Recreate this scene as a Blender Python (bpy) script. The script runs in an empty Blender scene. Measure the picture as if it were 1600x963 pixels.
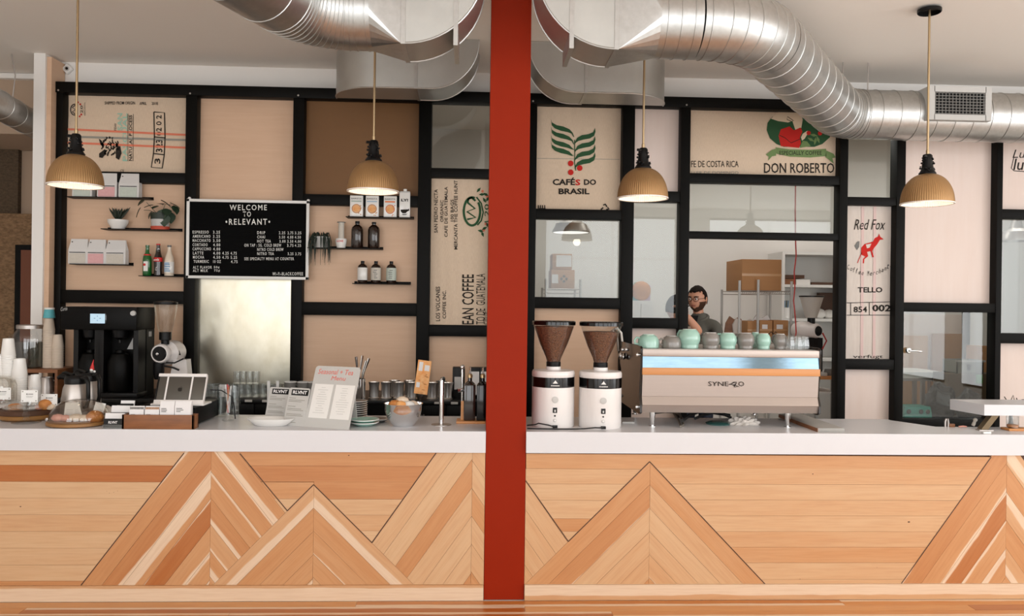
import bpy, bmesh, math, random
from mathutils import Vector as V, Matrix
R = math.radians
random.seed(7)
S = bpy.context.scene
C = S.collection
# ------------------------------------------------------------------ camera
F = 1250.0                       # focal length in pixels of the 1600x963 frame
CP = V((0, -4.74, 1.755))
CM = Matrix.Rotation(R(-2.5), 4, 'Z') @ Matrix.Rotation(R(90), 4, 'X') @ Matrix.Rotation(.0131, 4, 'Z')
cd = bpy.data.cameras.new('camera'); cam = bpy.data.objects.new('camera', cd); C.objects.link(cam)
cam.matrix_world = Matrix.Translation(CP) @ CM
cd.sensor_width = 36; cd.lens = 36*F/1600; cd.shift_y = -6.5/1600
cd.clip_start = .05
S.camera = cam
S.cycles.transparent_max_bounces = 40
FWD = (CM @ V((0, 0, -1, 0))).xyz
# ------------------------------------------------------------------ world, daylight, exposure
w = bpy.data.worlds.new('sky'); S.world = w; w.use_nodes = True
w.node_tree.nodes['Background'].inputs[0].default_value = (.80, .88, 1, 1)
w.node_tree.nodes['Background'].inputs[1].default_value = 1.2
vs = S.view_settings
vs.view_transform = 'Standard'; vs.look = 'None'; vs.exposure = -.88; vs.gamma = 1; vs.use_curve_mapping = False
def area(name, loc, rot, sx, sy, power, col=(1, 1, 1)):
    l = bpy.data.lights.new(name, 'AREA'); l.shape = 'RECTANGLE'; l.size = sx; l.size_y = sy
    l.energy = power; l.color = col
    o = bpy.data.objects.new(name, l); C.objects.link(o); o.location = loc; o.rotation_euler = rot
    return o
DAY = (.975, .975, .98)
# daylight standing in the street windows of the front wall and of the right wall
for x0, x1, p in ((-5.2, -2.6, 185), (-2.0, .8, 165), (1.4, 4.2, 170), (4.8, 7.4, 185)):
    area('window_daylight', ((x0+x1)/2, -7.18, 2.05), (R(90), 0, 0), x1-x0, 3.0, p, DAY)
for y0, y1, p in ((-6.6, -4.1, 180), (-3.6, -1.1, 220)):
    area('window_daylight', (7.98, (y0+y1)/2, 2.05), (R(90), 0, R(90)), y1-y0, 3.0, p, DAY)
# ------------------------------------------------------------------ helpers
def ray(px, py):
    return (CM @ V(((px-800)/F, -(py-475)/F, -1, 0))).xyz
def P(px, py, Y):
    d = ray(px, py); return CP + d*((Y-CP.y)/d.y)
def PZ(px, py, z=1.0):
    d = ray(px, py); return CP + d*((z-CP.z)/d.z)
def mpp(p): return (p-CP).dot(FWD)/F

def tag(o, label=None, cat=None, group=None, kind=None):
    if label: o['label'] = label
    if cat: o['category'] = cat
    if group: o['group'] = group
    if kind: o['kind'] = kind
    return o

class MB:
    def __init__(s): s.b = bmesh.new()
    def poly(s, vs):
        try: return s.b.faces.new([s.b.verts.new(v) for v in vs])
        except ValueError: return None
    def box(s, lo, hi, M=None, bev=0):
        x0, y0, z0 = lo; x1, y1, z1 = hi
        vs = [s.b.verts.new(v) for v in ((x0,y0,z0),(x1,y0,z0),(x1,y1,z0),(x0,y1,z0),(x0,y0,z1),(x1,y0,z1),(x1,y1,z1),(x0,y1,z1))]
        fs = [s.b.faces.new([vs[i] for i in f]) for f in ((3,2,1,0),(4,5,6,7),(0,1,5,4),(1,2,6,5),(2,3,7,6),(3,0,4,7))]
        if bev:
            r = bmesh.ops.bevel(s.b, geom=list({e for f in fs for e in f.edges}), offset=bev, segments=2, profile=.5, affect='EDGES')
            vs = list({v for f in r['faces'] for v in f.verts} | {v for v in vs if v.is_valid})
        if M is not None:
            for v in vs: v.co = M @ v.co
        return s
    def prism(s, pts, fn, d):          # pts 2D, fn maps 2D->3D, d the extrusion vector
        d = V(d)
        a = [s.b.verts.new(V(fn(p))) for p in pts]; b = [s.b.verts.new(v.co+d) for v in a]
        s.b.faces.new(a); s.b.faces.new(b[::-1])
        n = len(a)
        for i in range(n): s.b.faces.new((a[i], b[i], b[(i+1) % n], a[(i+1) % n]))
        return s
    def lathe(s, prof, seg=28, c=(0, 0, 0), M=None, flute=None):
        c = V(c); rings = []
        for r, z in prof:
            if r < 1e-6: ring = [s.b.verts.new(c+V((0, 0, z)))]
            else:
                ring = []
                for i in range(seg):
                    a = 2*math.pi*i/seg
                    q = r*(1+(flute[1]*math.cos(flute[0]*a) if flute else 0))
                    ring.append(s.b.verts.new(c+V((q*math.cos(a), q*math.sin(a), z))))
            rings.append(ring)
        for A, B in zip(rings, rings[1:]):
            for i in range(seg):
                j = (i+1) % seg
                if len(A) == 1 and len(B) == 1: continue
                if len(A) == 1: s.b.faces.new((A[0], B[j], B[i]))
                elif len(B) == 1: s.b.faces.new((A[i], A[j], B[0]))
                else: s.b.faces.new((A[i], A[j], B[j], B[i]))
        if M is not None:
            for ring in rings:
                for v in ring: v.co = M @ v.co
        return s
    def tube(s, pts, r, seg=8, cap=True):
        pts = [V(p) for p in pts]; n = len(pts)
        rs = r if isinstance(r, (list, tuple)) else [r]*n
        rings = []; up = None
        for i, p in enumerate(pts):
            t = (pts[min(i+1, n-1)]-pts[max(i-1, 0)]).normalized()
            if up is None: up = V((0, 0, 1)) if abs(t.z) < .9 else V((1, 0, 0))
            x = t.cross(up)
            if x.length < 1e-5: x = t.orthogonal()
            x.normalize(); up = x.cross(t).normalized()
            rings.append([s.b.verts.new(p+(x*math.cos(2*math.pi*k/seg)+up*math.sin(2*math.pi*k/seg))*rs[i]) for k in range(seg)])
        for A, B in zip(rings, rings[1:]):
            for k in range(seg): s.b.faces.new((A[k], A[(k+1) % seg], B[(k+1) % seg], B[k]))
        if cap: s.b.faces.new(rings[0][::-1]); s.b.faces.new(rings[-1])
        return s
    def ball(s, c, r, sub=2, sc=(1, 1, 1), jit=0):
        g = bmesh.ops.create_icosphere(s.b, subdivisions=sub, radius=1)
        for v in g['verts']:
            k = 1+random.uniform(-jit, jit)
            v.co = V((v.co.x*r*sc[0]*k, v.co.y*r*sc[1]*k, v.co.z*r*sc[2]*k))+V(c)
        return s
    def strip(s, pts, wd, nrm):        # flat ribbon with thickness-free width wd, pts 3D
        nrm = V(nrm); pts = [V(p) for p in pts]; L = []
        for i, p in enumerate(pts):
            t = (pts[min(i+1, len(pts)-1)]-pts[max(i-1, 0)]).normalized(); n = t.cross(nrm).normalized()
            k = wd[i] if isinstance(wd, (list, tuple)) else wd
            L.append((s.b.verts.new(p-n*k/2), s.b.verts.new(p+n*k/2)))
        for a, b in zip(L, L[1:]): s.b.faces.new((a[0], b[0], b[1], a[1]))
        return s
    def build(s, name, mat, parent=None, smooth=True, ang=38):
        me = bpy.data.meshes.new(name)
        bmesh.ops.recalc_face_normals(s.b, faces=s.b.faces)
        s.b.to_mesh(me); s.b.free()
        if smooth:
            for p in me.polygons: p.use_smooth = True
            me.set_sharp_from_angle(angle=R(ang))
        if mat: me.materials.append(mat)
        o = bpy.data.objects.new(name, me); C.objects.link(o)
        if parent: o.parent = parent
        return o

def thing(name, label, cat, loc, rz=0, group=None):
    o = bpy.data.objects.new(name, None); C.objects.link(o); o.empty_display_size = .05
    o.location = loc; o.rotation_euler = (0, 0, rz)
    return tag(o, label, cat, group)
def solo(mb, name, mat, label, cat, loc=(0, 0, 0), rz=0, group=None, ang=38):
    o = mb.build(name, mat, ang=ang); o.location = loc; o.rotation_euler = (0, 0, rz)
    return tag(o, label, cat, group)
KIDS = {}
def copy_tree(o, parent=None):
    c = o.copy(); C.objects.link(c)
    if parent: c.parent = parent
    for ch in list(o.children): copy_tree(ch, c)
    return c
def dup(root, loc, rz=0, label=None):
    c = copy_tree(root); c.location = loc; c.rotation_euler = (0, 0, rz)
    if label: c['label'] = label
    return c
def box(lo, hi, M=None, bev=0): return MB().box(lo, hi, M, bev)
def struct(mb, name, mat, parent=None):
    o = mb.build(name, mat, parent)
    if parent is None: o['kind'] = 'structure'
    return o

# text: laid out as meshes, fitted to a box  (o, u, v are in the parent's space)
TEXTS = []
def txt(s, parent, o, u, v, mat, bold=0.0, shear=0.0, name='lettering', ext=.0008, sp=1.0):
    TEXTS.append((s, parent, V(o), V(u), V(v), mat, bold, shear, name, ext, sp))
def tpx(s, parent, x0, y0, x1, y1, Y, mat, rot=0, **k):
    bl, br, tl, tr = P(x0, y1, Y), P(x1, y1, Y), P(x0, y0, Y), P(x1, y0, Y)
    L = parent.location
    if rot == 0: o, u, v = bl, br-bl, tl-bl
    elif rot == 90: o, u, v = br, tr-br, bl-br
    else: o, u, v = tl, bl-tl, tr-tl
    txt(s, parent, o-L, u, v, mat, **k)
def finish_texts():
    tmp = []
    for t in TEXTS:
        cu = bpy.data.curves.new('t', 'FONT'); cu.body = t[0]; cu.resolution_u = 2; cu.shear = t[7]; cu.offset = t[6]; cu.space_character = t[10]
        ob = bpy.data.objects.new('t', cu); C.objects.link(ob); tmp.append(ob)
    bpy.context.view_layer.update()
    dg = bpy.context.evaluated_depsgraph_get()
    for t, ob in zip(TEXTS, tmp):
        me = bpy.data.meshes.new_from_object(ob.evaluated_get(dg))
        s, parent, o, u, v, mat, bold, shear, name, ext, sp = t
        if len(me.vertices):
            xs = [q.co.x for q in me.vertices]; ys = [q.co.y for q in me.vertices]
            x0, x1, y0, y1 = min(xs), max(xs), min(ys), max(ys); n = u.cross(v).normalized()*ext
            for q in me.vertices:
                q.co = o+u*((q.co.x-x0)/max(x1-x0, 1e-6))+v*((q.co.y-y0)/max(y1-y0, 1e-6))+n
        me.name = name; me.materials.clear(); me.materials.append(mat)
        m = bpy.data.objects.new(name, me); C.objects.link(m); m.parent = parent
        bpy.data.objects.remove(ob)
def ppoly(parent, pts, Y, mat, name='print', out=.0012):
    mb = MB(); mb.poly([P(x, y, Y)+V((0, -out, 0))-parent.location for x, y in pts]); return mb.build(name, mat, parent, False)
def pstroke(parent, lines, wd, Y, mat, name='print', out=.0012):
    mb = MB()
    for pts in lines:
        q = [P(x, y, Y)+V((0, -out, 0))-parent.location for x, y in pts]
        k = mpp(q[0]+parent.location)
        mb.strip(q, [a*k for a in wd] if isinstance(wd, (list, tuple)) else wd*k, (0, 1, 0))
    return mb.build(name, mat, parent, False)

# ------------------------------------------------------------------ materials
def s2l(c): return tuple(((x/255)/12.92 if x/255 <= .04045 else ((x/255+.055)/1.055)**2.4) for x in c)+(1,)
MATS = {}
def mat(name, col, rough=.5, metal=0.0, noise=None, bump=None, emit=0, coat=0, spec=None):
    """noise=(scale(x,y,z) or number, strength, second colour or None); bump=(scale, strength)"""
    m = bpy.data.materials.new(name); m.use_nodes = True; MATS[name] = m
    n = m.node_tree.nodes; l = m.node_tree.links; b = n['Principled BSDF']
    c = s2l(col)
    b.inputs['Base Color'].default_value = c; b.inputs['Roughness'].default_value = rough; b.inputs['Metallic'].default_value = metal
    if spec is not None: b.inputs['Specular IOR Level'].default_value = spec
    if coat: b.inputs['Coat Weight'].default_value = coat; b.inputs['Coat Roughness'].default_value = .08
    if emit: b.inputs['Emission Color'].default_value = c; b.inputs['Emission Strength'].default_value = emit
    if noise or bump: tc = n.new('ShaderNodeTexCoord')
    if noise:
        sc, st, c2 = noise
        mp = n.new('ShaderNodeMapping'); l.new(tc.outputs['Object'], mp.inputs[0])
        mp.inputs['Scale'].default_value = sc if isinstance(sc, tuple) else (sc, sc, sc)
        t = n.new('ShaderNodeTexNoise'); t.inputs['Scale'].default_value = 1; t.inputs['Detail'].default_value = 5; t.inputs['Roughness'].default_value = .6
        l.new(mp.outputs[0], t.inputs['Vector'])
        rp = n.new('ShaderNodeValToRGB'); rp.color_ramp.elements[0].position = .32; rp.color_ramp.elements[1].position = .68
        q = s2l(c2) if c2 else tuple(x*.6 for x in c[:3])+(1,)
        rp.color_ramp.elements[0].color = tuple(c[i]*(1-st)+q[i]*st for i in range(3))+(1,); rp.color_ramp.elements[1].color = c
        l.new(t.outputs['Fac'], rp.inputs[0]); l.new(rp.outputs[0], b.inputs['Base Color'])
    if bump:
        mp2 = n.new('ShaderNodeMapping'); l.new(tc.outputs['Object'], mp2.inputs[0])
        sc = bump[0]; mp2.inputs['Scale'].default_value = sc if isinstance(sc, tuple) else (sc, sc, sc)
        t2 = n.new('ShaderNodeTexNoise'); t2.inputs['Scale'].default_value = 1; t2.inputs['Detail'].default_value = 3
        l.new(mp2.outputs[0], t2.inputs['Vector'])
        bp = n.new('ShaderNodeBump'); bp.inputs['Strength'].default_value = bump[1]; bp.inputs['Distance'].default_value = .01
        l.new(t2.outputs['Fac'], bp.inputs['Height']); l.new(bp.outputs[0], b.inputs['Normal'])
    return m
def glassmat(name, tint=(235, 240, 240), gloss=.05, boost=.0):
    m = bpy.data.materials.new(name); m.use_nodes = True; n = m.node_tree.nodes; l = m.node_tree.links
    n.remove(n['Principled BSDF']); out = n['Material Output']
    tr = n.new('ShaderNodeBsdfTransparent'); tr.inputs[0].default_value = s2l(tint)
    gl = n.new('ShaderNodeBsdfGlossy'); gl.inputs['Roughness'].default_value = gloss; gl.inputs[0].default_value = (1, 1, 1, 1)
    lw = n.new('ShaderNodeLayerWeight'); pw = n.new('ShaderNodeMath'); pw.operation = 'POWER'; pw.inputs[1].default_value = 4; l.new(lw.outputs['Facing'], pw.inputs[0])
    ad = n.new('ShaderNodeMath'); ad.operation = 'MULTIPLY_ADD'; ad.use_clamp = True; ad.inputs[1].default_value = .6; ad.inputs[2].default_value = .035+boost
    mx = n.new('ShaderNodeMixShader'); l.new(pw.outputs[0], ad.inputs[0]); l.new(ad.outputs[0], mx.inputs[0])
    l.new(tr.outputs[0], mx.inputs[1]); l.new(gl.outputs[0], mx.inputs[2]); l.new(mx.outputs[0], out.inputs[0])
    MATS[name] = m; return m
def woodmat(name, c0, c1, c2, rough=.45, grain=.35):
    """boards: object properties tone / sap_low / sap_high say how dark a board is and where its pale sapwood runs"""
    m = bpy.data.materials.new(name); m.use_nodes = True; n = m.node_tree.nodes; l = m.node_tree.links; b = n['Principled BSDF']
    b.inputs['Roughness'].default_value = rough
    def at(nm):
        a = n.new('ShaderNodeAttribute'); a.attribute_type = 'OBJECT'; a.attribute_name = nm; return a.outputs['Fac']
    def mth(op, x, y=None, clamp=False):
        q = n.new('ShaderNodeMath'); q.operation = op; q.use_clamp = clamp
        for i, k in enumerate((x, y)):
            if k is None: continue
            if isinstance(k, (int, float)): q.inputs[i].default_value = k
            else: l.new(k, q.inputs[i])
        return q.outputs[0]
    uv = n.new('ShaderNodeUVMap'); sp = n.new('ShaderNodeSeparateXYZ'); l.new(uv.outputs[0], sp.inputs[0])
    oi = n.new('ShaderNodeObjectInfo')
    off = mth('MULTIPLY', oi.outputs['Random'], 37.0)
    def noise(su, sv, det=3):
        cb = n.new('ShaderNodeCombineXYZ'); l.new(mth('MULTIPLY', sp.outputs[0], su), cb.inputs[0]); l.new(mth('MULTIPLY', sp.outputs[1], sv), cb.inputs[1]); l.new(off, cb.inputs[2])
        t = n.new('ShaderNodeTexNoise'); t.inputs['Scale'].default_value = 1; t.inputs['Detail'].default_value = det; l.new(cb.outputs[0], t.inputs['Vector']); return t.outputs['Fac']
    wob = mth('MULTIPLY', mth('SUBTRACT', noise(3.0, .6), .5), .32)
    v = mth('ADD', sp.outputs[1], wob)
    lo = mth('MULTIPLY', mth('SUBTRACT', v, at('sap_low')), 14.0, True); hi = mth('MULTIPLY', mth('SUBTRACT', at('sap_high'), v), 14.0, True)
    sap = mth('MULTIPLY', lo, hi)
    tone = mth('ADD', at('tone'), mth('MULTIPLY', mth('SUBTRACT', noise(1.6, 1.4, 4), .5), .4), True)
    rp = n.new('ShaderNodeValToRGB'); e = rp.color_ramp.elements; e[0].color = s2l(c0); e[1].color = s2l(c2); k = e.new(.5); k.color = s2l(c1)
    l.new(tone, rp.inputs[0])
    mx = n.new('ShaderNodeMix'); mx.data_type = 'RGBA'; l.new(sap, mx.inputs[0]); l.new(rp.outputs[0], mx.inputs[6]); mx.inputs[7].default_value = s2l((220, 193, 164))
    gr = n.new('ShaderNodeMix'); gr.data_type = 'RGBA'; gr.blend_type = 'MULTIPLY'; l.new(mx.outputs[2], gr.inputs[6]); gr.inputs[7].default_value = s2l((205, 165, 125))
    l.new(mth('MULTIPLY', mth('MULTIPLY', mth('SUBTRACT', noise(5, 9, 6), .42), 3.2, True), grain), gr.inputs[0])
    l.new(gr.outputs[2], b.inputs['Base Color'])
    MATS[name] = m; return m

M_wood = woodmat('board_wood', (207, 170, 130), (196, 142, 94), (172, 102, 48), .45, .2)
M_floorw = woodmat('floor_wood', (206, 148, 88), (196, 126, 62), (160, 86, 32), .3)
M_white = mat('white_paint', (236, 232, 227), .6, bump=(30, .03))
M_ceil = mat('ceiling_paint', (247, 240, 231), .7, bump=(14, .05))
M_slab = mat('quartz_white', (212, 211, 213), .28, noise=(60, .04, (192, 190, 191)))
M_black = mat('black_steel', (9, 8, 7), .42, bump=(60, .03), spec=.12)
M_frame = mat('frame_black', (10, 9, 7), .5, noise=((3, 3, 30), .25, (16, 14, 11)), spec=.12)
M_column = mat('rust_red_paint', (142, 35, 7), .5, noise=((3, 3, 7), .18, (128, 29, 6)), bump=((18, 18, 8), .06), spec=.1)
M_ply = mat('plywood', (220, 184, 154), .55, noise=((2.2, 2.2, 26), .35, (204, 163, 131)))
M_plyv = mat('plywood_lit', (228, 210, 200), .55, noise=((22, 3, 1.8), .3, (218, 194, 180)))  # paler plywood copy: brighter light on the right side put into its colour
M_kraft = mat('kraft_panel', (118, 80, 40), .6, noise=((3, 3, 14), .35, (112, 74, 36)))
M_burlap = mat('burlap', (226, 203, 178), .95, noise=((240, 20, 30), .4, (194, 166, 138)), bump=((420, 60, 420), .25))
M_burlapw = mat('burlap_white', (219, 207, 197), .95, noise=((60, 20, 8), .3, (200, 185, 172)), bump=((420, 60, 420), .2))
M_galv = mat('galvanised_steel', (198, 198, 196), .37, 1, noise=(26, .28, (150, 150, 146)), bump=(9, .05))
M_galvf = mat('galvanised_sheet', (196, 196, 192), .46, 1, noise=((5, 5, 5), .25, (160, 160, 157)), bump=(5, .05))
M_satin = mat('satin_steel', (222, 219, 215), .3, 1)
M_panelsteel = mat('machine_steel', (176, 163, 155), .45, 1, noise=((2, 2, 60), .15, (160, 148, 140)))
M_steel = mat('brushed_steel', (190, 183, 178), .42, 1, noise=((2, 2, 120), .2, (170, 165, 160)))
M_chrome = mat('chrome', (225, 225, 225), .07, 1)
M_backsplash = mat('steel_backsplash', (200, 194, 178), .3, 1, noise=((5, 3, 3), .5, (168, 156, 128)), bump=((4, 4, 3), .22))
M_pane = glassmat('window_glass', (240, 243, 242), .0, .0)
M_glass = glassmat('clear_glass', (246, 247, 247), .03, .035)
M_dome = glassmat('dome_glass', (236, 234, 230), .05, .05)
M_amber = glassmat('brown_glass', (150, 120, 95), .05, .0)
M_brass = mat('brass', (190, 166, 130), .4, 1)
M_shade = mat('bronze_shade', (172, 134, 90), .4, .55, noise=(6, .15, (140, 102, 58)))
M_shadein = mat('shade_white', (245, 236, 228), .4)
M_blackp = mat('black_plastic', (12, 11, 11), .4, spec=.25)
M_blackgloss = mat('black_gloss', (10, 9, 9), .12)
M_ink = mat('black_ink', (34, 28, 22), .9)
M_inkg = mat('green_ink', (42, 82, 50), .9)
M_inkt = mat('mint_ink', (160, 196, 176), .9)
M_inkr = mat('red_ink', (196, 34, 26), .9)
M_inko = mat('orange_ink', (224, 128, 100), .9)
M_inkgrey = mat('grey_ink', (150, 146, 136), .9)
M_sign = mat('sign_white', (232, 230, 226), .5)
M_paper = mat('paper', (226, 223, 222), .7)
M_greyboard = mat('grey_board', (192, 189, 184), .6)
M_felt = mat('letterboard_felt', (10, 10, 10), .95, spec=.1, bump=((1, 1, 300), .3))
M_cardboard = mat('cardboard', (176, 128, 84), .8, noise=((3, 3, 20), .2, (156, 110, 70)))
M_bagw = mat('bag_white', (214, 211, 208), .55, bump=(16, .15))
M_pink = mat('label_pink', (222, 172, 172), .6, noise=(60, .4, (205, 145, 148)))
M_sage = mat('label_sage', (196, 203, 192), .6, noise=(60, .35, (170, 182, 168)))
M_cream = mat('label_cream', (206, 198, 186), .6, noise=(60, .35, (182, 174, 160)))
M_teal = mat('teal_glaze', (156, 194, 179), .12, coat=.4)
M_greyc = mat('grey_glaze', (128, 122, 116), .14, coat=.4)
M_porc = mat('porcelain', (232, 229, 224), .15, coat=.3)
M_whitep = mat('white_enamel', (228, 222, 218), .3, coat=.2)
M_bean = mat('coffee_beans', (46, 24, 15), .35, noise=(130, .9, (142, 92, 62)), bump=(130, 1))  # paler specks in the colour stand in for highlights on the beans
M_dkwood = mat('walnut', (142, 90, 52), .5, noise=((5, 14, 30), .6, (92, 52, 26)))
M_tray = mat('tray_wood', (150, 106, 56), .45, noise=((8, 8, 20), .4, (118, 78, 38)))
M_oak = mat('oak_strip', (206, 142, 84), .4, noise=((3, 20, 30), .35, (186, 118, 62)))
M_leaf = mat('leaf_green', (42, 62, 44), .4, noise=(30, .35, (24, 40, 28)))
M_leafd = mat('leaf_dark', (34, 46, 34), .5, noise=(30, .35, (20, 28, 20)))
M_terra = mat('terracotta_red', (188, 72, 48), .6)
M_grey = mat('mid_grey', (112, 110, 106), .6)
M_lgrey = mat('light_grey', (188, 186, 182), .5)
M_skin = mat('skin', (206, 150, 122), .5)
M_hair = mat('dark_hair', (30, 21, 16), .7, bump=((90, 90, 20), .5), spec=.1)
M_beard = mat('short_beard', (74, 52, 40), .8, bump=((120, 120, 60), .5), spec=.1)
M_shirt = mat('charcoal_shirt', (92, 90, 82), .85, noise=(80, .2, (74, 72, 66)))
M_tee = mat('black_tee', (24, 23, 23), .9)
M_whitecloth = mat('white_cloth', (216, 208, 200), .9, bump=(25, .3))
M_denim = mat('dark_denim', (42, 48, 62), .9)
M_gold = mat('pastry', (206, 138, 72), .6, noise=(40, .5, (160, 84, 34)), bump=(40, .4))
M_pinkp = mat('pink_pastry', (226, 168, 150), .6, noise=(40, .4, (214, 120, 108)), bump=(40, .3))
M_creamp = mat('cream_pastry', (230, 212, 190), .6, noise=(40, .4, (206, 176, 146)), bump=(40, .3))
M_brick = mat('far_brick', (150, 118, 86), .9, noise=((30, 30, 60), .8, (92, 70, 48)), bump=((30, 30, 60), .8))
M_brickd = mat('far_brick_dark', (98, 80, 60), .9, noise=((30, 30, 60), .8, (60, 48, 36)), bump=((30, 30, 60), .8))
M_tan = mat('tan_paint', (176, 152, 130), .7)
M_brown = mat('brown_timber', (84, 52, 30), .6, noise=((4, 4, 20), .4, (62, 36, 20)))
M_doorbrown = mat('door_brown', (110, 56, 26), .5)
M_sidepanel = mat('smoked_panel', (30, 21, 15), .12, noise=(5, .3, (56, 42, 30)), spec=.3)
M_screen = mat('lit_screen', (178, 208, 226), .3, emit=.8)
M_bluecup = mat('teal_print', (90, 172, 180), .6)
M_mirror = mat('sky_tinted_strip', (118, 138, 150), .09, 1, noise=((5, 5, 26), .5, (84, 108, 124)), bump=((2.5, 2.5, 22), .10))  # blue tint and streaks in the colour stand in for window reflections
M_concrete = mat('bounce_concrete', (214, 210, 204), .5, noise=(2, .2, (196, 192, 186)))  # pale unseen floor; concrete picked to bounce neutral light up
M_orange = mat('orange_print', (230, 150, 76), .6, noise=(30, .5, (244, 214, 160)))
M_green = mat('green_glass', (20, 92, 36), .1, coat=.5)
M_cola = mat('cola', (26, 14, 10), .1, coat=.5)
M_soda = mat('pale_soda', (222, 206, 186), .15, coat=.5)
M_red = mat('red', (200, 30, 28), .5)
M_blue = mat('label_blue', (92, 138, 176), .6)
M_amberd = mat('dark_brown_bottle', (34, 20, 13), .12, coat=.6)
M_liq = mat('cold_brew', (44, 22, 14), .2)
M_toolbox = mat('teal_plastic', (14, 128, 112), .4)
M_rubber = mat('black_rubber', (16, 16, 16), .6)
M_hose = mat('braided_hose', (150, 142, 132), .4, .7, noise=(200, .5, (80, 74, 68)))
M_tamp = mat('grey_mat', (158, 154, 148), .5, bump=(60, .1))
M_slate = mat('tablet_grey', (92, 88, 82), .35, .6)
M_bulb = mat('lamp_bulb', (255, 236, 208), .3, emit=1.6)
M_redcord = mat('red_cord', (178, 40, 34), .5)
M_bin = mat('grey_bin', (138, 140, 132), .5)
M_plastic = mat('black_bag', (20, 20, 22), .25, bump=(22, .8))
# ------------------------------------------------------------------ the setting
CZ = 3.78; YF, YP = 2.15, 2.24          # ceiling height; front of the black frame, face of its panels
YB = 4.6                                # far wall of the back room
XL, XR = -7.0, 8.0
fl = thing('floor', None, None, (0, 0, 0)); fl['kind'] = 'structure'
box((XL, -7.2, -.06), (XR, YB, -.004)).build('subfloor', M_concrete, fl)
def board(name, poly, fn, d, parent, m, tone=.4, sap=(0, 0), udir=(1, 0, 0), vrange=None):
    """one board: 2D outline mapped to 3D by fn, thickness d; u runs along the grain, v 0..1 across"""
    mb = MB(); mb.prism(poly, fn, d)
    o = mb.build(name, m, parent, False)
    me = o.data; uv = me.uv_layers.new(name='UVMap'); u = V(udir).normalized(); n = V(d).normalized(); q = n.cross(u)
    vv = [q.dot(x.co) for x in me.vertices]; lo, hi = (min(vv), max(vv)) if vrange is None else vrange
    for lp in me.loops:
        c = me.vertices[lp.vertex_index].co
        uv.data[lp.index].uv = (u.dot(c), (q.dot(c)-lo)/max(hi-lo, 1e-5))
    o['tone'] = float(tone); o['sap_low'] = float(sap[0]); o['sap_high'] = float(sap[1])
    return o
rr = random.Random(3)
y = -.022
k = 0
while y > -2.2:                         # floor boards run along the bar
    x = -4.6+rr.uniform(-1.2, 0)
    while x < 5:
        ln = rr.uniform(1.6, 3.0); x1 = x+ln
        board('floorboard', [(x+.001, y-.0835), (x1-.001, y-.0835), (x1-.001, y), (x+.001, y)], lambda p: (p[0], p[1], 0), (0, 0, -.012), fl, M_floorw,
              tone=rr.choice((.15, .3, .45, .6, .85)), sap=rr.choice(((0, 0), (0, 0), (.6, 1.4), (-.4, .35))))
        x = x1
    y -= .085
struct(box((XL, -7.2, CZ), (XR, YB, CZ+.1)), 'ceiling', M_ceil)
wl = struct(box((XL-.1, -7.4, 0), (XL, YB+.1, CZ)), 'wall_left', M_white)
def wallwin(name, a0, a1, wins, fn):
    """a wall with window openings: piers, sill band and head band in one mesh, then frames and panes"""
    mb = MB(); z0, z1 = .5, 3.6
    mb.box(*fn(a0, a1, 0, z0)); mb.box(*fn(a0, a1, z1, CZ)); e = a0
    for w0, w1 in wins: mb.box(*fn(e, w0, z0, z1)); e = w1
    mb.box(*fn(e, a1, z0, z1)); root = struct(mb, name, M_white)
    return root
wallwin('wall_front', XL, XR, [(-5.2, -2.6), (-2.0, .8), (1.4, 4.2), (4.8, 7.4)], lambda a, b, c, d: ((a, -7.4, c), (b, -7.2, d)))
wallwin('wall_right', -7.2, YB, [(-6.6, -4.1), (-3.6, -1.1)], lambda a, b, c, d: ((XR, a, c), (XR+.2, b, d)))
n = 1
for w0, w1 in ((-5.2, -2.6), (-2.0, .8), (1.4, 4.2), (4.8, 7.4)):
    mb = MB()
    for a, b, c, d in ((w0, w0+.05, .5, 3.6), (w1-.05, w1, .5, 3.6), (w0, w1, .5, .55), (w0, w1, 3.55, 3.6), ((w0+w1)/2-.025, (w0+w1)/2+.025, .55, 3.55), (w0, w1, 2.7, 2.75)):
        mb.box((a, -7.34, c), (b, -7.28, d))
    f = struct(mb, 'window_%d' % n, M_black); n += 1
    box((w0+.05, -7.315, .55), (w1-.05, -7.309, 3.55)).build('window_pane', M_pane, f)
for w0, w1 in ((-6.6, -4.1), (-3.6, -1.1)):
    mb = MB()
    for a, b, c, d in ((w0, w0+.05, .5, 3.6), (w1-.05, w1, .5, 3.6), (w0, w1, .5, .55), (w0, w1, 3.55, 3.6), ((w0+w1)/2-.025, (w0+w1)/2+.025, .55, 3.55)):
        mb.box((XR+.06, a, c), (XR+.12, b, d))
    f = struct(mb, 'window_%d' % n, M_black); n += 1
    box((XR+.09, w0+.05, .55), (XR+.096, w1-.05, 3.55)).build('window_pane', M_pane, f)
# ---- the gridded wall behind the bar: black posts and rails holding panels, panes and sacks
wb = thing('wall_back', None, None, (0, 0, 0)); wb['kind'] = 'structure'
FD = YP+.03                             # back of frame
def X_at(px, Y, py=300): return P(px, py, Y).x
def member(name, x0, x1, z0, z1, y0=YF, y1=FD): return box((x0, y0, z0), (x1, y1, z1), bev=.003).build(name, M_frame, wb)
posts = {}
ztop = P(100, 128, YF).z; 
def post(nm, l, r):
    if (l+r)/2 < 746: a, b = X_at(l, YF), X_at(r, YP)
    else: a, b = X_at(l, YP), X_at(r, YF)
    posts[nm] = (a, b); member('post', a, b, 0, ztop-.005)
for nm, l, r in (('A', 86, 105), ('B', 288.5, 312), ('C', 456.5, 477.5), ('D', 653, 674), ('E', 826, 838), ('F', 969, 991), ('G', 1059, 1078), ('H', 1305, 1325), ('I', 1393, 1415), ('J', 1548, 1567)): post(nm, l, r)
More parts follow.
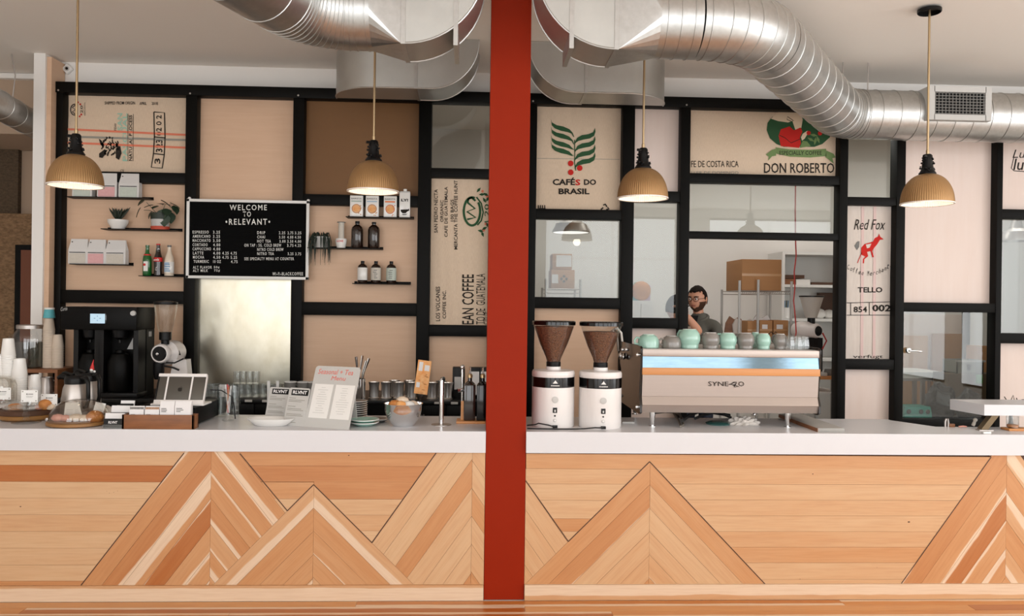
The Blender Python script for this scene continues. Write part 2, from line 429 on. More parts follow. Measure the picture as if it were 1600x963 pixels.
a, b = X_at(766, YP), X_at(780, YF); posts['D2'] = (a, b); member('post', a, b, 0, ztop-.005)
posts['K'] = (X_at(1705, YP), X_at(1725, YF)); member('post', *posts['K'], 0, ztop-.005)
xr_end = posts['K'][1]
member('top_rail', X_at(83, YF, 140), xr_end, P(105, 149, YP).z, ztop, YF-.012)
def rail(l, r, xc, t, bt):
    if t < 478: z1, z0 = P(xc, t, YF).z, P(xc, bt, YP).z
    else: z1, z0 = P(xc, t, YP).z, P(xc, bt, YF).z
    member('rail', posts[l][1]-.002, posts[r][0]+.002, z0, z1, YF+.006)
    return z0, z1
r1a = rail('A', 'B', 200, 268.5, 287.5); r1b = rail('A', 'B', 200, 454.3, 474.3)
r2a = rail('B', 'C', 385, 418, 436)
r3a = rail('C', 'D', 560, 304.5, 323); r3b = rail('C', 'D', 560, 473, 493)
r4a = rail('D', 'D2', 720, 263, 280); r4b = rail('D', 'D2', 720, 508, 526)
r5a = rail('E', 'F', 900, 327, 344); r5b = rail('E', 'F', 900, 465, 482.5)
r6a = rail('F', 'G', 1025, 298.5, 317); r6b = rail('F', 'G', 1025, 497, 513.5)
r7a = rail('G', 'H', 1190, 272.5, 289); r7b = rail('G', 'H', 1190, 363, 375)
r8a = rail('H', 'I', 1360, 308, 322.5); r8b = rail('H', 'I', 1360, 561, 578)
r9a = rail('I', 'J', 1480, 473.5, 488)
r10a = rail('J', 'K', 1585, 327, 343); r10b = rail('J', 'K', 1585, 521, 537)
r9b = (P(1480, 668, YF).z, P(1480, 656, YF).z); member('rail', posts['I'][1]-.002, posts['J'][0]+.002, r9b[0], r9b[1], YF+.006)
ztr = P(105, 149, YP).z
def panel(l, r, z0, z1, m, name, th=.016, parent=wb, y=YP):
    return box((posts[l][1]-.012, y, z0-.012), (posts[r][0]+.012, y+th, z1+.012)).build(name, m, parent)
panel('A', 'B', r1b[1], r1a[0], M_ply, 'plywood_panel'); panel('A', 'B', .02, r1b[0], M_ply, 'plywood_panel')
panel('B', 'C', r2a[1], ztr, M_ply, 'plywood_panel')
panel('B', 'C', .02, r2a[0], M_backsplash, 'steel_panel')['label'] = 'brushed steel backsplash panel'
panel('C', 'D', r3a[1], ztr, M_kraft, 'plywood_panel')['label'] = 'dark brown panel'
panel('C', 'D', r3b[1], r3a[0], M_ply, 'plywood_panel'); panel('C', 'D', .02, r3b[0], M_ply, 'plywood_panel')
panel('D', 'D2', r4a[1], ztr, M_pane, 'glass_pane', .006); panel('D', 'D2', .02, r4b[0], M_ply, 'plywood_panel')
panel('D2', 'E', .02, ztr, M_ply, 'plywood_panel')
panel('E', 'F', r5b[1], r5a[0], M_pane, 'glass_pane', .006); panel('E', 'F', .02, r5b[0], M_ply, 'plywood_panel')
panel('F', 'G', r6a[1], ztr, M_plyv, 'plywood_panel'); panel('F', 'G', r6b[1], r6a[0], M_pane, 'glass_pane', .006); panel('F', 'G', .02, r6b[0], M_plyv, 'plywood_panel')
panel('G', 'H', r7b[1], r7a[0], M_pane, 'glass_pane', .006)
panel('H', 'I', r8a[1], ztr, M_pane, 'glass_pane', .006); panel('H', 'I', .02, r8b[0], M_plyv, 'plywood_panel')
panel('I', 'J', r9a[1], ztr, M_plyv, 'plywood_panel'); panel('I', 'J', r9b[1], r9a[0], M_pane, 'glass_pane', .006); panel('I', 'J', .02, r9b[0], M_plyv, 'plywood_panel')
p10 = panel('J', 'K', r10a[1], ztr, M_plyv, 'plywood_panel'); panel('J', 'K', r10b[1], r10a[0], M_pane, 'glass_pane', .006)
p10b = panel('J', 'K', .02, r10b[0], M_plyv, 'plywood_panel')
tpx('Lu', wb, 1582, 234, 1602, 247, YP, M_ink, shear=.3, name='lettering'); tpx('luu', wb, 1583, 248, 1612, 266, YP, M_ink, bold=.01, shear=.2, name='lettering')
pstroke(wb, [[(1584, 246), (1580, 263), (1584, 267), (1612, 269)]], 1.3, YP, M_ink, name='printed_line')
pstroke(wb, [[(1569, 620), (1573, 626)], [(1579, 626), (1583, 618), (1585, 626)], [(1588, 622), (1590, 627)], [(1596, 625), (1610, 624)]], 1.4, YP, M_ink, name='printed_line')
struct(box((posts['A'][0]+.0, YP+.05, ztop), (XR, YP+.15, CZ)), 'wall_above_frame', M_white, wb)
box((xr_end, YF, 0), (XR, FD, ztop)).build('plain_wall', M_white, wb)
for px, py in ((91, 141), (297, 146), (466, 149), (1073, 164), (833, 158)):
    c = P(px, py, YF-.012); MB().lathe([(0, .004), (.007, .003), (.008, 0)], 10, c, Matrix.Translation(c)@Matrix.Rotation(R(90), 4, 'X')@Matrix.Translation(-c)).build('bolt_head', M_steel, wb)
# white wall end at the left of the frame
xa, xb = P(53, 95, 2.05).x, P(71, 95, 2.05).x
we = struct(box((xa, 2.05, 0), (xb, 2.3, CZ)), 'wall_end', M_white)
we.name = 'trim_1'
st = box((xb, 2.075, 0), (posts['A'][0]-.002, 2.3, CZ-.02)).build('timber_lining', M_ply, we)
tl = struct(box((posts['A'][0]-.12, YP+.05, ztop), (posts['A'][0]+.002, YP+.15, CZ)), 'return_wall', M_white, we)
# side hall at far left
sf = MB().box((XL, 2.72, 3.30), (xb, 2.82, CZ)).box((XL, 2.72, 3.24), (xb, 3.55, 3.30))
struct(sf, 'trim_2', M_tan)
struct(box((XL, 2.66, CZ-.05), (xb, 2.72, CZ-.004)), 'trim_3', M_white)
zq = P(20, 335, 3.5).z
struct(box((XL, 3.5, zq), (P(28, 300, 3.5).x, 3.6, 3.24)), 'wall_hall', M_brickd)
struct(box((P(28, 300, 3.55).x, 3.56, zq), (xb+.3, 3.66, 3.24)), 'wall_hall_plain', M_tan).name = 'wall_hall_right'
struct(box((XL, 3.42, 0), (xb+.3, 3.55, zq)), 'wall_hall_lower', M_brick)
dr = struct(box((P(29, 400, 3.42).x, 3.36, 0), (P(75, 400, 3.42).x, 3.42, P(35, 383, 3.4).z)), 'door_1', M_black)
box((P(34, 400, 3.36).x, 3.345, .05), (P(70, 400, 3.36).x, 3.362, P(38, 391, 3.36).z)).build('door_leaf', M_doorbrown, dr)
struct(box((posts['A'][0]-.2, 2.4, 0), (posts['A'][0]-.1, YB, CZ)), 'wall_back_room_left', M_white)
struct(box((XL, YB, 0), (XR, YB+.1, CZ)), 'wall_back_room', M_white)
# ------------------------------------------------------------------ column and bar
xc0, xc1 = P(757.7, 800, 0).x, P(820.2, 800, 0).x
solo(box((0, 0, 0), (xc1-xc0, .24, CZ)), 'column', M_column, 'square rust-red column rising through the bar to the ceiling', 'column', (xc0, 0, 0))
XB0, XB1 = P(-69, 800, 0).x, 4.6
SB = PZ(400, 648.5).y                   # back edge of the worktop
c1, c2 = PZ(1392, 657), PZ(1462, 667)
mb = MB()
out = [(XB0, -.022), (xc0-.001, -.022), (xc0-.001, .242), (xc1+.001, .242), (xc1+.001, -.022), (XB1, -.022), (XB1, c2.y), (c2.x, c2.y), (c1.x, c1.y), (c1.x, SB), (XB0, SB)]
mb.prism(out, lambda p: (p[0], p[1], .874), (0, 0, .126))
solo(mb, 'worktop', M_slab, 'long white quartz worktop with a thick front edge, notched around the red column', 'worktop')
bar = thing('bar_front', 'pale timber bar front with mountain-shaped chevron boards and dark inlay lines', 'bar', (0, 0, 0))
for x0, x1, yb in ((XB0, xc0-.01, SB-.05), (xc1+.01, c1.x-.05, SB-.05), (c1.x-.05, XB1, c2.y-.05)):
    box((x0, .022, 0), (x1, yb, .873)).build('cabinet_body', M_brown, bar)
# -- boards of the bar front, outlined on its face
def clip(poly, a, b, c):               # keep a*x+b*y <= c
    out = []
    for i in range(len(poly)):
        p, q = poly[i], poly[(i+1) % len(poly)]; fp = a*p[0]+b*p[1]-c; fq = a*q[0]+b*q[1]-c
        if fp <= 0: out.append(p)
        if (fp < 0 < fq) or (fq < 0 < fp):
            t = fp/(fp-fq); out.append((p[0]+t*(q[0]-p[0]), p[1]+t*(q[1]-p[1])))
    return out
def slope(yy): return .0131-(yy-475)*3.44e-5
def below(poly, y0, xr, s=None):       # keep below the (tilted) level line y0 given at xr
    s = slope(y0) if s is None else s; return clip(poly, s, -1, s*xr-y0)
def above(poly, y0, xr, s=None):
    s = slope(y0) if s is None else s; return clip(poly, -s, 1, y0-s*xr)
KZ = .0905                              # height of the kick board
def face(x0, x1):
    t0, t1 = P(x0, 700, 0), P(x1, 700, 0)
    def q(X, z):                        # world to pixel on the face
        d = CM.inverted() @ (V((X, 0, z))-CP).to_4d(); return (800+F*d.x/-d.z, 475-F*d.y/-d.z)
    a, b = P(x0, 800, 0).x, P(x1, 800, 0).x
    return [q(a, .873), q(b, .873), q(b, KZ), q(a, KZ)]
def inset(poly, e):
    n = len(poly); A = sum(poly[i][0]*poly[(i+1) % n][1]-poly[(i+1) % n][0]*poly[i][1] for i in range(n))
    r = poly
    for i in range(n):
        (x0, y0), (x1, y1) = poly[i], poly[(i+1) % n]; L = math.hypot(x1-x0, y1-y0)
        if L < 1e-6: continue
        nx, ny = (y1-y0)/L, -(x1-x0)/L
        if A < 0: nx, ny = -nx, -ny
        r = clip(r, nx, ny, nx*x0+ny*y0-e)
    return r
def lay(poly, tone, sap=(0, 0), dirpx=(1, 0), rng=None):
    poly = inset(poly, .16)
    cl = []
    for p in poly:
        if not cl or math.hypot(p[0]-cl[-1][0], p[1]-cl[-1][1]) > .05: cl.append(p)
    if len(cl) > 2 and math.hypot(cl[0][0]-cl[-1][0], cl[0][1]-cl[-1][1]) < .05: cl.pop()
    if len(cl) < 3: return
    dep = rr.uniform(-.0012, .0004)
    a, b = P(800, 800, 0), P(800+dirpx[0], 800+dirpx[1], 0); u = (b-a).normalized()
    board('plank', cl, lambda p: P(p[0], p[1], 0)+V((0, dep, 0)), (0, .02, 0), bar, M_wood, tone, sap, u)
LFT = face(-70, 757.2); RGT = face(820.6, 1690)
SA, SB_, SC, SD, SE = 1.282, 1.0, 1.392, 1.0, 1.41
A0, Bp, C0, D0, E0 = (330, 654), (490, 757.5), (737, 630), (1015, 721.6), (1572, 680.6)
# side lines as half planes: left side of mountain (x<ax): line y = ay + m*(ax-x); inside means y >= line
def insL(p, m, a): return clip(p, -m, -1, -(a[1]+m*a[0]))     # y + m x >= ay + m ax
def insR(p, m, a): return clip(p, m, -1, m*a[0]-a[1])         # y - m x >= ay - m ax
def outL(p, m, a): return clip(p, m, 1, a[1]+m*a[0])
def outR(p, m, a): return clip(p, -m, 1, a[1]-m*a[0])
def xlt(p, x): return clip(p, 1, .0131, x+.0131*800)
def xgt(p, x): return clip(p, -1, -.0131, -x-.0131*800)
def horiz(reg, ys, xr, specs):
    for (a, b), sp in zip(zip(ys, ys[1:]), specs):
        q = above(below(reg, a, xr), b, xr)
        if len(q) >= 3: lay(q, *sp)
def half(reg, side, a, m, cs, specs):
    for (c0, c1), sp in zip(zip(cs, cs[1:]), specs):
        q = reg
        if side < 0: q = clip(clip(q, -m, -1, -(c0+m*a[0])), m, 1, c1+m*a[0]); d = (1, -m)
        else: q = clip(clip(q, m, -1, m*a[0]-c0), -m, 1, c1-m*a[0]); d = (1, m)
        if len(q) >= 3: lay(q, *sp, dirpx=d)
N = (0, 0)
horiz(outL(LFT, SA, A0), [690, 727.6, 753.4, 779, 805, 831, 857, 883, 908, 940], 150,
      [(.12, N), (1, N), (.0, N), (.05, N), (.2, N), (.02, N), (.06, N), (.0, N), (.6, N)])
ra = outL(LFT, SB_, Bp)
half(xlt(insL(LFT, SA, A0), 329), -1, A0, SA, [640, 695.7, 737.4, 779, 820.8, 862.5, 904, 950],
     [(.55, (-.6, .12)), (.75, (.82, 1.5)), (.55, (-.6, .62)), (.95, (-.5, .1)), (.45, (.85, 1.5)), (.45, (-.6, .15)), (.4, (-.5, .6))])
half(xgt(insR(ra, SA, A0), 329), 1, A0, SA, [640, 695.7, 737.4, 779, 820.8, 862.5, 904, 950],
     [(.5, (.6, 1.5)), (.55, (-.5, .12)), (.5, (-.5, .16)), (.6, (.72, 1.5)), (.4, (.84, 1.5)), (.45, (.6, 1.5)), (.4, N)])
v = outL(insR_ := outR(LFT, SA, A0), SC, C0)
v0 = xgt(v, 300)
horiz(v0, [690, 728.5, 753.5], 520, [(.55, N), (.7, N)])
horiz(outL(xlt(v0, 490), SB_, Bp), [753.5, 780, 806], 430, [(.45, N), (.05, N)])
horiz(outR(xgt(v0, 490), SB_, Bp), [753.5, 780.5, 805, 830, 860], 580, [(.65, N), (.12, N), (.25, N), (.0, N)])
cB = [757.5, 794, 830.3, 866.6, 903, 950]
half(xlt(insL(LFT, SB_, Bp), 490), -1, Bp, SB_, [740]+cB[1:], [(.3, (.55, 1.4)), (.5, N), (.45, N), (.42, N), (.2, (.2, .8))])
half(xgt(insR(LFT, SB_, Bp), 490), 1, Bp, SB_, [740]+cB[1:], [(.25, (.5, 1.5)), (.5, N), (.45, (.9, 1.5)), (.42, N), (.3, N)])
cC = [610, 675, 719, 763, 807, 851, 895, 940]
rc = outR(LFT, SB_, Bp)
half(xlt(insL(xgt(rc, 490), SC, C0), 737), -1, C0, SC, cC, [(.15, N), (.05, N), (.6, N), (.15, N), (.1, N), (.1, N), (.6, N)])
half(xgt(rc, 737), 1, C0, 1.45, [560]+cC[1:], [(.2, N), (.2, N), (.15, N), (.5, N), (.15, N), (.2, N), (.55, N)])
rd = outL(RGT, .985, D0)
half(insR(xlt(rd, 1000), 1.45, C0), 1, C0, 1.45, [560, 675, 719, 763, 807, 851, 895], [(.2, N), (.2, N), (.22, N), (.3, N), (.15, N), (.2, N)])
r1 = xlt(outR(RGT, 1.45, C0), 1015)
board('plank', [(822.3, 709.1), (1548.1, 714.6), (1533.5, 735.4), (1026.2, 733.4), (1015, 721.5), (1002.9, 733.2), (822.0, 732.5)], lambda p: P(p[0], p[1], 0), (0, .02, 0), bar, M_wood, .42, N)
horiz(outL(r1, .985, D0), [733, 756.7, 782, 810.8, 831, 860], 900, [(.2, N), (.12, N), (.12, N), (.6, N), (.15, N)])
cD = [721.6, 758, 794.6, 831, 867.4, 904, 950]
half(xlt(insL(RGT, .985, D0), 1015), -1, D0, .985, [705]+cD[1:], [(.5, N), (.65, (.9, 1.5)), (.12, N), (.2, N), (.25, N), (.6, N)])
half(xgt(insR(RGT, 1.063, D0), 1015), 1, D0, 1.063, [705]+cD[1:], [(.48, N), (.2, N), (.08, N), (.18, N), (.28, (.92, 1.4)), (.5, N)])
r2 = xgt(outR(outL(RGT, SE, E0), 1.063, D0), 1015)
horiz(r2, [733, 757.6, 782, 806.5, 831, 855.3, 879.8, 905.6, 940], 1350,
      [(.25, N), (.12, N), (.2, N), (.15, N), (.28, N), (.42, N), (.12, N), (.2, N)])
cE = [660, 725, 769, 813, 857, 901, 950]
half(xlt(insL(RGT, SE, E0), 1572), -1, E0, SE, cE, [(.62, (-.5, .1)), (.5, (.82, 1.5)), (.9, (-.5, .2)), (.5, (-.5, .2)), (.5, (-.5, .35)), (.45, N)])
half(xgt(insR(RGT, SE, E0), 1572), 1, E0, SE, cE, [(.2, (.3, .9)), (.55, N), (.3, (-.2, .5)), (.55, N), (.3, (.6, 1.5)), (.45, N)])
for kx, ky, kr in ((167, 768, 2.0), (171, 771, 2.6), (178, 769.5, 2.4), (184, 767.5, 2.2), (32, 792, .9), (545, 712, 1), (1270, 741, 1), (1250, 905, 1.2), (1420, 816, 1.5), (1370, 887, 1.1)):
    c = P(kx, ky, 0); MB().lathe([(0, .0012), (kr*.0038, .0008), (kr*.0042, 0)], 9, M=Matrix.Translation(c)@Matrix.Rotation(R(90), 4, 'X')@Matrix.Diagonal((1.3, .7, 1, 1))).build('knot', M_brown, bar)
def inlay(pts): 
    q = [P(x, y, 0)+V((0, -.0015, 0)) for x, y in pts]
    mb = MB(); mb.strip(q, .0062, (0, 1, 0)); mb.build('inlay_strip', M_brown, bar, False)
inlay([(287.6, 708.2), (124, 918.5)]); inlay([(375, 709), (449, 798.5)]); inlay([(449, 798.5), (490, 757.5)]); inlay([(490, 757.5), (581.3, 848.5)]); inlay([(581.3, 848.5), (681.5, 708)])
inlay([(821.5, 751.5), (888, 846.5)]); inlay([(888, 846.5), (1015, 721.6)]); inlay([(1015, 721.6), (1197, 914.8)]); inlay([(1548.5, 714.5), (1406.5, 914.5)])
for x0, x1, sap in ((XB0, xc0-.003, (.12, 2)), (xc1+.003, XB1, (-1, .72))):
    board('kick_board', [(x0, 0), (x1, 0), (x1, KZ), (x0, KZ)], lambda p: (p[0], -.016, p[1]), (0, .038, 0), bar, M_wood, .3, sap)
# ------------------------------------------------------------------ ducts
DZ, DR = 3.352, .2                      # centre height and radius of the round ducts
YD0, YD1 = -.28, 1.72
RING = None
def ring(parent, c, t, r=DR, w_=.006, name='seam_ring'):
    global RING
    if RING is None:
        mb = MB(); mb.lathe([(DR-.003, -.005), (DR+.004, -.002), (DR+.004, .002), (DR-.003, .005)], 36); o = mb.build(name, M_galv, parent); RING = o.data
    else:
        o = bpy.data.objects.new(name, RING); C.objects.link(o); o.parent = parent
    o.rotation_mode = 'QUATERNION'; o.rotation_quaternion = V(t).to_track_quat('Z', 'Y'); o.location = V(c); o.scale = (r/DR, r/DR, 1)
    return o
def bend(p0, d0, d1, rad, n=10):
    """points of a horizontal bend that leaves p0 along d0 and ends along d1"""
    d0, d1 = V(d0).normalized(), V(d1).normalized(); th = d0.angle(d1); s = 1 if d0.cross(d1).z > 0 else -1
    nrm = V((-d0.y, d0.x, 0))*s; cen = p0+nrm*rad; out = []
    for i in range(n+1):
        a = th*i/n; out.append(cen-nrm*rad*math.cos(a)+d0*rad*math.sin(a))
    return out
def round_duct(name, label, pts_parts):
    root = thing(name, label, 'duct', (0, 0, 0))
    for nm, pts, step in pts_parts:
        MB().tube(pts, DR, 36, cap=False).build(nm, M_galv, root, ang=60)
        if step:
            L = 0; nxt = step*.5
            for a, b in zip(pts, pts[1:]):
                d = (b-a).length
                while L+d >= nxt:
                    ring(root, a+(b-a)*((nxt-L)/d), b-a); nxt += step
                L += d
    return root
p0 = V((P(1022, 40, YD0).x, YD0, DZ)); p1 = V((P(1086, 40, YD0).x, YD0, DZ))
pe = V((P(1335, 170, YD1).x, YD1, DZ)); dr_ = V((pe.x-.28-(p1.x+.36), YD1-YD0-.28, 0)).normalized()
b1 = bend(p1, (1, 0, 0), dr_, .62)
th = V((1, 0, 0)).angle(dr_); rad2 = .38
drop = rad2*(1-math.cos(th)); run = rad2*math.sin(th)
need = YD1-drop-b1[-1].y; q = b1[-1]+dr_*(need/dr_.y)
b2 = bend(q, dr_, (1, 0, 0), rad2)
# an open end collar joins each round duct to the rectangular one
rd_ = round_duct('round_duct', 'round spiral duct bending away along the ceiling to the right', [
    ('duct_section', [p0, p1], .075), ('elbow', b1, .08), ('duct_section', [b1[-1], q], .22), ('elbow', b2, .05), ('duct_section', [b2[-1], V((7.9, YD1, DZ))], .15)])
pl0 = V((P(583, 40, YD0).x, YD0, DZ)); pl1 = V((P(563, 40, YD0).x, YD0, DZ))
dl = V((-.34, -.94, 0)).normalized()
bl = bend(pl1, (-1, 0, 0), dl, .40, 16)
round_duct('round_duct', 'round corrugated duct bending toward the viewer at the upper left', [
    ('duct_section', [pl0, pl1], .05), ('elbow', bl, .036), ('duct_section', [bl[-1], bl[-1]+dl*1.6], .3)])
for px, py in ((1316, 112), (1355, 86)):
    a = P(px, 200, YD1); solo(MB().tube([(0, 0, 0), (0, 0, CZ-DZ-.17)], .005, 6), 'hanger_rod', M_steel, 'thin steel rod holding the right duct, %s' % ('shorter one by the bend' if px < 1330 else 'second one, right of the bend'), 'rod', (a.x, YD1, DZ+.17))
# rectangular elbows either side of the column
def rect_elbow(name, label, x_in, x_out, yf, yb, zb, hh, rad, x_riser, neck=None, seams=(), curl=None):
    """outer bottom corner is an arc; x_in end is horizontal, riser goes to the ceiling. x_out = outer riser face"""
    root = thing(name, label, 'duct', (0, 0, 0)); s = 1 if x_out > x_in else -1
    out = [(x_in, zb)]
    for i in range(15):
        a = R(90)*i/14; out.append((x_out-s*rad+s*rad*math.sin(a), zb+rad-rad*math.cos(a)))
    out += [(x_out, CZ-.002), (x_riser, CZ-.002), (x_riser, zb+hh), (x_in, zb+hh)]
    mb = MB(); mb.prism(out, lambda p: (p[0], yf, p[1]), (0, yb-yf, 0)); mb.build('duct_body', M_galvf, root, ang=30)
    # folded edge bead along the front and back of the curved side, standing seams across it
    for yy in (yf, yb): MB().tube([(x, yy, z) for x, z in out[:17]], .006, 6).build('folded_edge', M_galv, root)
    for x in seams:
        MB().box((x-.012, yf-.006, zb-.006), (x+.012, yb+.006, zb+hh)).build('seam_strip', M_galv, root)
    if neck:                            # square to round transition: four flat triangles and corner cones
        cx, ctr = neck
        sq = [(yf, zb), (yb, zb), (yb, zb+hh), (yf, zb+hh)]; n = 32; mb = MB()
        circ = [(ctr.y+DR*math.cos(2*math.pi*(k+.5)/n-R(135)-math.pi/n), ctr.z+DR*math.sin(2*math.pi*(k+.5)/n-R(135)-math.pi/n)) for k in range(n)]
        vc = [mb.b.verts.new((cx, y, z)) for y, z in circ]; vq = [mb.b.verts.new((x_in, y, z)) for y, z in sq]
        for k in range(4):
            for j in range(8):
                i0 = (k*8+j-4) % n; mb.b.faces.new((vq[k], vc[i0], vc[(i0+1) % n]))
            mb.b.faces.new((vq[k], vq[(k+1) % 4], vc[(k*8+4) % n]))
        mb.build('transition', M_galv, root, ang=9)
    if curl:
        x_in2, rc, ywall = curl           # horizontal elbow turning back into the wall
        pl = [(x_in, yf), (x_in2+(-s)*-1*0, yf)]
        pl = [(x_in, yf)]
        cx = x_in2
        for i in range(13):
            a = R(90)*i/12; pl.append((cx-s*rc*math.sin(a), yf+rc-rc*math.cos(a)))
        pl += [(x_in, yb)]
        mb = MB(); mb.prism(pl, lambda p: (p[0], p[1], zb), (0, 0, hh)); mb.build('end_elbow', M_galvf, root, ang=30)
        MB().tube([(p[0], p[1], zb) for p in pl[:14]], .006, 6).build('folded_edge', M_galv, root)
    return root
zb = 3.155
xi, xo = P(626, 70, -.45).x, P(757, 20, -.45).x
rect_elbow('rectangular_duct', 'rectangular sheet metal duct elbow in front, left of the red column', xi, xo, -.45, -.12, zb-.015, .56, .43, xi+.06, (pl0.x, V((0, YD0, DZ))), seams=(xi+.012, P(712, 60, -.45).x))
xi, xo = P(967, 70, -.45).x, P(838, 20, -.45).x
rect_elbow('rectangular_duct', 'rectangular sheet metal duct elbow in front, right of the red column', xi, xo, -.45, -.12, zb-.015, .56, .43, xi-.06, (p0.x, V((0, YD0, DZ))), seams=(xi-.012, P(893, 60, -.45).x))
zr = 3.395
xi, xo = P(650, 120, 1.4).x, P(748, 100, 1.4).x
rect_elbow('rectangular_duct', 'rear rectangular duct elbow near the wall, left of the red column', xi, xo, 1.4, 1.76, zr, .34, .37, xi+.05, None, seams=(xi, ), curl=(P(526, 160, 1.76).x+.36, .36, YF+.03))
xi, xo = P(916, 120, 1.4).x, P(827, 100, 1.4).x
rect_elbow('rectangular_duct', 'rear rectangular duct elbow near the wall, right of the red column', xi, xo, 1.4, 1.76, zr, .34, .37, xi-.05, None, seams=(xi, ), curl=(P(1036, 165, 1.76).x-.36, .36, YF+.03))
# air register on the right duct
ax, bx_ = P(1460, 160, YD1-.24).x, P(1541, 160, YD1-.24).x; zt, zl = P(1500, 143, YD1-.24).z, P(1500, 180, YD1-.24).z
vent = bpy.data.objects.new('air_register', None); C.objects.link(vent); vent.location = ((ax+bx_)/2, YD1-.24, (zt+zl)/2); vent.parent = rd_; vent['label'] = 'square white air register with a dark grid'
hw, hz = (bx_-ax)/2, (zt-zl)/2
mb = MB()
for a in ((-hw-.045, -hw+.005, -hz-.04, hz+.04), (hw-.005, hw+.045, -hz-.04, hz+.04), (-hw, hw, hz-.005, hz+.04), (-hw, hw, -hz-.04, -hz+.005)): mb.box((a[0], 0, a[2]), (a[1], .2, a[3]))
mb.build('frame', M_lgrey, vent)
box((-hw, .03, -hz), (hw, .04, hz)).build('backing', M_blackp, vent)
for i in range(15): box((-hw+2*hw*(i+.5)/15-.0028, .006, -hz), (-hw+2*hw*(i+.5)/15+.0028, .018, hz)).build('grille_bar', M_grey, vent)
for i in range(8): box((-hw, .004, -hz+2*hz*(i+.5)/8-.0028), (hw, .008, -hz+2*hz*(i+.5)/8+.0028)).build('grille_bar', M_grey, vent)
# small duct at far left
a, b = P(-70, 140, 1.1), P(62, 192, 2.7); a.z = b.z = (a.z+b.z)/2+.01
lt = thing('round_duct', 'small dull round duct in the side hall at far left', 'duct', (0, 0, 0))
MB().tube([a, b], .115, 28).build('duct_section', M_galv, lt, ang=60)
for k in (.2, .45, .62, .8): ring(lt, a+(b-a)*k, b-a, .117)
solo(MB().tube([(0, 0, 0), (.02, 0, .2), (-.02, 0, .42), (0, 0, CZ-a.z-.1)], .005, 6), 'hanger_wire', M_steel, 'bent wire hanger above the small duct at far left', 'wire', (a+(b-a)*.62)+V((0, 0, .11)))
# ------------------------------------------------------------------ pendant lamps
def pendant():
    root = thing('pendant_lamp', 'x', 'lamp', (0, 0, 0), group='bronze pendant lamps over the bar')
    pr = []
    for i in range(15):
        a = R(90)*i/14; pr.append((.165*math.cos(a)**.82 if i < 14 else .036, .205*math.sin(a)))
    pr[-1] = (.03, .206); pr = [(.165, 0)]+[(r, z) for r, z in pr if r > .03][1:]+[(.03, .206)]
    MB().lathe(pr, 288, flute=(72, .009)).build('shade', M_shade, root, ang=60)
    MB().lathe([(r*.965, z*.975+.001) for r, z in pr], 288, flute=(72, .02)).build('shade_liner', M_shadein, root, ang=60)
    MB().lathe([(.1565, -.001), (.168, -.001), (.1685, .006), (.165, .007)], 72).build('rim', M_shadein, root)
    cap = MB().lathe([(.052, .198), (.055, .206), (.042, .225), (.036, .25), (.031, .29), (.03, .325), (.022, .335), (0, .336)], 24)
    for i in range(30):
        t = random.random(); a = random.uniform(0, 6.28); rr_ = .05-.02*t; z = .215+.1*t
        cap.ball((rr_*math.cos(a), rr_*math.sin(a), z), random.uniform(.005, .009), 1)
    c = cap.build('socket_cap', M_blackp, root)
    MB().tube([(-.02, -.02, .318), (-.044, -.03, .318)], .009, 8).build('switch_key', M_blackp, c)
    MB().lathe([(.011, .33), (.011, .362), (.006, .366)], 12).build('collar', M_brass, root)
    MB().tube([(0, 0, .336), (0, 0, CZ-PLZ)], .0075, 10).build('stem', M_brass, root)
    MB().lathe([(.07, CZ-PLZ-.025), (.075, CZ-PLZ-.02), (.075, CZ-PLZ-.001), (0, CZ-PLZ-.001)], 24).build('canopy', M_blackp, root)
    MB().lathe([(0, .022), (.03, .03), (.042, .055), (.036, .09), (.018, .125), (.016, .17), (.016, .2)], 20).build('bulb', M_bulb, root)
    return root
PLZ = P(583, 300, .5).z
lamps = [(118, 'leftmost bronze ribbed pendant lamp, hanging before the burlap sack with the red stripe'),
         (582.7, 'second bronze ribbed pendant lamp, hanging in front of the dark brown panel'),
         (1004, 'third bronze ribbed pendant lamp, hanging just right of the leaf-emblem sack'),
         (1449, 'rightmost bronze ribbed pendant lamp, hanging before the tall pale panel')]
pz = [(118, 285), (583, 300), (1004, 313), (1448.5, 311.5)]
proto = pendant()
for i, ((px, lab), (qx, qy)) in enumerate(zip(lamps, pz)):
    loc = P(qx, qy, .5); loc.z = PLZ if i < 2 else PLZ-.012
    o = proto if i == 0 else copy_tree(proto)
    o.location = loc; o['label'] = lab
    l = bpy.data.lights.new('lamp_light', 'POINT'); l.energy = 1.6; l.shadow_soft_size = .04; l.color = (1, .86, .68)
    lo = bpy.data.objects.new('lamp_light', l); C.objects.link(lo); lo.location = loc+V((0, 0, -.02))
# security camera on the wall above the frame
c = P(99, 104, 2.2); sc_ = thing('security_camera', 'small white square security camera with a black lens by the wall end', 'camera', (c.x, YP+.05, c.z))
Mr = Matrix.Rotation(R(45), 4, 'Y'); box((-.035, -.035, -.035), (.035, 0, .035), Mr, .012).build('housing', M_sign, sc_)
Mx = Matrix.Rotation(R(90), 4, 'X'); MB().lathe([(0, .036), (.022, .036), (.026, .03)], 20, (0, 0, 0), Mx).build('ring', M_lgrey, sc_); MB().lathe([(0, .042), (.011, .04), (.013, .034)], 16, (0, 0, 0), Mx).build('lens', M_blackgloss, sc_)
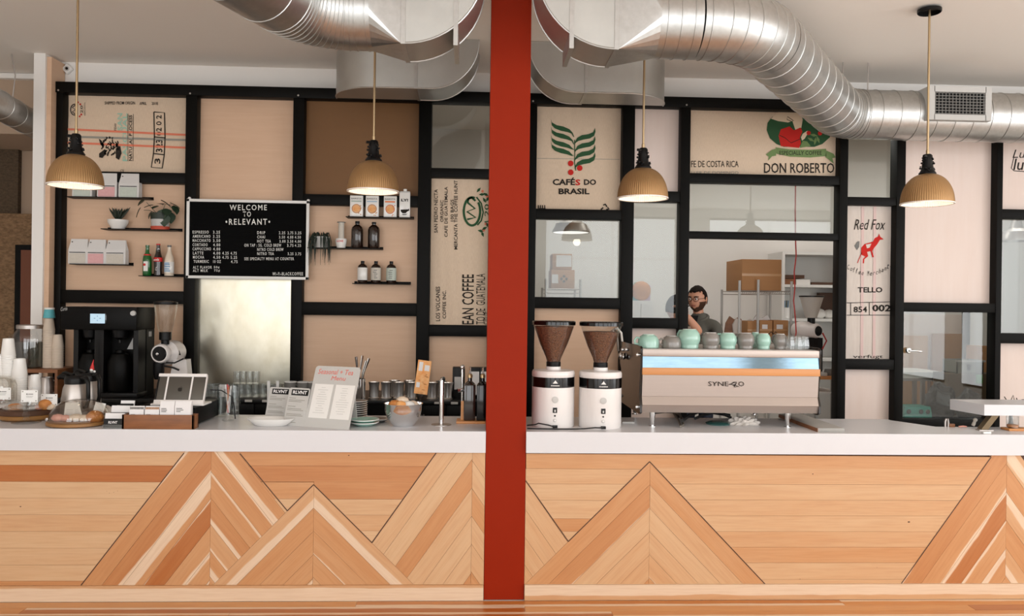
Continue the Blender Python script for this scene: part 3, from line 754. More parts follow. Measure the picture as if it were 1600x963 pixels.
# ------------------------------------------------------------------ coffee sacks framed in the wall
def sack(l, r, z0, z1, m, label):
    c = V(((posts[l][1]+posts[r][0])/2, YP, z0)); root = thing('coffee_sack', label, 'sack', c)
    hw = (posts[r][0]-posts[l][1])/2-.001
    mb = MB(); nx, nz = 24, 16; vs = [[mb.b.verts.new((-hw+2*hw*i/nx, .001+.0016*math.sin(i*1.7+j*.6)+.0012*math.sin(j*2.3), (z1-z0)*j/nz)) for i in range(nx+1)] for j in range(nz+1)]
    for j in range(nz):
        for i in range(nx): mb.b.faces.new((vs[j][i], vs[j][i+1], vs[j+1][i+1], vs[j+1][i]))
    mb.build('cloth', m, root); box((-hw, .006, 0), (hw, .018, z1-z0)).build('backing', M_ply, root)
    return root
YT = YP-.003
s1 = sack('A', 'B', r1a[1], ztr, M_burlap, 'burlap coffee sack with red stripes and stamped numbers, upper left of the wall')
for y0, y1, m in ((202, 211, M_inko), (213.5, 219, M_inkgrey), (223, 231, M_inko)):
    pstroke(s1, [[(105.5, y0), (291, y1)]], 3.2, YT, m, 'printed_stripe')
tpx('SHIPPED FROM ORIGIN', s1, 163.5, 158.5, 211, 163.5, YT, M_ink, bold=.01); tpx('APRIL', s1, 218, 159.5, 229, 164, YT, M_ink, bold=.01); tpx('2018', s1, 237, 159.5, 246.5, 164, YT, M_ink, bold=.01)
tpx('SAN', s1, 183.5, 177, 191.5, 204, YT, M_inkt, 90, bold=.02); tpx('PASCUAL', s1, 191.5, 177, 199, 252, YT, M_inkt, 90, bold=.02)
tpx('NATURAL PROCESS', s1, 201.5, 180, 206.5, 251.5, YT, M_ink, 90, bold=.02); pstroke(s1, [[(200, 178), (200, 252)], [(208.3, 178), (208, 252)]], .7, YT, M_ink, 'printed_line')
tpx('FEW', s1, 178.5, 192.5, 182, 204, YT, M_ink, 90); tpx('20', s1, 125.5, 165, 129.5, 177, YT, M_ink, 90); tpx('MERCANTA', s1, 131.5, 160, 133.5, 180.5, YT, M_ink, 90)
tpx('CV', s1, 188, 265, 194, 269, YT, M_ink)
ell = lambda cx, cy, rx, ry, a0=0, a1=360, n=28: [(cx+rx*math.cos(R(a0+(a1-a0)*i/n)), cy+ry*math.sin(R(a0+(a1-a0)*i/n))) for i in range(n+1)]
pstroke(s1, [ell(116.5, 171.5, 6, 8.5, 40, 320), [(118.5, 164), (113, 168), (118, 171.5), (113, 175), (118.5, 179)]], 1.5, YT, M_ink, 'printed_emblem')
for cx, cy in ((122, 160), (125.5, 163), (127, 179), (124.5, 182)): ppoly(s1, ell(cx, cy, 1.4, 1.6, n=8)[:-1], YT, M_inkr, 'printed_berry')
rg = random.Random(5); blob = []
for k in range(44):
    a = rg.uniform(0, 6.28); d = rg.random()**.6; cx, cy = 172+d*14*math.cos(a), 228+d*14*math.sin(a); L = rg.uniform(3, 7); t = rg.uniform(-.9, .9)+math.pi/2
    blob.append([(cx-L*math.cos(t)/2, cy-L*math.sin(t)/2), (cx+L*math.cos(t)/2, cy+L*math.sin(t)/2)])
pstroke(s1, blob, [1.2, 2.2], YT, M_ink, 'printed_bird'); ppoly(s1, [(154.5, 217), (158, 219), (163, 226), (162, 231), (157, 226)], YT, M_ink, 'printed_bird'); ppoly(s1, [(155, 240), (164, 233), (166, 240), (160, 247), (155, 246)], YT, M_ink, 'printed_bird'); ppoly(s1, [(181, 232), (188, 228), (190, 240), (186, 250), (181, 247)], YT, M_ink, 'printed_bird')
fr = [(240.5, 175), (257, 176.3), (258, 215), (256.8, 241), (253.5, 263), (236.5, 261.5), (240, 239), (241.3, 214), (240.5, 175)]
pstroke(s1, [fr, [(241.3, 214), (258, 215.5)], [(240, 240), (256.8, 242)]], 1.7, YT, M_ink, 'printed_frame')
tpx('02 0 2', s1, 244, 180, 252.5, 212, YT, M_ink, 90, bold=.015); tpx('323', s1, 243.5, 218, 254, 238, YT, M_ink, 90, bold=.02); tpx('3', s1, 241.5, 247.5, 250.5, 256, YT, M_ink, 90, bold=.02)
s2 = sack('D', 'D2', r4b[1], r4a[0], M_burlap, 'burlap coffee sack with sideways black lettering and green ring emblem, left of the red column')
for t, a in (('SAN PEDRO NECTA', (678.5, 296, 684, 364)), ('ORGANIC', (688, 313, 693, 347)), ('CAFE DE GUATEMALA', (694.5, 292, 699.5, 370.5)), ('100 BAGS', (704, 312, 709, 346)), ('MERCANTA THE COFFEE HUNT', (709.5, 282, 715, 390)), ('LOS VOLCANES', (681, 448, 687.5, 502)), ('COFFEE INC.', (691.5, 454, 697, 498))):
    tpx(t, s2, *a, YT, M_ink, 90, bold=.012)
tpx('EAN COFFEE', s2, 722, 429, 740.5, 507, YT, M_ink, 90, bold=.01); tpx('TO DE  GUATEMALA', s2, 744, 428, 758, 507, YT, M_ink, 90); tpx('CTO DE', s2, 755.5, 487, 762, 507, YT, M_ink, 90)
pstroke(s2, [ell(737.5, 330.5, 12.8, 22, -40, 290)], 3.6, YT, M_inkg, 'printed_emblem'); pstroke(s2, [[(743, 314), (737, 309), (732, 311), (731, 317), (742, 326), (730, 331), (743, 340), (730, 343)]], 3.2, YT, M_inkg, 'printed_emblem')
pstroke(s2, [[(744.5, 308), (752, 318), (755, 332), (752, 345), (746, 352)]], 2.2, YT, M_inkg, 'printed_emblem')
for cx, cy, a in ((748, 297, -50), (753, 304, 0), (759, 304, 30), (757, 313, 60), (762, 311, -60), (751, 361, 10), (757, 357, -30), (762, 352, 60), (754, 366, 70)):
    t = R(a); ppoly(s2, [(cx-5*math.cos(t), cy-5*math.sin(t)), (cx+2.2*math.sin(t), cy-2.2*math.cos(t)), (cx+5*math.cos(t), cy+5*math.sin(t)), (cx-2.2*math.sin(t), cy+2.2*math.cos(t))], YT, M_inkg, 'printed_leaf')
for cx, cy in ((754, 299), (761, 307), (759, 350), (756, 360)): ppoly(s2, ell(cx, cy, 2, 2.2, n=10)[:-1], YT, M_inko, 'printed_berry')
tpx('20', s2, 757, 319, 764, 338, YT, M_inkg, 90, bold=.01); pstroke(s2, [[(757, 347), (764, 346)]], 1.8, YT, M_inkg, 'printed_line')
s3 = sack('E', 'F', r5a[1], ztr, M_burlap, 'burlap coffee sack with green leaf emblem and red berries, right of the red column')
def cr(x, y): return (820+x/4.815, 150+y/4.815)
lw = []                                 # four leaf bands each side of the stem
for k in range(4):
    y = [172, 228, 290, 340][k]; e = [300, 355, 395, 440][k]
    top = [cr(197, y+2), cr(205, y+28), cr(240, y+48), cr(290, y+58), cr(335, y+78), cr(360, y+105), cr(371, e+8)]
    bot = [cr(366, e+10), cr(352, y+112), cr(320, y+100), cr(270, y+90), cr(225, y+72), cr(204, y+50)]
    ppoly(s3, top+bot, YT, M_inkg, 'printed_leaf')
for k in range(4):
    y = [240, 302, 365, 425][k]
    top = [cr(528, y), cr(515, y+32), cr(480, y+48), cr(430, y+55), cr(395, y+75), cr(378, y+105), cr(374, y+125)]
    bot = [cr(384, y+112), cr(405, y+98), cr(445, y+88), cr(490, y+80), cr(522, y+60), cr(532, y+28)]
    ppoly(s3, top+bot, YT, M_inkg, 'printed_leaf')
pstroke(s3, [[cr(374, 330), cr(376, 440), cr(374, 500), cr(384, 562)]], 1.4, YT, M_inkg, 'printed_stem')
for x, y in ((345, 508), (346, 575), (413, 543)): ppoly(s3, ell(*cr(x, y), 4.4, 4.5, n=20)[:-1], YT, M_inkr, 'printed_berry')
pstroke(s3, [[cr(95, 470), cr(712, 478)]], .7, YT, M_inkgrey, 'printed_line')
tpx('CAF\u00c9', s3, 863.5, 277.5, 898.5, 289.5, YT, M_ink, bold=.03); tpx('S', s3, 899, 280.5, 906.8, 289.8, YT, M_inkr, bold=.03); tpx('DO', s3, 912.5, 280.3, 931.5, 289.3, YT, M_ink, bold=.03); tpx('BRASIL', s3, 873, 294.5, 921, 303.8, YT, M_ink, bold=.03)
pstroke(s3, [[cr(572, 856), cr(590, 840)], [cr(590, 822), cr(606, 815), cr(618, 835)], [cr(612, 856), cr(634, 850), cr(622, 838)]], 2.2, YT, M_ink, 'printed_mark'); pstroke(s3, [[cr(103, 822), cr(103, 846)], [cr(118, 822), cr(118, 846)], [cr(133, 822), cr(133, 846)], [cr(150, 822), cr(150, 846)], [cr(103, 848), cr(156, 848)]], 1.6, YT, M_ink, 'printed_mark')
s4 = sack('G', 'H', r7a[1], ztr, M_burlap, 'burlap coffee sack with a red-shirted picker emblem, half hidden by the bending duct')
def c4(x, y): return (1060+x/4.378, 160+y/4.378)
ppoly(s4, [c4(*p) for p in ((640, 100), (610, 140), (604, 190), (625, 245), (670, 285), (720, 305), (930, 305), (985, 285), (1035, 240), (1048, 200), (1000, 150), (760, 60))], YT, M_inkg, 'printed_oval')
M_inkg2 = mat('olive_ink', (112, 136, 84), .9); M_cremei = mat('cream_ink', (228, 206, 178), .9)
ppoly(s4, [c4(*p) for p in ((632, 112), (680, 128), (750, 138), (800, 120), (850, 118), (830, 60), (690, 60))], YT, M_cremei, 'printed_hat', .0016)
ppoly(s4, [c4(*p) for p in ((780, 130), (800, 190), (840, 175), (850, 120), (830, 105))], YT, M_cremei, 'printed_face', .0018)
ppoly(s4, [c4(*p) for p in ((760, 165), (790, 192), (835, 172), (848, 200), (830, 240), (838, 280), (825, 312), (700, 300), (685, 230), (700, 185))], YT, M_inkr, 'printed_shirt', .002)
ppoly(s4, [c4(*p) for p in ((838, 240), (850, 215), (880, 195), (890, 205), (862, 250), (845, 262))], YT, M_cremei, 'printed_hand', .0022)
ppoly(s4, [c4(*p) for p in ((850, 262), (880, 268), (905, 300), (830, 312))], YT, M_inkg2, 'printed_leaf', .0018)
for a in ((905, 255, 30), (935, 265, 100), (955, 255, 70), (925, 225, 10)): 
    x, y, t = a; t = R(t); ppoly(s4, [c4(x+28*math.cos(t), y+28*math.sin(t)), c4(x-10*math.sin(t), y+10*math.cos(t)), c4(x-28*math.cos(t), y-28*math.sin(t)), c4(x+10*math.sin(t), y-10*math.cos(t))], YT, M_inkg2, 'printed_leaf', .0022)
for x, y in ((890, 210), (968, 212)): ppoly(s4, ell(*c4(x, y), 3.4, 3.4, n=12)[:-1], YT, M_inkr, 'printed_berry', .0024)
pstroke(s4, [[c4(690, 225), c4(730, 245), c4(770, 278), c4(835, 250)], [c4(770, 130), c4(742, 118), c4(745, 98), c4(785, 125)]], 1, YT, M_ink, 'printed_line', .003)
ppoly(s4, [c4(*p) for p in ((665, 308), (760, 322), (900, 325), (1010, 318), (1012, 368), (900, 378), (760, 372), (668, 352))], YT, M_inkg2, 'printed_ribbon', .0026)
ppoly(s4, [c4(*p) for p in ((597, 358), (640, 325), (665, 318), (668, 365), (640, 370), (612, 400), (618, 372))], YT, M_inkg2, 'printed_ribbon', .0026); ppoly(s4, [c4(*p) for p in ((1012, 330), (1060, 352), (1075, 378), (1052, 382), (1062, 420), (1025, 390), (1005, 375))], YT, M_inkg2, 'printed_ribbon', .0026)
txt_k = dict(bold=.01); tpx('ESPECIALLY COFFEE', s4, *c4(690, 332), *c4(980, 360), YT-.002, M_ink, **txt_k)
tpx('DON ROBERTO', s4, *c4(586, 415), *c4(1066, 484), YT, M_ink, bold=.008); tpx('FE DE COSTA RICA', s4, *c4(88, 400), *c4(412, 444), YT, M_ink); tpx('LLER DE DOMINGO', s4, *c4(88, 472), *c4(412, 492), YT, M_inkgrey)
s5 = sack('H', 'I', r8b[1], r8a[0], M_burlapw, 'tall whitish coffee sack printed with a leaping red fox, right side of the wall')
M_inkp = mat('faded_pink_ink', (218, 190, 184), .95)
for x in (1348, 1367): pstroke(s5, [[(x, 323), (x-1.5, 560)]], 4.5, YT, M_inkp, 'printed_stripe', .0006)
def c5(x, y): return (1310+x/3.7, 310+y/3.7)
tpx('Red Fox', s5, *c5(90, 122), *c5(272, 182), YT, M_ink, shear=.35)
ppoly(s5, [c5(*p) for p in ((132, 285), (150, 265), (185, 255), (200, 250), (210, 230), (228, 222), (235, 205), (242, 222), (262, 238), (240, 240), (225, 265), (208, 285), (195, 305), (205, 340), (196, 342), (186, 305), (165, 310), (172, 335), (150, 352), (148, 376), (140, 376), (142, 350), (156, 338), (130, 325))], YT, M_inkr, 'printed_fox')
ppoly(s5, [c5(*p) for p in ((158, 268), (190, 262), (180, 285), (165, 290))], YT, M_burlapw, 'printed_patch', .002)
pstroke(s5, [[c5(135, 315), c5(122, 345), c5(110, 375)]], 1.1, YT, M_inkr, 'printed_leg'); ppoly(s5, [c5(*p) for p in ((92, 275), (110, 250), (122, 248), (120, 280), (108, 300))], YT, M_grey, 'printed_tail')
cm = 'Coffee Merchants'
for i, ch in enumerate(cm):
    if ch == ' ': continue
    x = 52+i*16.4; yy = 400+50*math.sin(math.pi*(i+.8)/17)*1.05-i*1.2; tpx(ch, s5, *c5(x, yy-(24 if ch in 'CMhtff' else 14)), *c5(x+12, yy+4), YT, M_ink, shear=.3)
tpx('TELLO', s5, *c5(112, 514), *c5(254, 545), YT, M_ink, bold=.025); pstroke(s5, [[c5(48, 605), c5(303, 599)], [c5(48, 676), c5(303, 676)], [c5(71, 604), c5(71, 676)], [c5(179, 602), c5(179, 676)]], 1, YT, M_ink, 'printed_frame')
tpx('854', s5, *c5(88, 626), *c5(166, 660), YT, M_ink, bold=.02); tpx('002', s5, *c5(196, 615), *c5(303, 655), YT, M_ink, bold=.03); tpx('verfugt', s5, *c5(85, 905), *c5(258, 930), YT, M_ink)
# ------------------------------------------------------------------ letter board
tl, br = P(291.5, 310.5, 2.125), P(481.5, 437.5, 2.125); bw, bh = br.x-tl.x, tl.z-br.z
lb = thing('letter_board', 'black letter board menu in a white frame headed WELCOME', 'sign', (tl.x, 2.125, br.z)); fw = 4.3*mpp(tl)
box((fw*.6, .012, fw*.6), (bw-fw*.6, .024, bh-fw*.6)).build('felt', M_felt, lb)
for a in ((0, 0, bw, fw), (0, bh-fw, bw, bh), (0, 0, fw, bh), (bw-fw, 0, bw, bh)): box((a[0], 0, a[1]), (a[2], .025, a[3]), bev=.002).build('frame_bar', M_sign, lb)
for x in (.02, bw-.01): MB().ball((x, .012, bh+.004), .014, 2).build('corner_hook', M_sign, lb)
M_let = mat('letter_white', (226, 224, 218), .5)
def lt_(s, x0, y0, x1, y1): tpx(s, lb, 280+x0/5.667, 290+y0/5.667, 280+x1/5.667, 290+y1/5.667, 2.1335, M_let, bold=.012, ext=.0015, sp=1.28)
for a in (('WELCOME', 447, 170, 777, 220), ('TO', 565, 230, 636, 277), ('\u2022RELEVANT\u2022', 410, 295, 806, 348), ('ESPRESSO', 119, 400, 262, 426), ('3.25', 300, 401, 362, 427), ('AMERICANO', 119, 437, 277, 463), ('3.25', 300, 438, 362, 464), ('MACCHIATO', 119, 474, 278, 500), ('3.50', 300, 475, 364, 501),
          ('CORTADO', 119, 512, 252, 538), ('4.00', 301, 513, 364, 539), ('CAPPUCCINO', 119, 549, 282, 575), ('4.00', 301, 550, 364, 576), ('LATTE', 122, 586, 214, 612), ('4.00', 301, 587, 364, 613), ('4.25', 382, 587, 438, 613), ('4.75', 455, 588, 510, 614),
          ('MOCHA', 122, 622, 221, 648), ('4.50', 301, 623, 364, 649), ('4.75', 382, 624, 438, 650), ('5.25', 456, 624, 512, 651), ('TURMERIC', 128, 660, 262, 686), ('10 OZ', 301, 661, 370, 687), ('4.75', 458, 662, 517, 688), ('ALT FLAVOR', 122, 712, 290, 737), ('50\u00a2', 307, 713, 357, 738), ('ALT MILK', 122, 742, 255, 766), ('75\u00a2', 309, 743, 360, 768),
          ('DRIP', 691, 405, 762, 431), ('2.25', 883, 407, 939, 432), ('2.75', 960, 407, 1010, 433), ('3.25', 1025, 408, 1081, 433), ('CHAI', 691, 443, 760, 469), ('3.50', 884, 445, 937, 470), ('4.00', 957, 445, 1010, 471), ('4.50', 1024, 446, 1077, 471), ('HOT TEA', 691, 480, 812, 506), ('3.00', 888, 482, 942, 507), ('3.50', 958, 482, 1010, 508), ('4.00', 1023, 483, 1081, 508),
          ('ON TAP : SG. COLD BREW', 577, 516, 904, 543), ('3.75', 956, 518, 1012, 544), ('4.25', 1023, 519, 1079, 544), ('NITRO COLD BREW', 691, 554, 924, 580), ('NITRO TEA', 691, 591, 839, 617), ('3.25', 961, 593, 1011, 618), ('3.75', 1028, 594, 1080, 619), ('SEE SPECIALTY MENU AT COUNTER', 577, 636, 1016, 662), ('Wi-Fi-BLACKCOFFEE', 826, 768, 1097, 797)): lt_(*a)
# ------------------------------------------------------------------ wall shelves and what stands on them
def shelf(x0, x1, y, lab, d=.135):
    a, b = P(x0, y, YP-d), P(x1, y, YP-d)
    r = thing('wall_shelf', lab, 'shelf', (a.x, YP-d, a.z))
    box((0, 0, -.006), (b.x-a.x, d, 0)).build('ledge', M_frame, r); box((0, d-.004, 0), (b.x-a.x, d, .02)).build('back_lip', M_frame, r)
    return a.z
SY = YP-.08
zs = {}
for k, x0, x1, y, lab in (('a', 102, 230, 306.5, 'thin dark shelf holding three bags, behind the leftmost lamp'), ('b', 157, 276, 357, 'thin dark shelf holding two potted plants'), ('c', 108, 198, 412, 'thin dark shelf holding the lower row of three bags'), ('d', 216, 278, 430.5, 'short dark shelf holding three drink bottles'),
                        ('e', 540, 645, 338, 'thin dark shelf holding four milk cartons'), ('f', 480, 596, 386.5, 'thin dark shelf holding the trailing plant and brown jugs'), ('g', 550, 640, 442.5, 'lowest thin dark shelf holding three small brown bottles')): zs[k] = shelf(x0, x1, y, lab)
def bag(px, w_, h_, key, mlab, lab, dots=True):
    x = P(px, 350, SY).x; k = mpp(P(px, 350, SY)); W_, H_ = w_*k, h_*k
    r = thing('coffee_bag', lab, 'bag', (x, SY, zs[key]), group='white coffee bags on the wall shelves')
    mb = MB(); sec = [(0, W_/2-.003, .03), (.008, W_/2, .033), (H_*.55, W_/2, .03), (H_*.62, W_/2*.99, .026), (H_*.86, W_/2*.9, .010), (H_, W_/2*.87, .005)]
    rings = []
    for z, hx, hy in sec:
        rings.append([mb.b.verts.new(p) for p in ((-hx, -hy, z), (hx, -hy, z), (hx*(.9 if z > H_*.3 else 1), 0, z), (hx, hy, z), (-hx, hy, z), (-hx*(.9 if z > H_*.3 else 1), 0, z))])
    mb.b.faces.new(rings[0][::-1]); mb.b.faces.new(rings[-1])
    for A, B in zip(rings, rings[1:]):
        for i in range(6): mb.b.faces.new((A[i], A[(i+1) % 6], B[(i+1) % 6], B[i]))
    mb.build('pouch', M_bagw, r, ang=30)
    box((-W_*.44, -.035, .004), (W_*.40, -.0325, H_*.42)).build('label', mlab, r)
    mb = MB()
    for i in range(11): mb.box((-W_*.44+W_*.84*i/11, -.0335, H_*.445), (-W_*.44+W_*.84*(i+.82)/11, -.031, H_*.475))
    t = mb.build('name_strip', M_ink, r); t['kind'] = 'stuff'
    MB().lathe([(0, .0335), (.004, .033), (.005, .028)], 8, (-W_*.36, 0, 0), Matrix.Translation((0, .019, H_*.88))@Matrix.Rotation(R(90), 4, 'X')).build('valve', M_ink, r)
for a in ((130.5, 30, 38, 'a', M_sage, 'white coffee bag with sage label under the leftmost lamp, upper shelf'), (169, 30, 38, 'a', M_pink, 'white coffee bag with pink label on the upper shelf'), (203, 31, 38, 'a', M_sage, 'white coffee bag with pale label, rightmost on the upper shelf'),
          (125, 29, 39, 'c', M_cream, 'white coffee bag with cream label, leftmost of the lower row'), (153.5, 28, 38.5, 'c', M_pink, 'white coffee bag with pink label, middle of the lower row'), (183.5, 31, 38, 'c', M_cream, 'white coffee bag with cream label, rightmost of the lower row')): bag(*a)
def on(key, px): return V((P(px, 380, SY).x, SY, zs[key])), mpp(P(px, 380, SY))
# succulent
c, k = on('b', 184); r = thing('potted_succulent', 'spiky succulent in a white footed bowl on the shelf', 'plant', c)
MB().lathe([(0, 0), (9*k, 0), (10*k, 1.5*k), (15*k, 10*k), (15.5*k, 14.5*k), (14.5*k, 14.5*k), (13*k, 11*k), (0, 11*k)], 32).build('bowl', M_porc, r); MB().lathe([(0, 13*k), (13.6*k, 12.5*k)], 20).build('soil', M_brown, r)
for i in range(20):
    a = i*2.4; L = (26-10*(i/20))*k*random.uniform(.85, 1.1); t = R(8+34*(1-i/20)); d = V((math.sin(t)*math.cos(a), math.sin(t)*math.sin(a), math.cos(t))); o = V((0, 0, 13*k))
    MB().tube([o, o+d*L*.35, o+d*L*.8+V((0, 0, .003)), o+d*L+V((0, 0, .006))], [1.4*k, 2.1*k, 1.3*k, .1*k], 6).build('leaf', M_leafd, r)
# pothos
c, k = on('b', 250); r = thing('potted_pothos', 'leafy trailing plant in a grey pot with a red base on the shelf', 'plant', c)
MB().lathe([(0, 0), (13.5*k, 0), (14*k, 5*k), (12.5*k, 5.4*k)], 28).build('saucer', M_terra, r); MB().lathe([(0, .5*k), (11.5*k, .5*k), (12.5*k, 5*k), (14*k, 16*k), (14*k, 24*k), (13*k, 24*k), (12.4*k, 20*k), (0, 20*k)], 28).build('pot', M_lgrey, r)
MB().lathe([(14.2*k, 16*k), (14.4*k, 26*k), (0, 27*k)], 24).build('soil', M_leafd, r)
def leaf(parent, o, L, wd, az, el, m=M_leaf):
    mb = MB(); M = Matrix.Translation(o)@Matrix.Rotation(az, 4, 'Z')@Matrix.Rotation(-el, 4, 'Y')
    prof = [(0, .05), (.15, .7), (.35, 1), (.6, .85), (.85, .4), (1, .02)]; L_ = []
    for t, q in prof:
        z = -.18*L*t*t; L_.append([mb.b.verts.new(M@V((t*L, s*q*wd/2, z+(.06*L*abs(s))))) for s in (-1, 0, 1)])
    for A, B in zip(L_, L_[1:]):
        for i in range(2): mb.b.faces.new((A[i], B[i], B[i+1], A[i+1]))
    return mb.build('leaf', m, parent)
for dx, dz, L, az, el in ((-22, 42, 11, 180, -35), (-26, 29, 13, 200, -60), (-10, 34, 11, 200, -10), (-4, 33, 10, 250, -20), (4, 41, 14, 20, -25), (15, 38, 14, 0, -20), (20, 34, 13, 330, -50), (6, 27, 15, 270, -70), (10, 20, 16, 280, -75), (3, 14, 15, 265, -80), (15, 24, 15, 320, -70), (-12, 24, 10, 220, -60), (0, 36, 12, 90, 10), (12, 28, 13, 300, -40)):
    leaf(r, V((dx*k, -.03+.03*math.sin(dx), (dz+4)*k)), L*1.25*k, L*1.15*k, R(az), R(el))
mb = MB(); mb.tube([(-6*k, 0, 26*k), (-12*k, -.02, 34*k), (-20*k, -.02, 42*k)], .0022, 6); mb.tube([(-6*k, 0, 26*k), (-16*k, -.02, 30*k), (-24*k, -.02, 30*k)], .0022, 6); mb.tube([(2*k, 0, 26*k), (8*k, -.01, 40*k), (18*k, -.02, 39*k)], .0022, 6); mb.build('stem', M_leafd, r)
# drink bottles
def bottle(name, key, px, prof, m, lab, group, parts=(), cap=None):
    c, k = on(key, px); r = thing(name, lab, 'bottle', c, group=group)
    MB().lathe([(a*k, b*k) for a, b in prof], 24).build('glass', m, r)
    for nm, z0, z1, rr_, mm in parts: MB().lathe([(rr_*k, z0*k), (rr_*k+.0006, z0*k+.001), (rr_*k+.0006, z1*k-.001), (rr_*k, z1*k)], 24).build(nm, mm, r)
    if cap: MB().lathe([(cap[0]*k, cap[1]*k), (cap[0]*k, cap[2]*k), (0, cap[2]*k+.001)], 18).build('cap', cap[3], r)
    return r, k
bp = [(0, 0), (6.3, 0), (6.8, 1), (6.8, 24), (6, 30), (3.2, 36), (2.6, 44), (2.9, 45), (2.9, 47)]
g = 'drink bottles on the short shelf'
r, k = bottle('drink_bottle', 'd', 230.5, bp, M_green, 'green glass drink bottle on the short shelf', g, (('neck_label', 29.5, 33.5, 5.2, M_red),), (3, 45, 47.6, M_green))
mb = MB(); mb.box((-3*k, -6.95*k, 7*k), (3.5*k, -6.4*k, 22*k)); mb.build('label', M_porc, r); MB().ball((-1.5*k, -6.9*k, 17*k), 2.2*k, 2, (1, .12, 1)).build('label_mark', M_red, r)
r, k = bottle('drink_bottle', 'd', 247.5, [(0, 0), (5.9, 0), (6.2, 2), (5.6, 10), (6.3, 22), (6.1, 28), (4, 36), (2.8, 44), (2.8, 49)], M_cola, 'dark cola bottle with red label on the short shelf', g, (('label', 22, 28.5, 6.5, M_red), ('clear_neck', 37, 48, 3.8, M_glass)), (3.1, 48, 50, M_red))
txt('cola', r, (-4*k, -6.8*k, 23.4*k), (8*k, 0, 0), (0, 0, 3.6*k), M_porc, shear=.3, bold=.02); txt('cl', r, (-1.5*k, -6.3*k, 8*k), (3*k, 0, 0), (0, 0, 8*k), M_porc, shear=.2)
r, k = bottle('drink_bottle', 'd', 264.8, [(0, 0), (6.6, 0), (7, 1), (7, 25), (6, 30), (3.4, 37), (2.8, 43), (3, 47)], M_soda, 'clear soda bottle with blue and white label on the short shelf', g, (('label', 5, 22, 7.2, M_porc),), (3.1, 45, 48, M_grey))
mb = MB()
for z in (7, 10, 13.5, 16.5, 19): mb.box((-4.6*k, -7.45*k, z*k), (4.6*k*random.uniform(.5, 1), -6*k, (z+1.6)*k))
mb.build('label_print', M_blue, r)['kind'] = 'stuff'
# cartons
def carton(px, lab, wpx, hpx, ring_col, cap=False):
    c, k = on('e', px); r = thing('milk_carton', lab, 'carton', c, group='cartons on the shelf'); a = wpx*k/2; h = hpx*k
    box((-a, -.032, 0), (a, .032, h), bev=.003).build('box', M_porc, r)
    if cap:
        box((-a*.95, -.025, h), (a*.95, .025, h+.012), bev=.004).build('gable', M_lgrey, r); MB().lathe([(.016, h+.01), (.016, h+.032), (0, h+.032)], 16).build('cap', M_porc, r)
        txt('LY!', r, (-a*.65, -.0335, h*.64), (a*1.3, 0, 0), (0, 0, h*.11), M_ink, bold=.04)
        mb = MB(); f = lambda p: (p[0]*a, -.034, p[1]*h); mb.prism([(-.75, .31), (.55, .33), (.5, .24), (.2, .17), (-.4, .17), (-.7, .24)], f, (0, .0015, 0)); mb.prism([(.45, .3), (.85, .36), (.9, .28), (.5, .24)], f, (0, .0015, 0)); mb.prism([(-.6, .13), (.6, .15), (.3, .11), (-.3, .1)], f, (0, .0015, 0)); mb.build('printed_cup', M_ink, r, False)
    else:
        Mx = Matrix.Translation((0, -.0325, h*.38))@Matrix.Rotation(R(90), 4, 'X'); q = a*.72
        MB().lathe([(q*.82, 0), (q, 0), (q, .001), (q*.82, .001)], 28, M=Mx).build('printed_ring', ring_col[0], r); MB().lathe([(0, .0006), (q*.78, .0006)], 28, M=Mx).build('printed_foam', M_orange, r)
        mb = MB(); mb.box((-a*.8, -.0336, h*.70), (a*.75, -.032, h*.76)); mb.build('printed_band', ring_col[1], r); txt('BARISTA', r, (-a*.8, -.0335, h*.82), (a*1.6, 0, 0), (0, 0, h*.07), M_ink)
        mb = MB(); 
        for i in range(6): mb.ball((a*random.uniform(.3, .85), -.032, h*random.uniform(.05, .6)), a*.1, 1, (1, .1, 1))
        mb.build('printed_dots', ring_col[0], r)['kind'] = 'stuff'
oc = (mat('printed_brown', (196, 132, 70), .6), mat('printed_sage', (168, 182, 170), .6)); od = (oc[0], mat('printed_pale_blue', (170, 190, 205), .6)); oe = (mat('printed_rust', (216, 120, 60), .6), mat('printed_orange', (232, 118, 48), .6))
carton(557, 'white milk carton with a pale green band, leftmost under the lamp', 20, 33, oc); carton(581.5, 'white milk carton with a pale blue band, second under the lamp', 20, 33, od); carton(609.5, 'white milk carton with an orange band, third under the lamp', 20, 33, oe); carton(632, 'pale grey oat milk carton with black cup print and cap', 16.5, 39, oc, True)
# trailing plant, dripper, growlers
c, k = on('f', 502); r = thing('trailing_plant', 'trailing grassy plant in a grey pot hanging over the shelf edge', 'plant', c)
MB().lathe([(0, 0), (11*k, 0), (14*k, 17*k), (13*k, 17*k), (0, 14*k)], 24).build('pot', M_lgrey, r)
mb = MB()
for i in range(64):
    a = random.uniform(0, 6.28); q = random.uniform(4, 10)*k; h0 = 17*k; out_ = random.uniform(13, 18)*k; dn = random.uniform(14, 40)*k if i % 3 else random.uniform(0, 14)*k
    ca, sa = math.cos(a), math.sin(a)*.6-.25
    mb.tube([(q*ca, q*sa, h0), (out_*.7*ca, out_*.7*sa, h0+random.uniform(3, 7)*k), (out_*ca, out_*sa-.02, h0-dn*.4), (out_*ca*random.uniform(.9, 1.1), out_*sa-.03, h0-dn-6*k)], [.0035, .0045, .0035, .001], 5)
mb.build('foliage', M_leafd, r)['kind'] = 'stuff'
c, k = on('f', 533); r = thing('coffee_dripper', 'pale tube standing in a white cup with red print on the shelf', 'dripper', c)
MB().lathe([(0, 0), (6.5*k, 0), (8.5*k, 8*k), (9*k, 13*k), (8*k, 15*k), (7.5*k, 15*k)], 24).build('cup', M_porc, r)
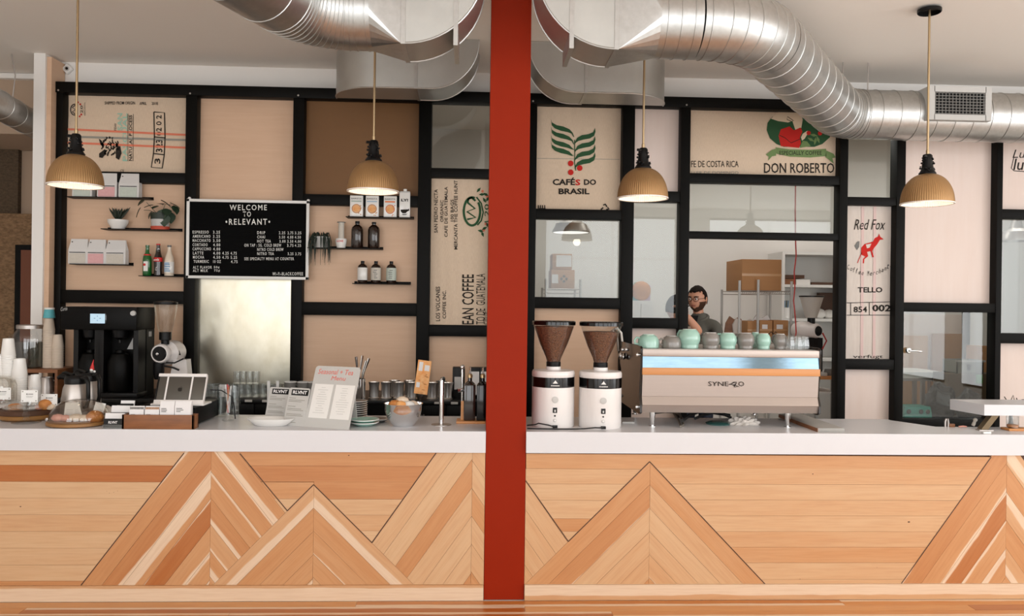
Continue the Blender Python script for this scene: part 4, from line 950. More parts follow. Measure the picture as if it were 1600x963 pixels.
MB().tube([(0, 0, 13*k), (0, 0, 40*k)], 4.6*k, 20).build('tube', M_cream, r); MB().lathe([(6.5*k, 40*k), (6.5*k, 41*k), (0, 41*k)], 20).build('lid', M_grey, r); txt('LOVE', r, (-5*k, -8.9*k, 9*k), (10*k, 0, 0), (0, 0, 3*k), M_red, bold=.03)
for px, h, lab in ((558, 42.5, 'large dark brown glass jug, left of the pair on the shelf'), (584, 41.5, 'large dark brown glass jug, right of the pair on the shelf')):
    bottle('growler', 'f', px, [(0, 0), (8.6, 0), (9.3, 1), (9.3, 29), (8.2, 33), (4.4, 36.5), (3, 37.5), (3, 41)], M_amberd, lab, 'brown jugs on the shelf', (('neck_glass', 36.8, 38.6, 3.2, M_glass),), (3.5, 38.6, h, M_blackp))
for px, lab, ml in ((567, 'small brown bottle with a plain cream label, leftmost on the lowest shelf', M_porc), (588, 'small brown bottle with a tan printed label, middle of the lowest shelf', M_cream), (612, 'small brown bottle with a pale green printed label, rightmost on the lowest shelf', M_sage)):
    r, k = bottle('syrup_bottle', 'g', px, [(0, 0), (7.2, 0), (7.6, .8), (7.6, 25), (6.6, 28), (3, 30.5), (2.6, 34)], M_amberd, lab, 'brown bottles on the lowest shelf', (('label', 5, 24.5, 7.8, ml),), (2.9, 30.5, 35, M_blackp))
    if ml is not M_porc:
        mb = MB(); Z = [8, 11, 14, 17, 20]
        for z in Z: mb.lathe([(8.0*k, z*k), (8.05*k, (z+1.2)*k)], 10, M=Matrix.Identity(4))
        o = MB(); 
        for z in Z: o.box((-3.5*k*random.uniform(.5, 1), -8.15*k, z*k), (3.5*k*random.uniform(.5, 1), -7*k, (z+1.1)*k))
        mb.b.free(); o.build('label_print', M_grey, r)['kind'] = 'stuff'
# ------------------------------------------------------------------ back counter under the left part of the wall
BZ, BY = 1.0, 1.45
xe = P(812, 600, BY).x
bc = thing('back_counter', 'long black back counter with small handled drawers along the wall', 'counter', (0, 0, 0))
box((-3.5, BY, .0), (xe, YF-.01, BZ-.03)).build('body', M_black, bc); box((-3.5, BY-.02, BZ-.03), (xe+.01, YF-.01, BZ), bev=.003).build('top', M_blackp, bc)
for px0, px1, hc in ((362, 398, 388), (399, 436, 415), (437, 560, 500), (661, 697, 684), (698, 735, 710)):
    a, b = P(px0, 640, BY).x, P(px1, 640, BY).x; d = box((a+.004, BY-.014, .80), (b-.004, BY, BZ-.035), bev=.002).build('drawer', M_black, bc)
    h = P(hc, 627+(hc-400)*.011, BY-.03); box((h.x-.027, BY-.032, h.z-.009), (h.x+.027, BY-.014, h.z+.009), bev=.003).build('handle', M_lgrey, d)
def bk(px, Y=1.62): return V((P(px, 600, Y).x, Y, BZ))
# riser shelf with cups and dispenser
RZ = 1.215; a, b = P(18, 570, 1.42).x, P(90, 570, 1.42).x
r = thing('riser_shelf', 'dark wooden riser shelf on the back counter at far left', 'shelf', (a, 1.42, BZ))
box((0, 0, RZ-BZ-.025), (b-a, .34, RZ-BZ)).build('board', M_dkwood, r)
for x in (.01, b-a-.03): box((x, .02, 0), (x+.02, .32, RZ-BZ-.025)).build('leg', M_dkwood, r)
def cupmesh(r0, r1, h):                 # upside-down paper cup: wide rim below
    return MB().lathe([(r0*.94, 0), (r0*1.03, .001), (r0*1.03, .006), (r0, .008), (r1, h-.002), (r1*.9, h), (r1*.86, h-.006), (0, h-.006)], 28)
CUPS = {}
ORD = 'first second third fourth fifth sixth seventh eighth ninth tenth eleventh twelfth thirteenth fourteenth fifteenth sixteenth seventeenth eighteenth nineteenth twentieth twenty-first twenty-second twenty-third twenty-fourth twenty-fifth twenty-sixth twenty-seventh twenty-eighth twenty-ninth thirtieth'.split()
def cup_stack(name, label, group, loc, r0, r1, h, n, step, m, tops=0, topmat=None):
    for i in range(n):
        key = (r0, r1, h)
        mm = topmat if i >= n-tops else m
        if (key, mm.name) not in CUPS:
            o = cupmesh(r0, r1, h).build(name, mm); CUPS[(key, mm.name)] = o.data
        else:
            o = bpy.data.objects.new(name, CUPS[(key, mm.name)]); C.objects.link(o)
        o.location = V(loc)+V((0, 0, step*i)); o['category'] = 'paper cup'; o['group'] = group
        o['label'] = ORD[n-1-i]+' cup from the top of '+label
k = mpp(bk(76, 1.58))
M_cuptan = mat('kraft_cup', (206, 190, 172), .7)
for px, n, lab in ((77, 17, 'the tan stack right of the glass dispenser'), (91, 10, 'the tan stack beside the black brewer')):
    l = bk(px-1.5, 1.58); l.z = RZ
    g_ = 'takeaway cups in '+lab
    cup_stack('paper_cup', lab, g_, l, .041, .030, .095, n, .018, M_cuptan)
    if px > 85: continue
    t = MB().lathe([(.0415, 0), (.042, .003), (.034, .062), (.0345, .075), (.031, .078), (0, .074)], 28)
    o = solo(t, 'cup_sleeve', M_bluecup, 'teal printed paper cup on top of '+lab, 'paper cup', l+V((0, 0, n*.018+.078)))
    MB().lathe([(.0352, .066), (.0362, .068), (.0362, .078), (.034, .08), (.0, .076)], 28).build('lid', M_porc, o)
# drinks dispenser
l = bk(46, 1.6); l.z = RZ; k = mpp(l); r = thing('drink_dispenser', 'large clear glass water dispenser with a grey metal lid', 'dispenser', l)
MB().lathe([(0, 0), (.115, 0), (.12, .01), (.122, .22), (.115, .255), (.09, .29), (.088, .305)], 36).build('jar', M_glass, r)
M_water = glassmat('water', (150, 150, 142), .02, .03)
MB().lathe([(0, .008), (.114, .008), (.117, .2), (0, .2)], 32).build('water', M_water, r)
MB().lathe([(.094, .3), (.094, .325), (.09, .33), (0, .33)], 32).build('lid', M_steel, r); MB().tube([(.03, -.115, .03), (.03, -.16, .03), (.03, -.165, .01)], .01, 8).build('tap', M_steel, r)
for a_ in (R(200), R(340)): MB().tube([(.12*math.cos(a_), .12*math.sin(a_), .25), (.14*math.cos(a_), .14*math.sin(a_), .235), (.121*math.cos(a_), .121*math.sin(a_), .2)], .006, 6).build('lug', M_glass, r)
def pitcher(px, Y, z, r_, h, lab, k_=1):
    l = bk(px, Y); l.z = z; r = thing('steel_pitcher', lab, 'pitcher', l)
    MB().lathe([(0, 0), (r_, 0), (r_, .004), (r_*.96, h*.5), (r_*.82, h*.85), (r_*.88, h), (r_*.85, h), (r_*.78, h*.86), (0, h*.8)], 28).build('body', M_steel, r); MB().tube([(r_*.9, 0, h*.85), (r_*1.5, 0, h*.8), (r_*1.5, 0, h*.3), (r_*.95, 0, h*.2)], .006, 6).build('handle', M_steel, r)
pitcher(50, 1.5, BZ, .047, .165, 'steel milk pitcher under the dispenser shelf, left one')
pitcher(73.5, 1.5, BZ, .05, .15, 'steel milk pitcher under the dispenser shelf, right one')
# black batch brewer
x0, x1 = P(98, 540, 1.42).x, P(213, 540, 1.42).x; W_ = x1-x0; zt = P(170, 480, 1.42).z-BZ; zh = P(170, 516, 1.42).z-BZ
r = thing('batch_brewer', 'large black coffee brewer with a small lit screen, on the back counter', 'coffee machine', (x0, 1.42, BZ))
box((-.02, 0, zh), (W_, .35, zt), bev=.008).build('head', M_black, r); box((.05, .2, .0), (W_-.005, .35, zh)).build('body', M_black, r); box((.05, .02, 0), (W_, .22, .04), bev=.006).build('base', M_blackp, r)
for x in (.05, W_*.38, W_*.44, W_-.045): box((x, .06, .04), (x+.035, .22, zh)).build('upright', M_blackp, r)
k = mpp(P(170, 500, 1.42))
box(((138-97)*k, -.006, zh+.045), ((164-97)*k, 0, zh+.125), bev=.003).build('bezel', M_blackgloss, r); s = box(((139-97)*k, -.0075, zh+.05), ((161.5-97)*k, -.005, zh+.122)).build('screen', M_screen, r)
mb = MB(); cx, cz = (150-97)*k, zh+.088; 
for s_ in (-1, 1): mb.box((cx+s_*.02-.006, -.0085, cz-.002), (cx+s_*.02+.006, -.007, cz+.002)); mb.box((cx-.002, -.0085, cz+s_*.016-.004), (cx+.002, -.007, cz+s_*.016+.004))
mb.build('screen_icon', M_grey, s)
MB().lathe([(0, .018), (.018, .016), (.021, 0)], 20, M=Matrix.Translation((107.5*k, 0, zt-.045))@Matrix.Rotation(R(90), 4, 'X')).build('knob', M_lgrey, r)
box((W_-.006, .24, .46), (W_-.003, .29, .50)).build('sticker', M_lgrey, r)
txt('Curtis', r, (-.018, -.001, zh+.138), (.05, 0, .008), (0, 0, .028), M_lgrey, shear=.3)
for xx, m_ in ((W_*.27, M_blackgloss), (W_*.68, M_blackgloss)):
    MB().lathe([(.075, .04), (.085, .06), (.085, .27), (.06, .33), (.03, .34), (.03, .36), (0, .36)], 24, (xx, .12, 0)).build('server', M_black, r); MB().lathe([(.06, zh), (.05, zh-.06), (.012, zh-.08), (.012, zh-.1)], 20, (xx, .12, 0)).build('brew_cone', M_blackp, r)
mb = MB(); mb.prism([(0, 0), (.045, 0), (.045, .09)], lambda p: (W_*.72+p[0], .198, zh-.155+p[1]), (0, -.002, 0)); mb.build('notice', M_lgrey, r)
# white shop grinder with clear hopper
l = bk(264, 1.62); r = thing('shop_grinder', 'white bulk coffee grinder with empty clear hopper, beside the black brewer', 'grinder', l)
def zz(py, Y=1.62): return P(264, py, Y).z-BZ
k = mpp(l)
MB().lathe([(.046, zz(520)), (.060, zz(508)), (.073, zz(495)), (.083, zz(482)), (.086, zz(474))], 32, (-5*k, -.02, 0)).build('hopper', M_glass, r)
MB().lathe([(.084, zz(476)), (.088, zz(475)), (.088, zz(472)), (0, zz(470))], 32, (-5*k, -.02, 0)).build('hopper_lid', M_blackp, r)
MB().lathe([(.03, zz(538)), (.03, zz(532)), (.045, zz(531)), (.045, zz(519)), (.0, zz(519))], 28, (-5*k, -.02, 0)).build('collar', M_blackp, r)
cz = zz(548); ax_ = V((.8, .6, 0)).normalized(); q = ax_.to_track_quat('Z', 'Y').to_matrix().to_4x4()
Mg = Matrix.Translation((-8*k, -.08, zz(552)))@V((.12, .99, 0)).to_track_quat('Z', 'Y').to_matrix().to_4x4()
MB().lathe([(0, -.012), (.066, -.012), (.074, 0), (.074, .03), (.062, .06), (.078, .085), (.094, .1), (.097, .2), (.09, .24), (.07, .262), (0, .268)], 36, M=Mg).build('motor_housing', M_whitep, r)
d_ = MB().lathe([(0, -.02), (.05, -.02), (.058, -.011), (.058, -.005)], 32, M=Mg).build('burr_cover', M_blackp, r); MB().lathe([(0, -.04), (.01, -.038), (.012, -.02)], 14, M=Mg@Matrix.Translation((.004, 0, 0))).build('dial', M_chrome, d_)
mb = MB(); c_ = Mg@V((0, 0, .16))+V((.083, -.055, 0)); mb.prism([(-.018, -.014), (.018, -.018), (.002, .022)], lambda p: c_+V((p[0]*.55, .0+p[0]*.83, p[1])), (.004, -.003, 0)); mb.build('emblem', M_ink, r)
mb = MB(); mb.prism([(-.02, 0), (.16, 0), (.13, zz(562)), (.03, zz(562))], lambda p: (p[0], .0, p[1]), (0, .1, 0)); mb.build('column', M_whitep, r)
MB().lathe([(.03, zz(567)), (.04, zz(565)), (.04, zz(585)), (.03, zz(592)), (0, zz(592))], 20, (-12*k, -.05, 0)).build('spout', M_blackp, r); MB().tube([(0, -.06, zz(566)), (14*k, -.08, zz(566)), (24*k, -.03, zz(560))], .006, 6).build('cable', M_rubber, r); MB().tube([(-2*k, -.07, zz(571)), (14*k, -.1, zz(573)), (22*k, -.09, zz(577))], .008, 6).build('bag_clip', M_rubber, r)
box((-.05, -.12, 0), (.2, .2, .025), bev=.006).build('base', M_whitep, r)
l = bk(296, 1.5); solo(MB().lathe([(0, 0), (.05, 0), (.052, .14), (.05, .145), (.046, .02), (0, .02)], 28), 'dosing_cup', M_chrome, 'short steel dosing cup behind the tablet stand', 'cup', (l.x, 1.52, BZ), ang=40)
# glass tumblers crowded on the back counter
tumb = None; i = 0
rg = random.Random(11)
for row, (Y, xs, zb_) in enumerate(((1.56, range(322, 440, 11), BZ), (1.66, range(328, 450, 12), BZ), (1.60, range(373, 404, 10), BZ+.105))):
    for px in xs:
        l = bk(px+rg.uniform(-1, 1), Y); l.z = zb_
        if tumb is None:
            tumb = thing('glass_tumbler', 'x', 'glass', l, group='clear glasses on the back counter')
            MB().lathe([(0, .006), (.024, .006), (.026, 0), (.028, .004), (.032, .1), (.0305, .1), (.027, .012), (0, .012)], 20).build('vessel', M_glass, tumb); o = tumb
        else: o = copy_tree(tumb); o.location = l
        n_ = list(xs).index(px); o['label'] = ORD[n_]+' clear tumbler from the left in the '+('front row on the back counter', 'rear row before the steel panel', 'upper row stacked on the front glasses')[row]
        if row == 2: l.z += .001; o.location = (l.x, 1.56+.0, BZ+.103)
# upside-down steel tumblers row
st = None
for i, (px, Y) in enumerate(((585, 1.56), (604, 1.56), (624, 1.56), (644, 1.56), (676, 1.56), (700, 1.56), (617, 1.70), (640, 1.70), (690, 1.70))):
    l = bk(px-.5, Y)
    if st is None:
        st = thing('steel_tumbler', 'x', 'cup', l, group='steel tumblers on the back counter')
        MB().lathe([(.036, 0), (.043, 0), (.044, .006), (.038, .012), (.037, .10), (.043, .125), (.044, .13), (.041, .13), (.034, .10), (0, .02)], 28).build('vessel', M_satin, st); o = st
    else: o = copy_tree(st); o.location = l
    o['label'] = (ORD[i]+' steel tumbler from the left in the front row on the back counter') if i < 6 else 'steel tumbler standing behind the front row, '+('left one', 'middle one', 'right one')[i-6]
for i, px in enumerate((454, 474, 490)):
    l = bk(px, 1.58); o = thing('grey_mug', ('dark grey mug behind the left small menu board', 'dark grey mug behind the right small menu board', 'dark grey mug mostly hidden by the white menu board')[i], 'mug', l, group='dark grey mugs on the back counter')
    MB().lathe([(0, 0), (.036, 0), (.046, .02), (.048, .12), (.045, .12), (.042, .03), (0, .02)], 28).build('body', M_grey, o); MB().lathe([(.045, .12), (.0485, .12), (.0485, .126), (.045, .126)], 28).build('rim', M_porc, o)
    MB().tube([(.045, -.01, .1), (.075, -.02, .09), (.075, -.02, .05), (.045, -.01, .035)], .006, 6).build('handle', M_grey, o)
l = bk(562, 1.5); r = thing('tool_jar', 'steel jar of bar spoons and tongs behind the white menu board', 'jar', l)
MB().lathe([(0, 0), (.045, 0), (.045, .16), (.042, .16), (.04, .01), (0, .01)], 24).build('jar', M_chrome, r)
for a_ in ((-.015, .33, -.03), (.0, .34, .02), (.02, .30, .05), (.03, .32, .07)): MB().tube([(a_[0]*.4, 0, .02), (a_[0], -.01, .2), (a_[2], -.01, a_[1])], [.005, .006, .011], 8).build('utensil', M_chrome, r)
# dark canister and black tins near the column
r = thing('water_tower', 'tall black water tower with a chrome ball tap near the column', 'tap', bk(716, 1.62)); k = mpp(bk(716))
box((-9*k, 0, 0), (10*k, .1, .245), bev=.004).build('body', M_blackp, r); box((-6*k, -.003, .07), (6*k, 0, .17)).build('label', M_lgrey, r)
for i, px in enumerate((741, 758)):
    o = thing('coffee_tin', ('black tin with white label, left of two behind the bottles', 'black tin with white label beside the red column')[i], 'tin', bk(px, 1.6), group='black tins behind the bottles')
    box((-8.5*k, 0, 0), (8.5*k, .1, .245), bev=.004).build('body', M_blackp, o); box((-7*k, -.003, .03), (7.5*k, 0, .215)).build('label', M_paper, o)
# ------------------------------------------------------------------ front counter, left of the column
WT = 1.0
def at(px, py): return PZ(px, py, WT)
# paper cups at far left (upside down stacks)
for px, py, top, r0, r1, h, lab in ((12, 647, 530, .043, .032, .115, 'the tallest white stack at far left'), (3, 653, 553, .045, .034, .12, 'the white stack cut by the left photo edge'), (30, 650, 560, .048, .034, .125, 'the white stack left of the steel pitchers'), (55, 649, 585, .036, .027, .085, 'the short stack behind the front price card')):
    l = at(px, py); l.y = .60; l.x = P(px, 620, .6).x; k = mpp(l); H = P(px, top, .6).z-WT; st_ = .0155 if h > .1 else .013; n = max(1, int(round((H-h)/st_))+1)
    cup_stack('paper_cup', lab, 'white paper cups in '+lab, l, r0, r1, h, n, st_, M_porc)
def price_card(px, py, w_, h_, lab, z, clip=True, Y=None, parent=None):
    l = at(px, py) if Y is None else V((P(px, 640, Y).x, Y, WT)); l.z = z; k = mpp(l)
    r = thing('price_card', lab, 'card', l, R(4)); a, h = w_*k/2, h_*k; b = .024 if clip else 0
    box((-a, -.001, b), (a, .001, b+h)).build('card', M_sign, r)
    for x in (-a*.8, a*.8):
        for z_ in (b+h*.12, b+h*.88): MB().lathe([(0, .0022), (.004, .002), (.004, 0)], 8, M=Matrix.Translation((x, 0, z_))@Matrix.Rotation(R(90), 4, 'X')).build('printed_dot', M_inkgrey, r)
    mb = MB(); mb.box((-a*.15, -.0022, b+h*.64), (a*.45, 0, b+h*.70)); mb.box((-a*.4, -.0022, b+h*.5), (a*.45, 0, b+h*.52)); mb.box((-a*.35, -.0022, b+h*.4), (a*.35, 0, b+h*.42)); mb.prism([(-a*.38, b+h*.62), (-a*.2, b+h*.62), (-a*.22, b+h*.72), (-a*.36, b+h*.72)], lambda p: (p[0], -.0022, p[1]), (0, .002, 0)); mb.build('printed_lines', M_grey, r)['kind'] = 'stuff'
    if clip: box((-.014, -.006, 0), (.014, .006, .03), bev=.002).build('clip', M_glass, r)
    return r
# round wooden board on low feet with pastries, behind
l = at(46, 649); l.y = .37; l.x = P(46, 645, .37).x
r = thing('serving_board', 'dark round wooden serving board on short feet at far left', 'board', l)
MB().lathe([(0, .0), (.15, .0), (.166, .012), (.17, .03), (.166, .034), (0, .034)], 48).build('disc', M_tray, r)
MB().lathe([(.160, .034), (.168, .036), (.172, .062), (.168, .066), (.155, .066), (0, .064)], 48).build('upper_disc', M_brown, r)
BT = WT+.066
def lump(px, Y, z, r_, sc, m, lab, name='pastry', dx=0, cat='pastry', grp=None):
    x = P(px, 640, Y).x+dx; mb = MB(); mb.ball((0, 0, r_*sc[2]*.92), r_, 3, sc, .05); return solo(mb, name, m, lab, cat, (x, Y, z), group=grp)
lump(24, .30, BT, .036, (1.2, .9, .55), M_gold, 'golden pastry on the dark round board, left')
for i, (px, m, lab) in enumerate(((63, M_pinkp, 'pink berry pastry slice behind the front price card'), (71, M_gold, 'crusty golden pastry on the board, right of the pink one'), (79, M_creamp, 'pale glazed pastry at the right of the dark board'))):
    lump(px, .30, BT, (.03, .036, .028)[i], (1.1, .9, (.6, .95, .7)[i]), m, lab)
# glass cake stands
def cake_stand(px, py, r_, lab, dome=False):
    l = at(px, py); r = thing('cake_stand', lab, 'cake stand', l)
    MB().lathe([(0, 0), (.078, 0), (.08, .004), (.05, .012), (.022, .02), (.016, .032), (.026, .048), (.02, .058), (.017, .068), (.03, .082), (.04, .09), (0, .09)], 32).build('pedestal', M_glass, r)
    MB().lathe([(0, .09), (r_, .091), (r_+.004, .094), (r_+.004, .1), (r_, .1), (0, .097)], 48).build('plate', M_glass, r)
    if dome: pass
    return l
c1_ = cake_stand(41, 661, .122, 'clear glass pedestal cake stand at the counter edge, holding a price card')
c2_ = cake_stand(-14, 652, .15, 'clear glass pedestal cake stand cut off by the left edge')
r = thing('glass_dome', 'clear glass dome with a knob covering the cake stand at the left edge', 'dome', c2_+V((0, 0, .101)))
MB().lathe([(.138, 0), (.14, .003), (.139, .1), (.13, .13), (.10, .152), (.03, .16), (0, .16)], 40).build('cover', M_dome, r); MB().lathe([(0, .16), (.012, .162), (.012, .175), (.022, .185), (.02, .2), (0, .206)], 20).build('knob', M_glass, r)
for i, dx in enumerate((-.05, .05)): lump(-14, c2_.y, WT+.101, .04, (1.2, 1, .6), (M_gold, M_pinkp)[i], ('golden pastry under the glass dome', 'pink iced pastry under the glass dome')[i], dx=dx)
price_card(45.5, 661, 24.5, 19, 'white price card on the clear glass cake stand, nearest the camera', c1_.z+.1)
price_card(76.5, 652, 24.5, 18.5, 'white price card standing behind the pastries on the dark board', BT, Y=.30)
price_card(4, 656, 24, 18.5, 'white price card cut by the left edge', WT+.1+.001, Y=c2_.y-.145+.03)
# thermal carafes
def carafe(px, py, lab, h_=.235, turn=0):
    l = V((P(px, 620, py).x, py, WT)); r = thing('thermal_carafe', lab, 'carafe', l, R(turn))
    MB().lathe([(0, 0), (.079, 0), (.083, .006), (.082, .05), (.078, .12), (.068, .19), (.058, .215), (.056, .222)], 40).build('body', M_steel, r)
    MB().lathe([(.06, .216), (.062, .24), (.058, .258), (.05, .268), (0, .27)], 32).build('lid', M_blackp, r)
    MB().tube([(-.04, -.02, .255), (-.08, -.03, .262), (-.105, -.035, .25)], [.022, .018, .012], 10).build('spout', M_blackp, r)
    MB().tube([(.05, 0, .25), (.095, .0, .255), (.115, 0, .23), (.118, 0, .12), (.1, 0, .075), (.08, 0, .07)], [.014, .014, .013, .012, .011, .01], 10).build('handle', M_blackp, r)
    MB().tube([(-.0, -.01, .268), (-.06, -.02, .285), (-.085, -.02, .28)], [.012, .01, .008], 8).build('thumb_lever', M_blackp, r)
    return l
l1 = carafe(117, .41, 'steel thermal carafe with black lid, front one of two', turn=-25)
l2 = carafe(137, .595, 'steel thermal carafe with black lid, rear one wearing the red-hatted gnome', turn=-30)
r = thing('gnome_figure', 'tiny gnome with a pointed red hat and white beard on the carafe lid', 'figurine', l2+V((.03, -.01, .271)))
MB().lathe([(0, 0), (.013, 0), (.014, .01), (.0, .022)], 14).build('body', M_grey, r); MB().ball((0, -.006, .017), .011, 2).build('beard', M_porc, r); MB().tube([(0, 0, .02), (.002, 0, .04), (.004, 0, .06), (.010, 0, .085)], [.014, .01, .005, .001], 12).build('hat', M_red, r); MB().ball((.02, -.008, .008), .008, 2).build('hand', M_porc, r)
# domed tray of pastries in front
l = at(124, 663); k = mpp(l); r = thing('pastry_tray', 'round wooden tray with a low clear dome at the counter edge', 'tray', l); q = 46*k
MB().lathe([(0, 0), (q*.93, 0), (q, .006), (q, .02), (q*.96, .024), (0, .022)], 56).build('tray', M_tray, r)
MB().lathe([(q*.94, .024), (q*.95, .03), (q*.9, .07), (q*.75, .115), (q*.5, .14), (q*.2, .15), (0, .151)], 48).build('dome', M_dome, r)
for px in (-1.0, .99): MB().lathe([(0, .012), (.009, .01), (.01, 0)], 12, M=Matrix.Translation((px*q, -.02, .03))@Matrix.Rotation(R(90), 4, 'X')).build('latch', M_steel, r)
for dx, m, s_, lab in ((-.105, M_pinkp, .034, 'pink pastry under the low dome, left'), (-.06, M_pinkp, .03, 'pale pink pastry under the low dome, second'), (.0, M_creamp, .036, 'cream scone under the low dome, centre'), (.05, M_creamp, .032, 'cream scone under the low dome, right of centre'), (.11, M_gold, .045, 'brown muffin under the low dome, right')):
    mb = MB(); mb.ball((0, 0, s_*.6), s_, 3, (1.1, .95, .66 if m is not M_gold else .85), .05); solo(mb, 'pastry', m, lab, 'pastry', l+V((dx, -.04, .0225)))
for dx, rot, lab in ((-.07, 0, 'upright white price card inside the low dome, left'), (-.015, 22, 'leaning white price card inside the low dome, middle'), (.09, -10, 'white price card inside the low dome, right')):
    r2 = thing('price_card', lab, 'card', l+V((dx, .015, .023)))
    Mr = Matrix.Rotation(R(-rot), 4, 'Y')@Matrix.Rotation(R(-12), 4, 'X'); box((-.031, -.001, .004), (.031, .001, .105), Mr).build('card', M_porc, r2)
    mb = MB()
    for z in (.03, .04, .05, .06): mb.box((-.02, -.002, z), (.018, 0, z+.002), Mr)
    mb.build('printed_lines', M_lgrey, r2)['kind'] = 'stuff'
# business cards in tiered holders
Y_ = None
for i, (px, py, w_, hb, hw_, lab) in enumerate(((177.5, 667.5, 29, 13.5, 9, 'black business cards marked RLVNT in the front clear holder'), (187, 664, 27, 6, 11, 'black and white business cards in the middle clear holder'), (198, 661, 20, 8, 5, 'black and white business cards in the rear holder'))):
    l = at(px, py); l.y = (.012, .065, .118)[i]; l.x = P(px, 655, l.y).x; k = mpp(l); zb_ = (0, .057, .095)[i]; a = w_*k/2
    h_ = thing('card_holder', ('clear card holder at the counter edge, front tier', 'clear card holder, middle tier', 'dark card holder, rear tier')[i], 'holder', l)
    box((-a-.004, -.016, 0), (a+.004, .026, zb_+.004)).build('step', M_glass if i == 0 else M_blackp, h_); box((-a-.004, -.018, 0), (a+.004, -.0165, zb_+.024)).build('lip', M_glass, h_)
    c_ = thing('card_stack', lab, 'cards', l+V((0, 0, zb_+.0045)))
    Ml = Matrix.Rotation(R(-14), 4, 'X')
    box((-a, -.012, 0), (a, -.004, hb*k), Ml).build('black_card', M_blackp, c_); box((-a, -.003, 0), (a+.003, .006, (hb+hw_)*k), Ml).build('white_card', M_paper, c_)
    if i == 0: txt('RLVNT', c_, Ml@V((-a*.5, -.0123, hb*k*.42)), V((a*.95, 0, 0)), Ml@V((0, 0, hb*k*.3)), M_paper, bold=.03)
# wooden box of packets
wx0, wx1 = P(192, 665, 0).x, P(304, 665, 0).x; l = V((wx0, -.014, WT)); W_ = wx1-wx0; r = thing('packet_box', 'open wooden box with reddish grain at the counter edge, holding white packets', 'box', l); h_ = .083
for a in ((0, 0, W_, .012), (0, .07, W_, .082), (0, 0, .012, .082), (W_-.012, 0, W_, .082)): box((a[0], a[1], 0), (a[2], a[3], h_), bev=.001).build('side_board', M_dkwood, r)
box((.01, .01, 0), (W_-.01, .072, .008)).build('bottom', M_dkwood, r)
k = mpp(l)
for i, (px, w_, top, lab) in enumerate(((215.5, 22, 634, 'white packet with beaded top in the wooden box, leftmost'), (239.5, 22, 634, 'white packet with beaded top in the wooden box, second'), (263, 22, 626, 'taller plain white packet in the wooden box, third'), (287.5, 25, 625.5, 'taller plain white packet in the wooden box, rightmost'))):
    o = thing('coffee_packet', lab, 'packet', (P(px, 640, .03).x, .027, WT+.009), group='white packets in the wooden box'); a = w_*k/2; H = (669-top)*k-.009
    mb = MB(); mb.prism([(-.018, 0), (.016, 0), (.014, H*.8), (.003, H), (-.001, H), (-.016, H*.8)], lambda p: (-a, p[0], p[1]), (2*a, 0, 0)); mb.build('pouch', M_paper, o)
    for z in (.6, .66, .72)[:3 if i > 1 else 1]: box((-a*.8, -.0185, H*z-.002), (-a*.8+a*random.uniform(.3, .9), -.0165, H*z+.002)).build('printed_line', M_grey, o)
    if i < 2:
        mb = MB()
        for x in range(9):
            for z in range(2): mb.ball((-a+.006+(2*a-.012)*x/8, -.011-.004*z*0, H*.9+z*.007-.004), .0042, 1)
        mb.build('beads', M_grey if i == 0 else M_cardboard, o)['kind'] = 'stuff'
# cash drawer with tablet stand
dx0, dx1 = P(207, 640, .09).x, P(304, 664, .085).x; l = V((dx0, .088, WT)); r = thing('cash_drawer', 'black metal cash drawer under the white tablet stand', 'drawer', l); W_ = dx1-dx0
box((0, 0, .008), (W_, .44, .112), bev=.004).build('case', M_black, r); box((.006, -.006, .018), (W_-.006, .0, .1)).build('drawer_front', M_black, r)
for x in (.03, W_-.03):
    for y in (.03, .4): MB().lathe([(0, 0), (.012, 0), (.012, .009)], 12, (x, y, 0)).build('foot', M_rubber, r)
DT = WT+.112
fl_ = P(281, 625, .22); tl_ = V((fl_.x, .20, DT)); k = mpp(tl_)
r = thing('tablet_stand', 'white tablet till stand seen from behind with grey back and apple mark', 'tablet', tl_)
Mt = Matrix.Translation((0, 0, .012))@Matrix.Rotation(R(-24), 4, 'X'); H = .175; a = .142; sh = -.004
box((-a-.02, -.02, 0), (a+.015, .13, .012), bev=.004).build('foot', M_whitep, r)
def tp(lo, hi, nm, m, par=None, bev=.004): return box(lo, hi, Mt, bev).build(nm, m, par or r)
bodyt = tp((-a, 0, 0), (a, .014, H), 'tablet_back', M_slate)
tp((-a-.004, -.008, H-.006), (a+.004, .02, H+.014), 'top_bar', M_whitep); tp((-a-.006, -.012, -.008), (a+.008, .02, .02), 'bottom_bar', M_whitep)
tp((a, -.004, 0), (a+.006, .018, H), 'side_frame', M_whitep, bev=.001); tp((-a-.006, -.004, 0), (-a, .018, H), 'side_frame', M_blackp, bev=.001)
for x in (-a*.62, a*.42): tp((x-.004, -.004, .0), (x+.006, .0, H), 'strap', M_whitep, bev=.001)
mb = MB(); ap = [(0, .62), (.25, .72), (.5, .7), (.72, .5), (.62, .3), (.62, .05), (.78, -.12), (.62, -.5), (.35, -.78), (.0, -.7), (-.35, -.78), (-.66, -.45), (-.78, 0), (-.7, .45), (-.4, .72)]
f_ = lambda p: Mt@V((-.005+p[0]*.017, -.0012, .088+p[1]*.017)); mb.prism(ap, f_, (0, -.0005, 0)); mb.prism([(0, .78), (.08, 1.0), (.32, 1.22), (.3, .95)], f_, (0, -.0005, 0)); mb.build('emblem', M_ink, bodyt, False)
MB().lathe([(0, .004), (.022, .003), (.024, 0)], 20, (0, -.015, .012)).build('cable_port', M_blackp, r)
solo(MB().tube([(0, 0, 0), (.06, .02, -.005), (.12, .05, -.05), (.13, .06, -.12), (.13, .08, -.19)], .004, 6), 'cable', M_rubber, 'thin black cable curling from the right of the tablet stand', 'cable', tl_+V((a+.015, .1, .085)))
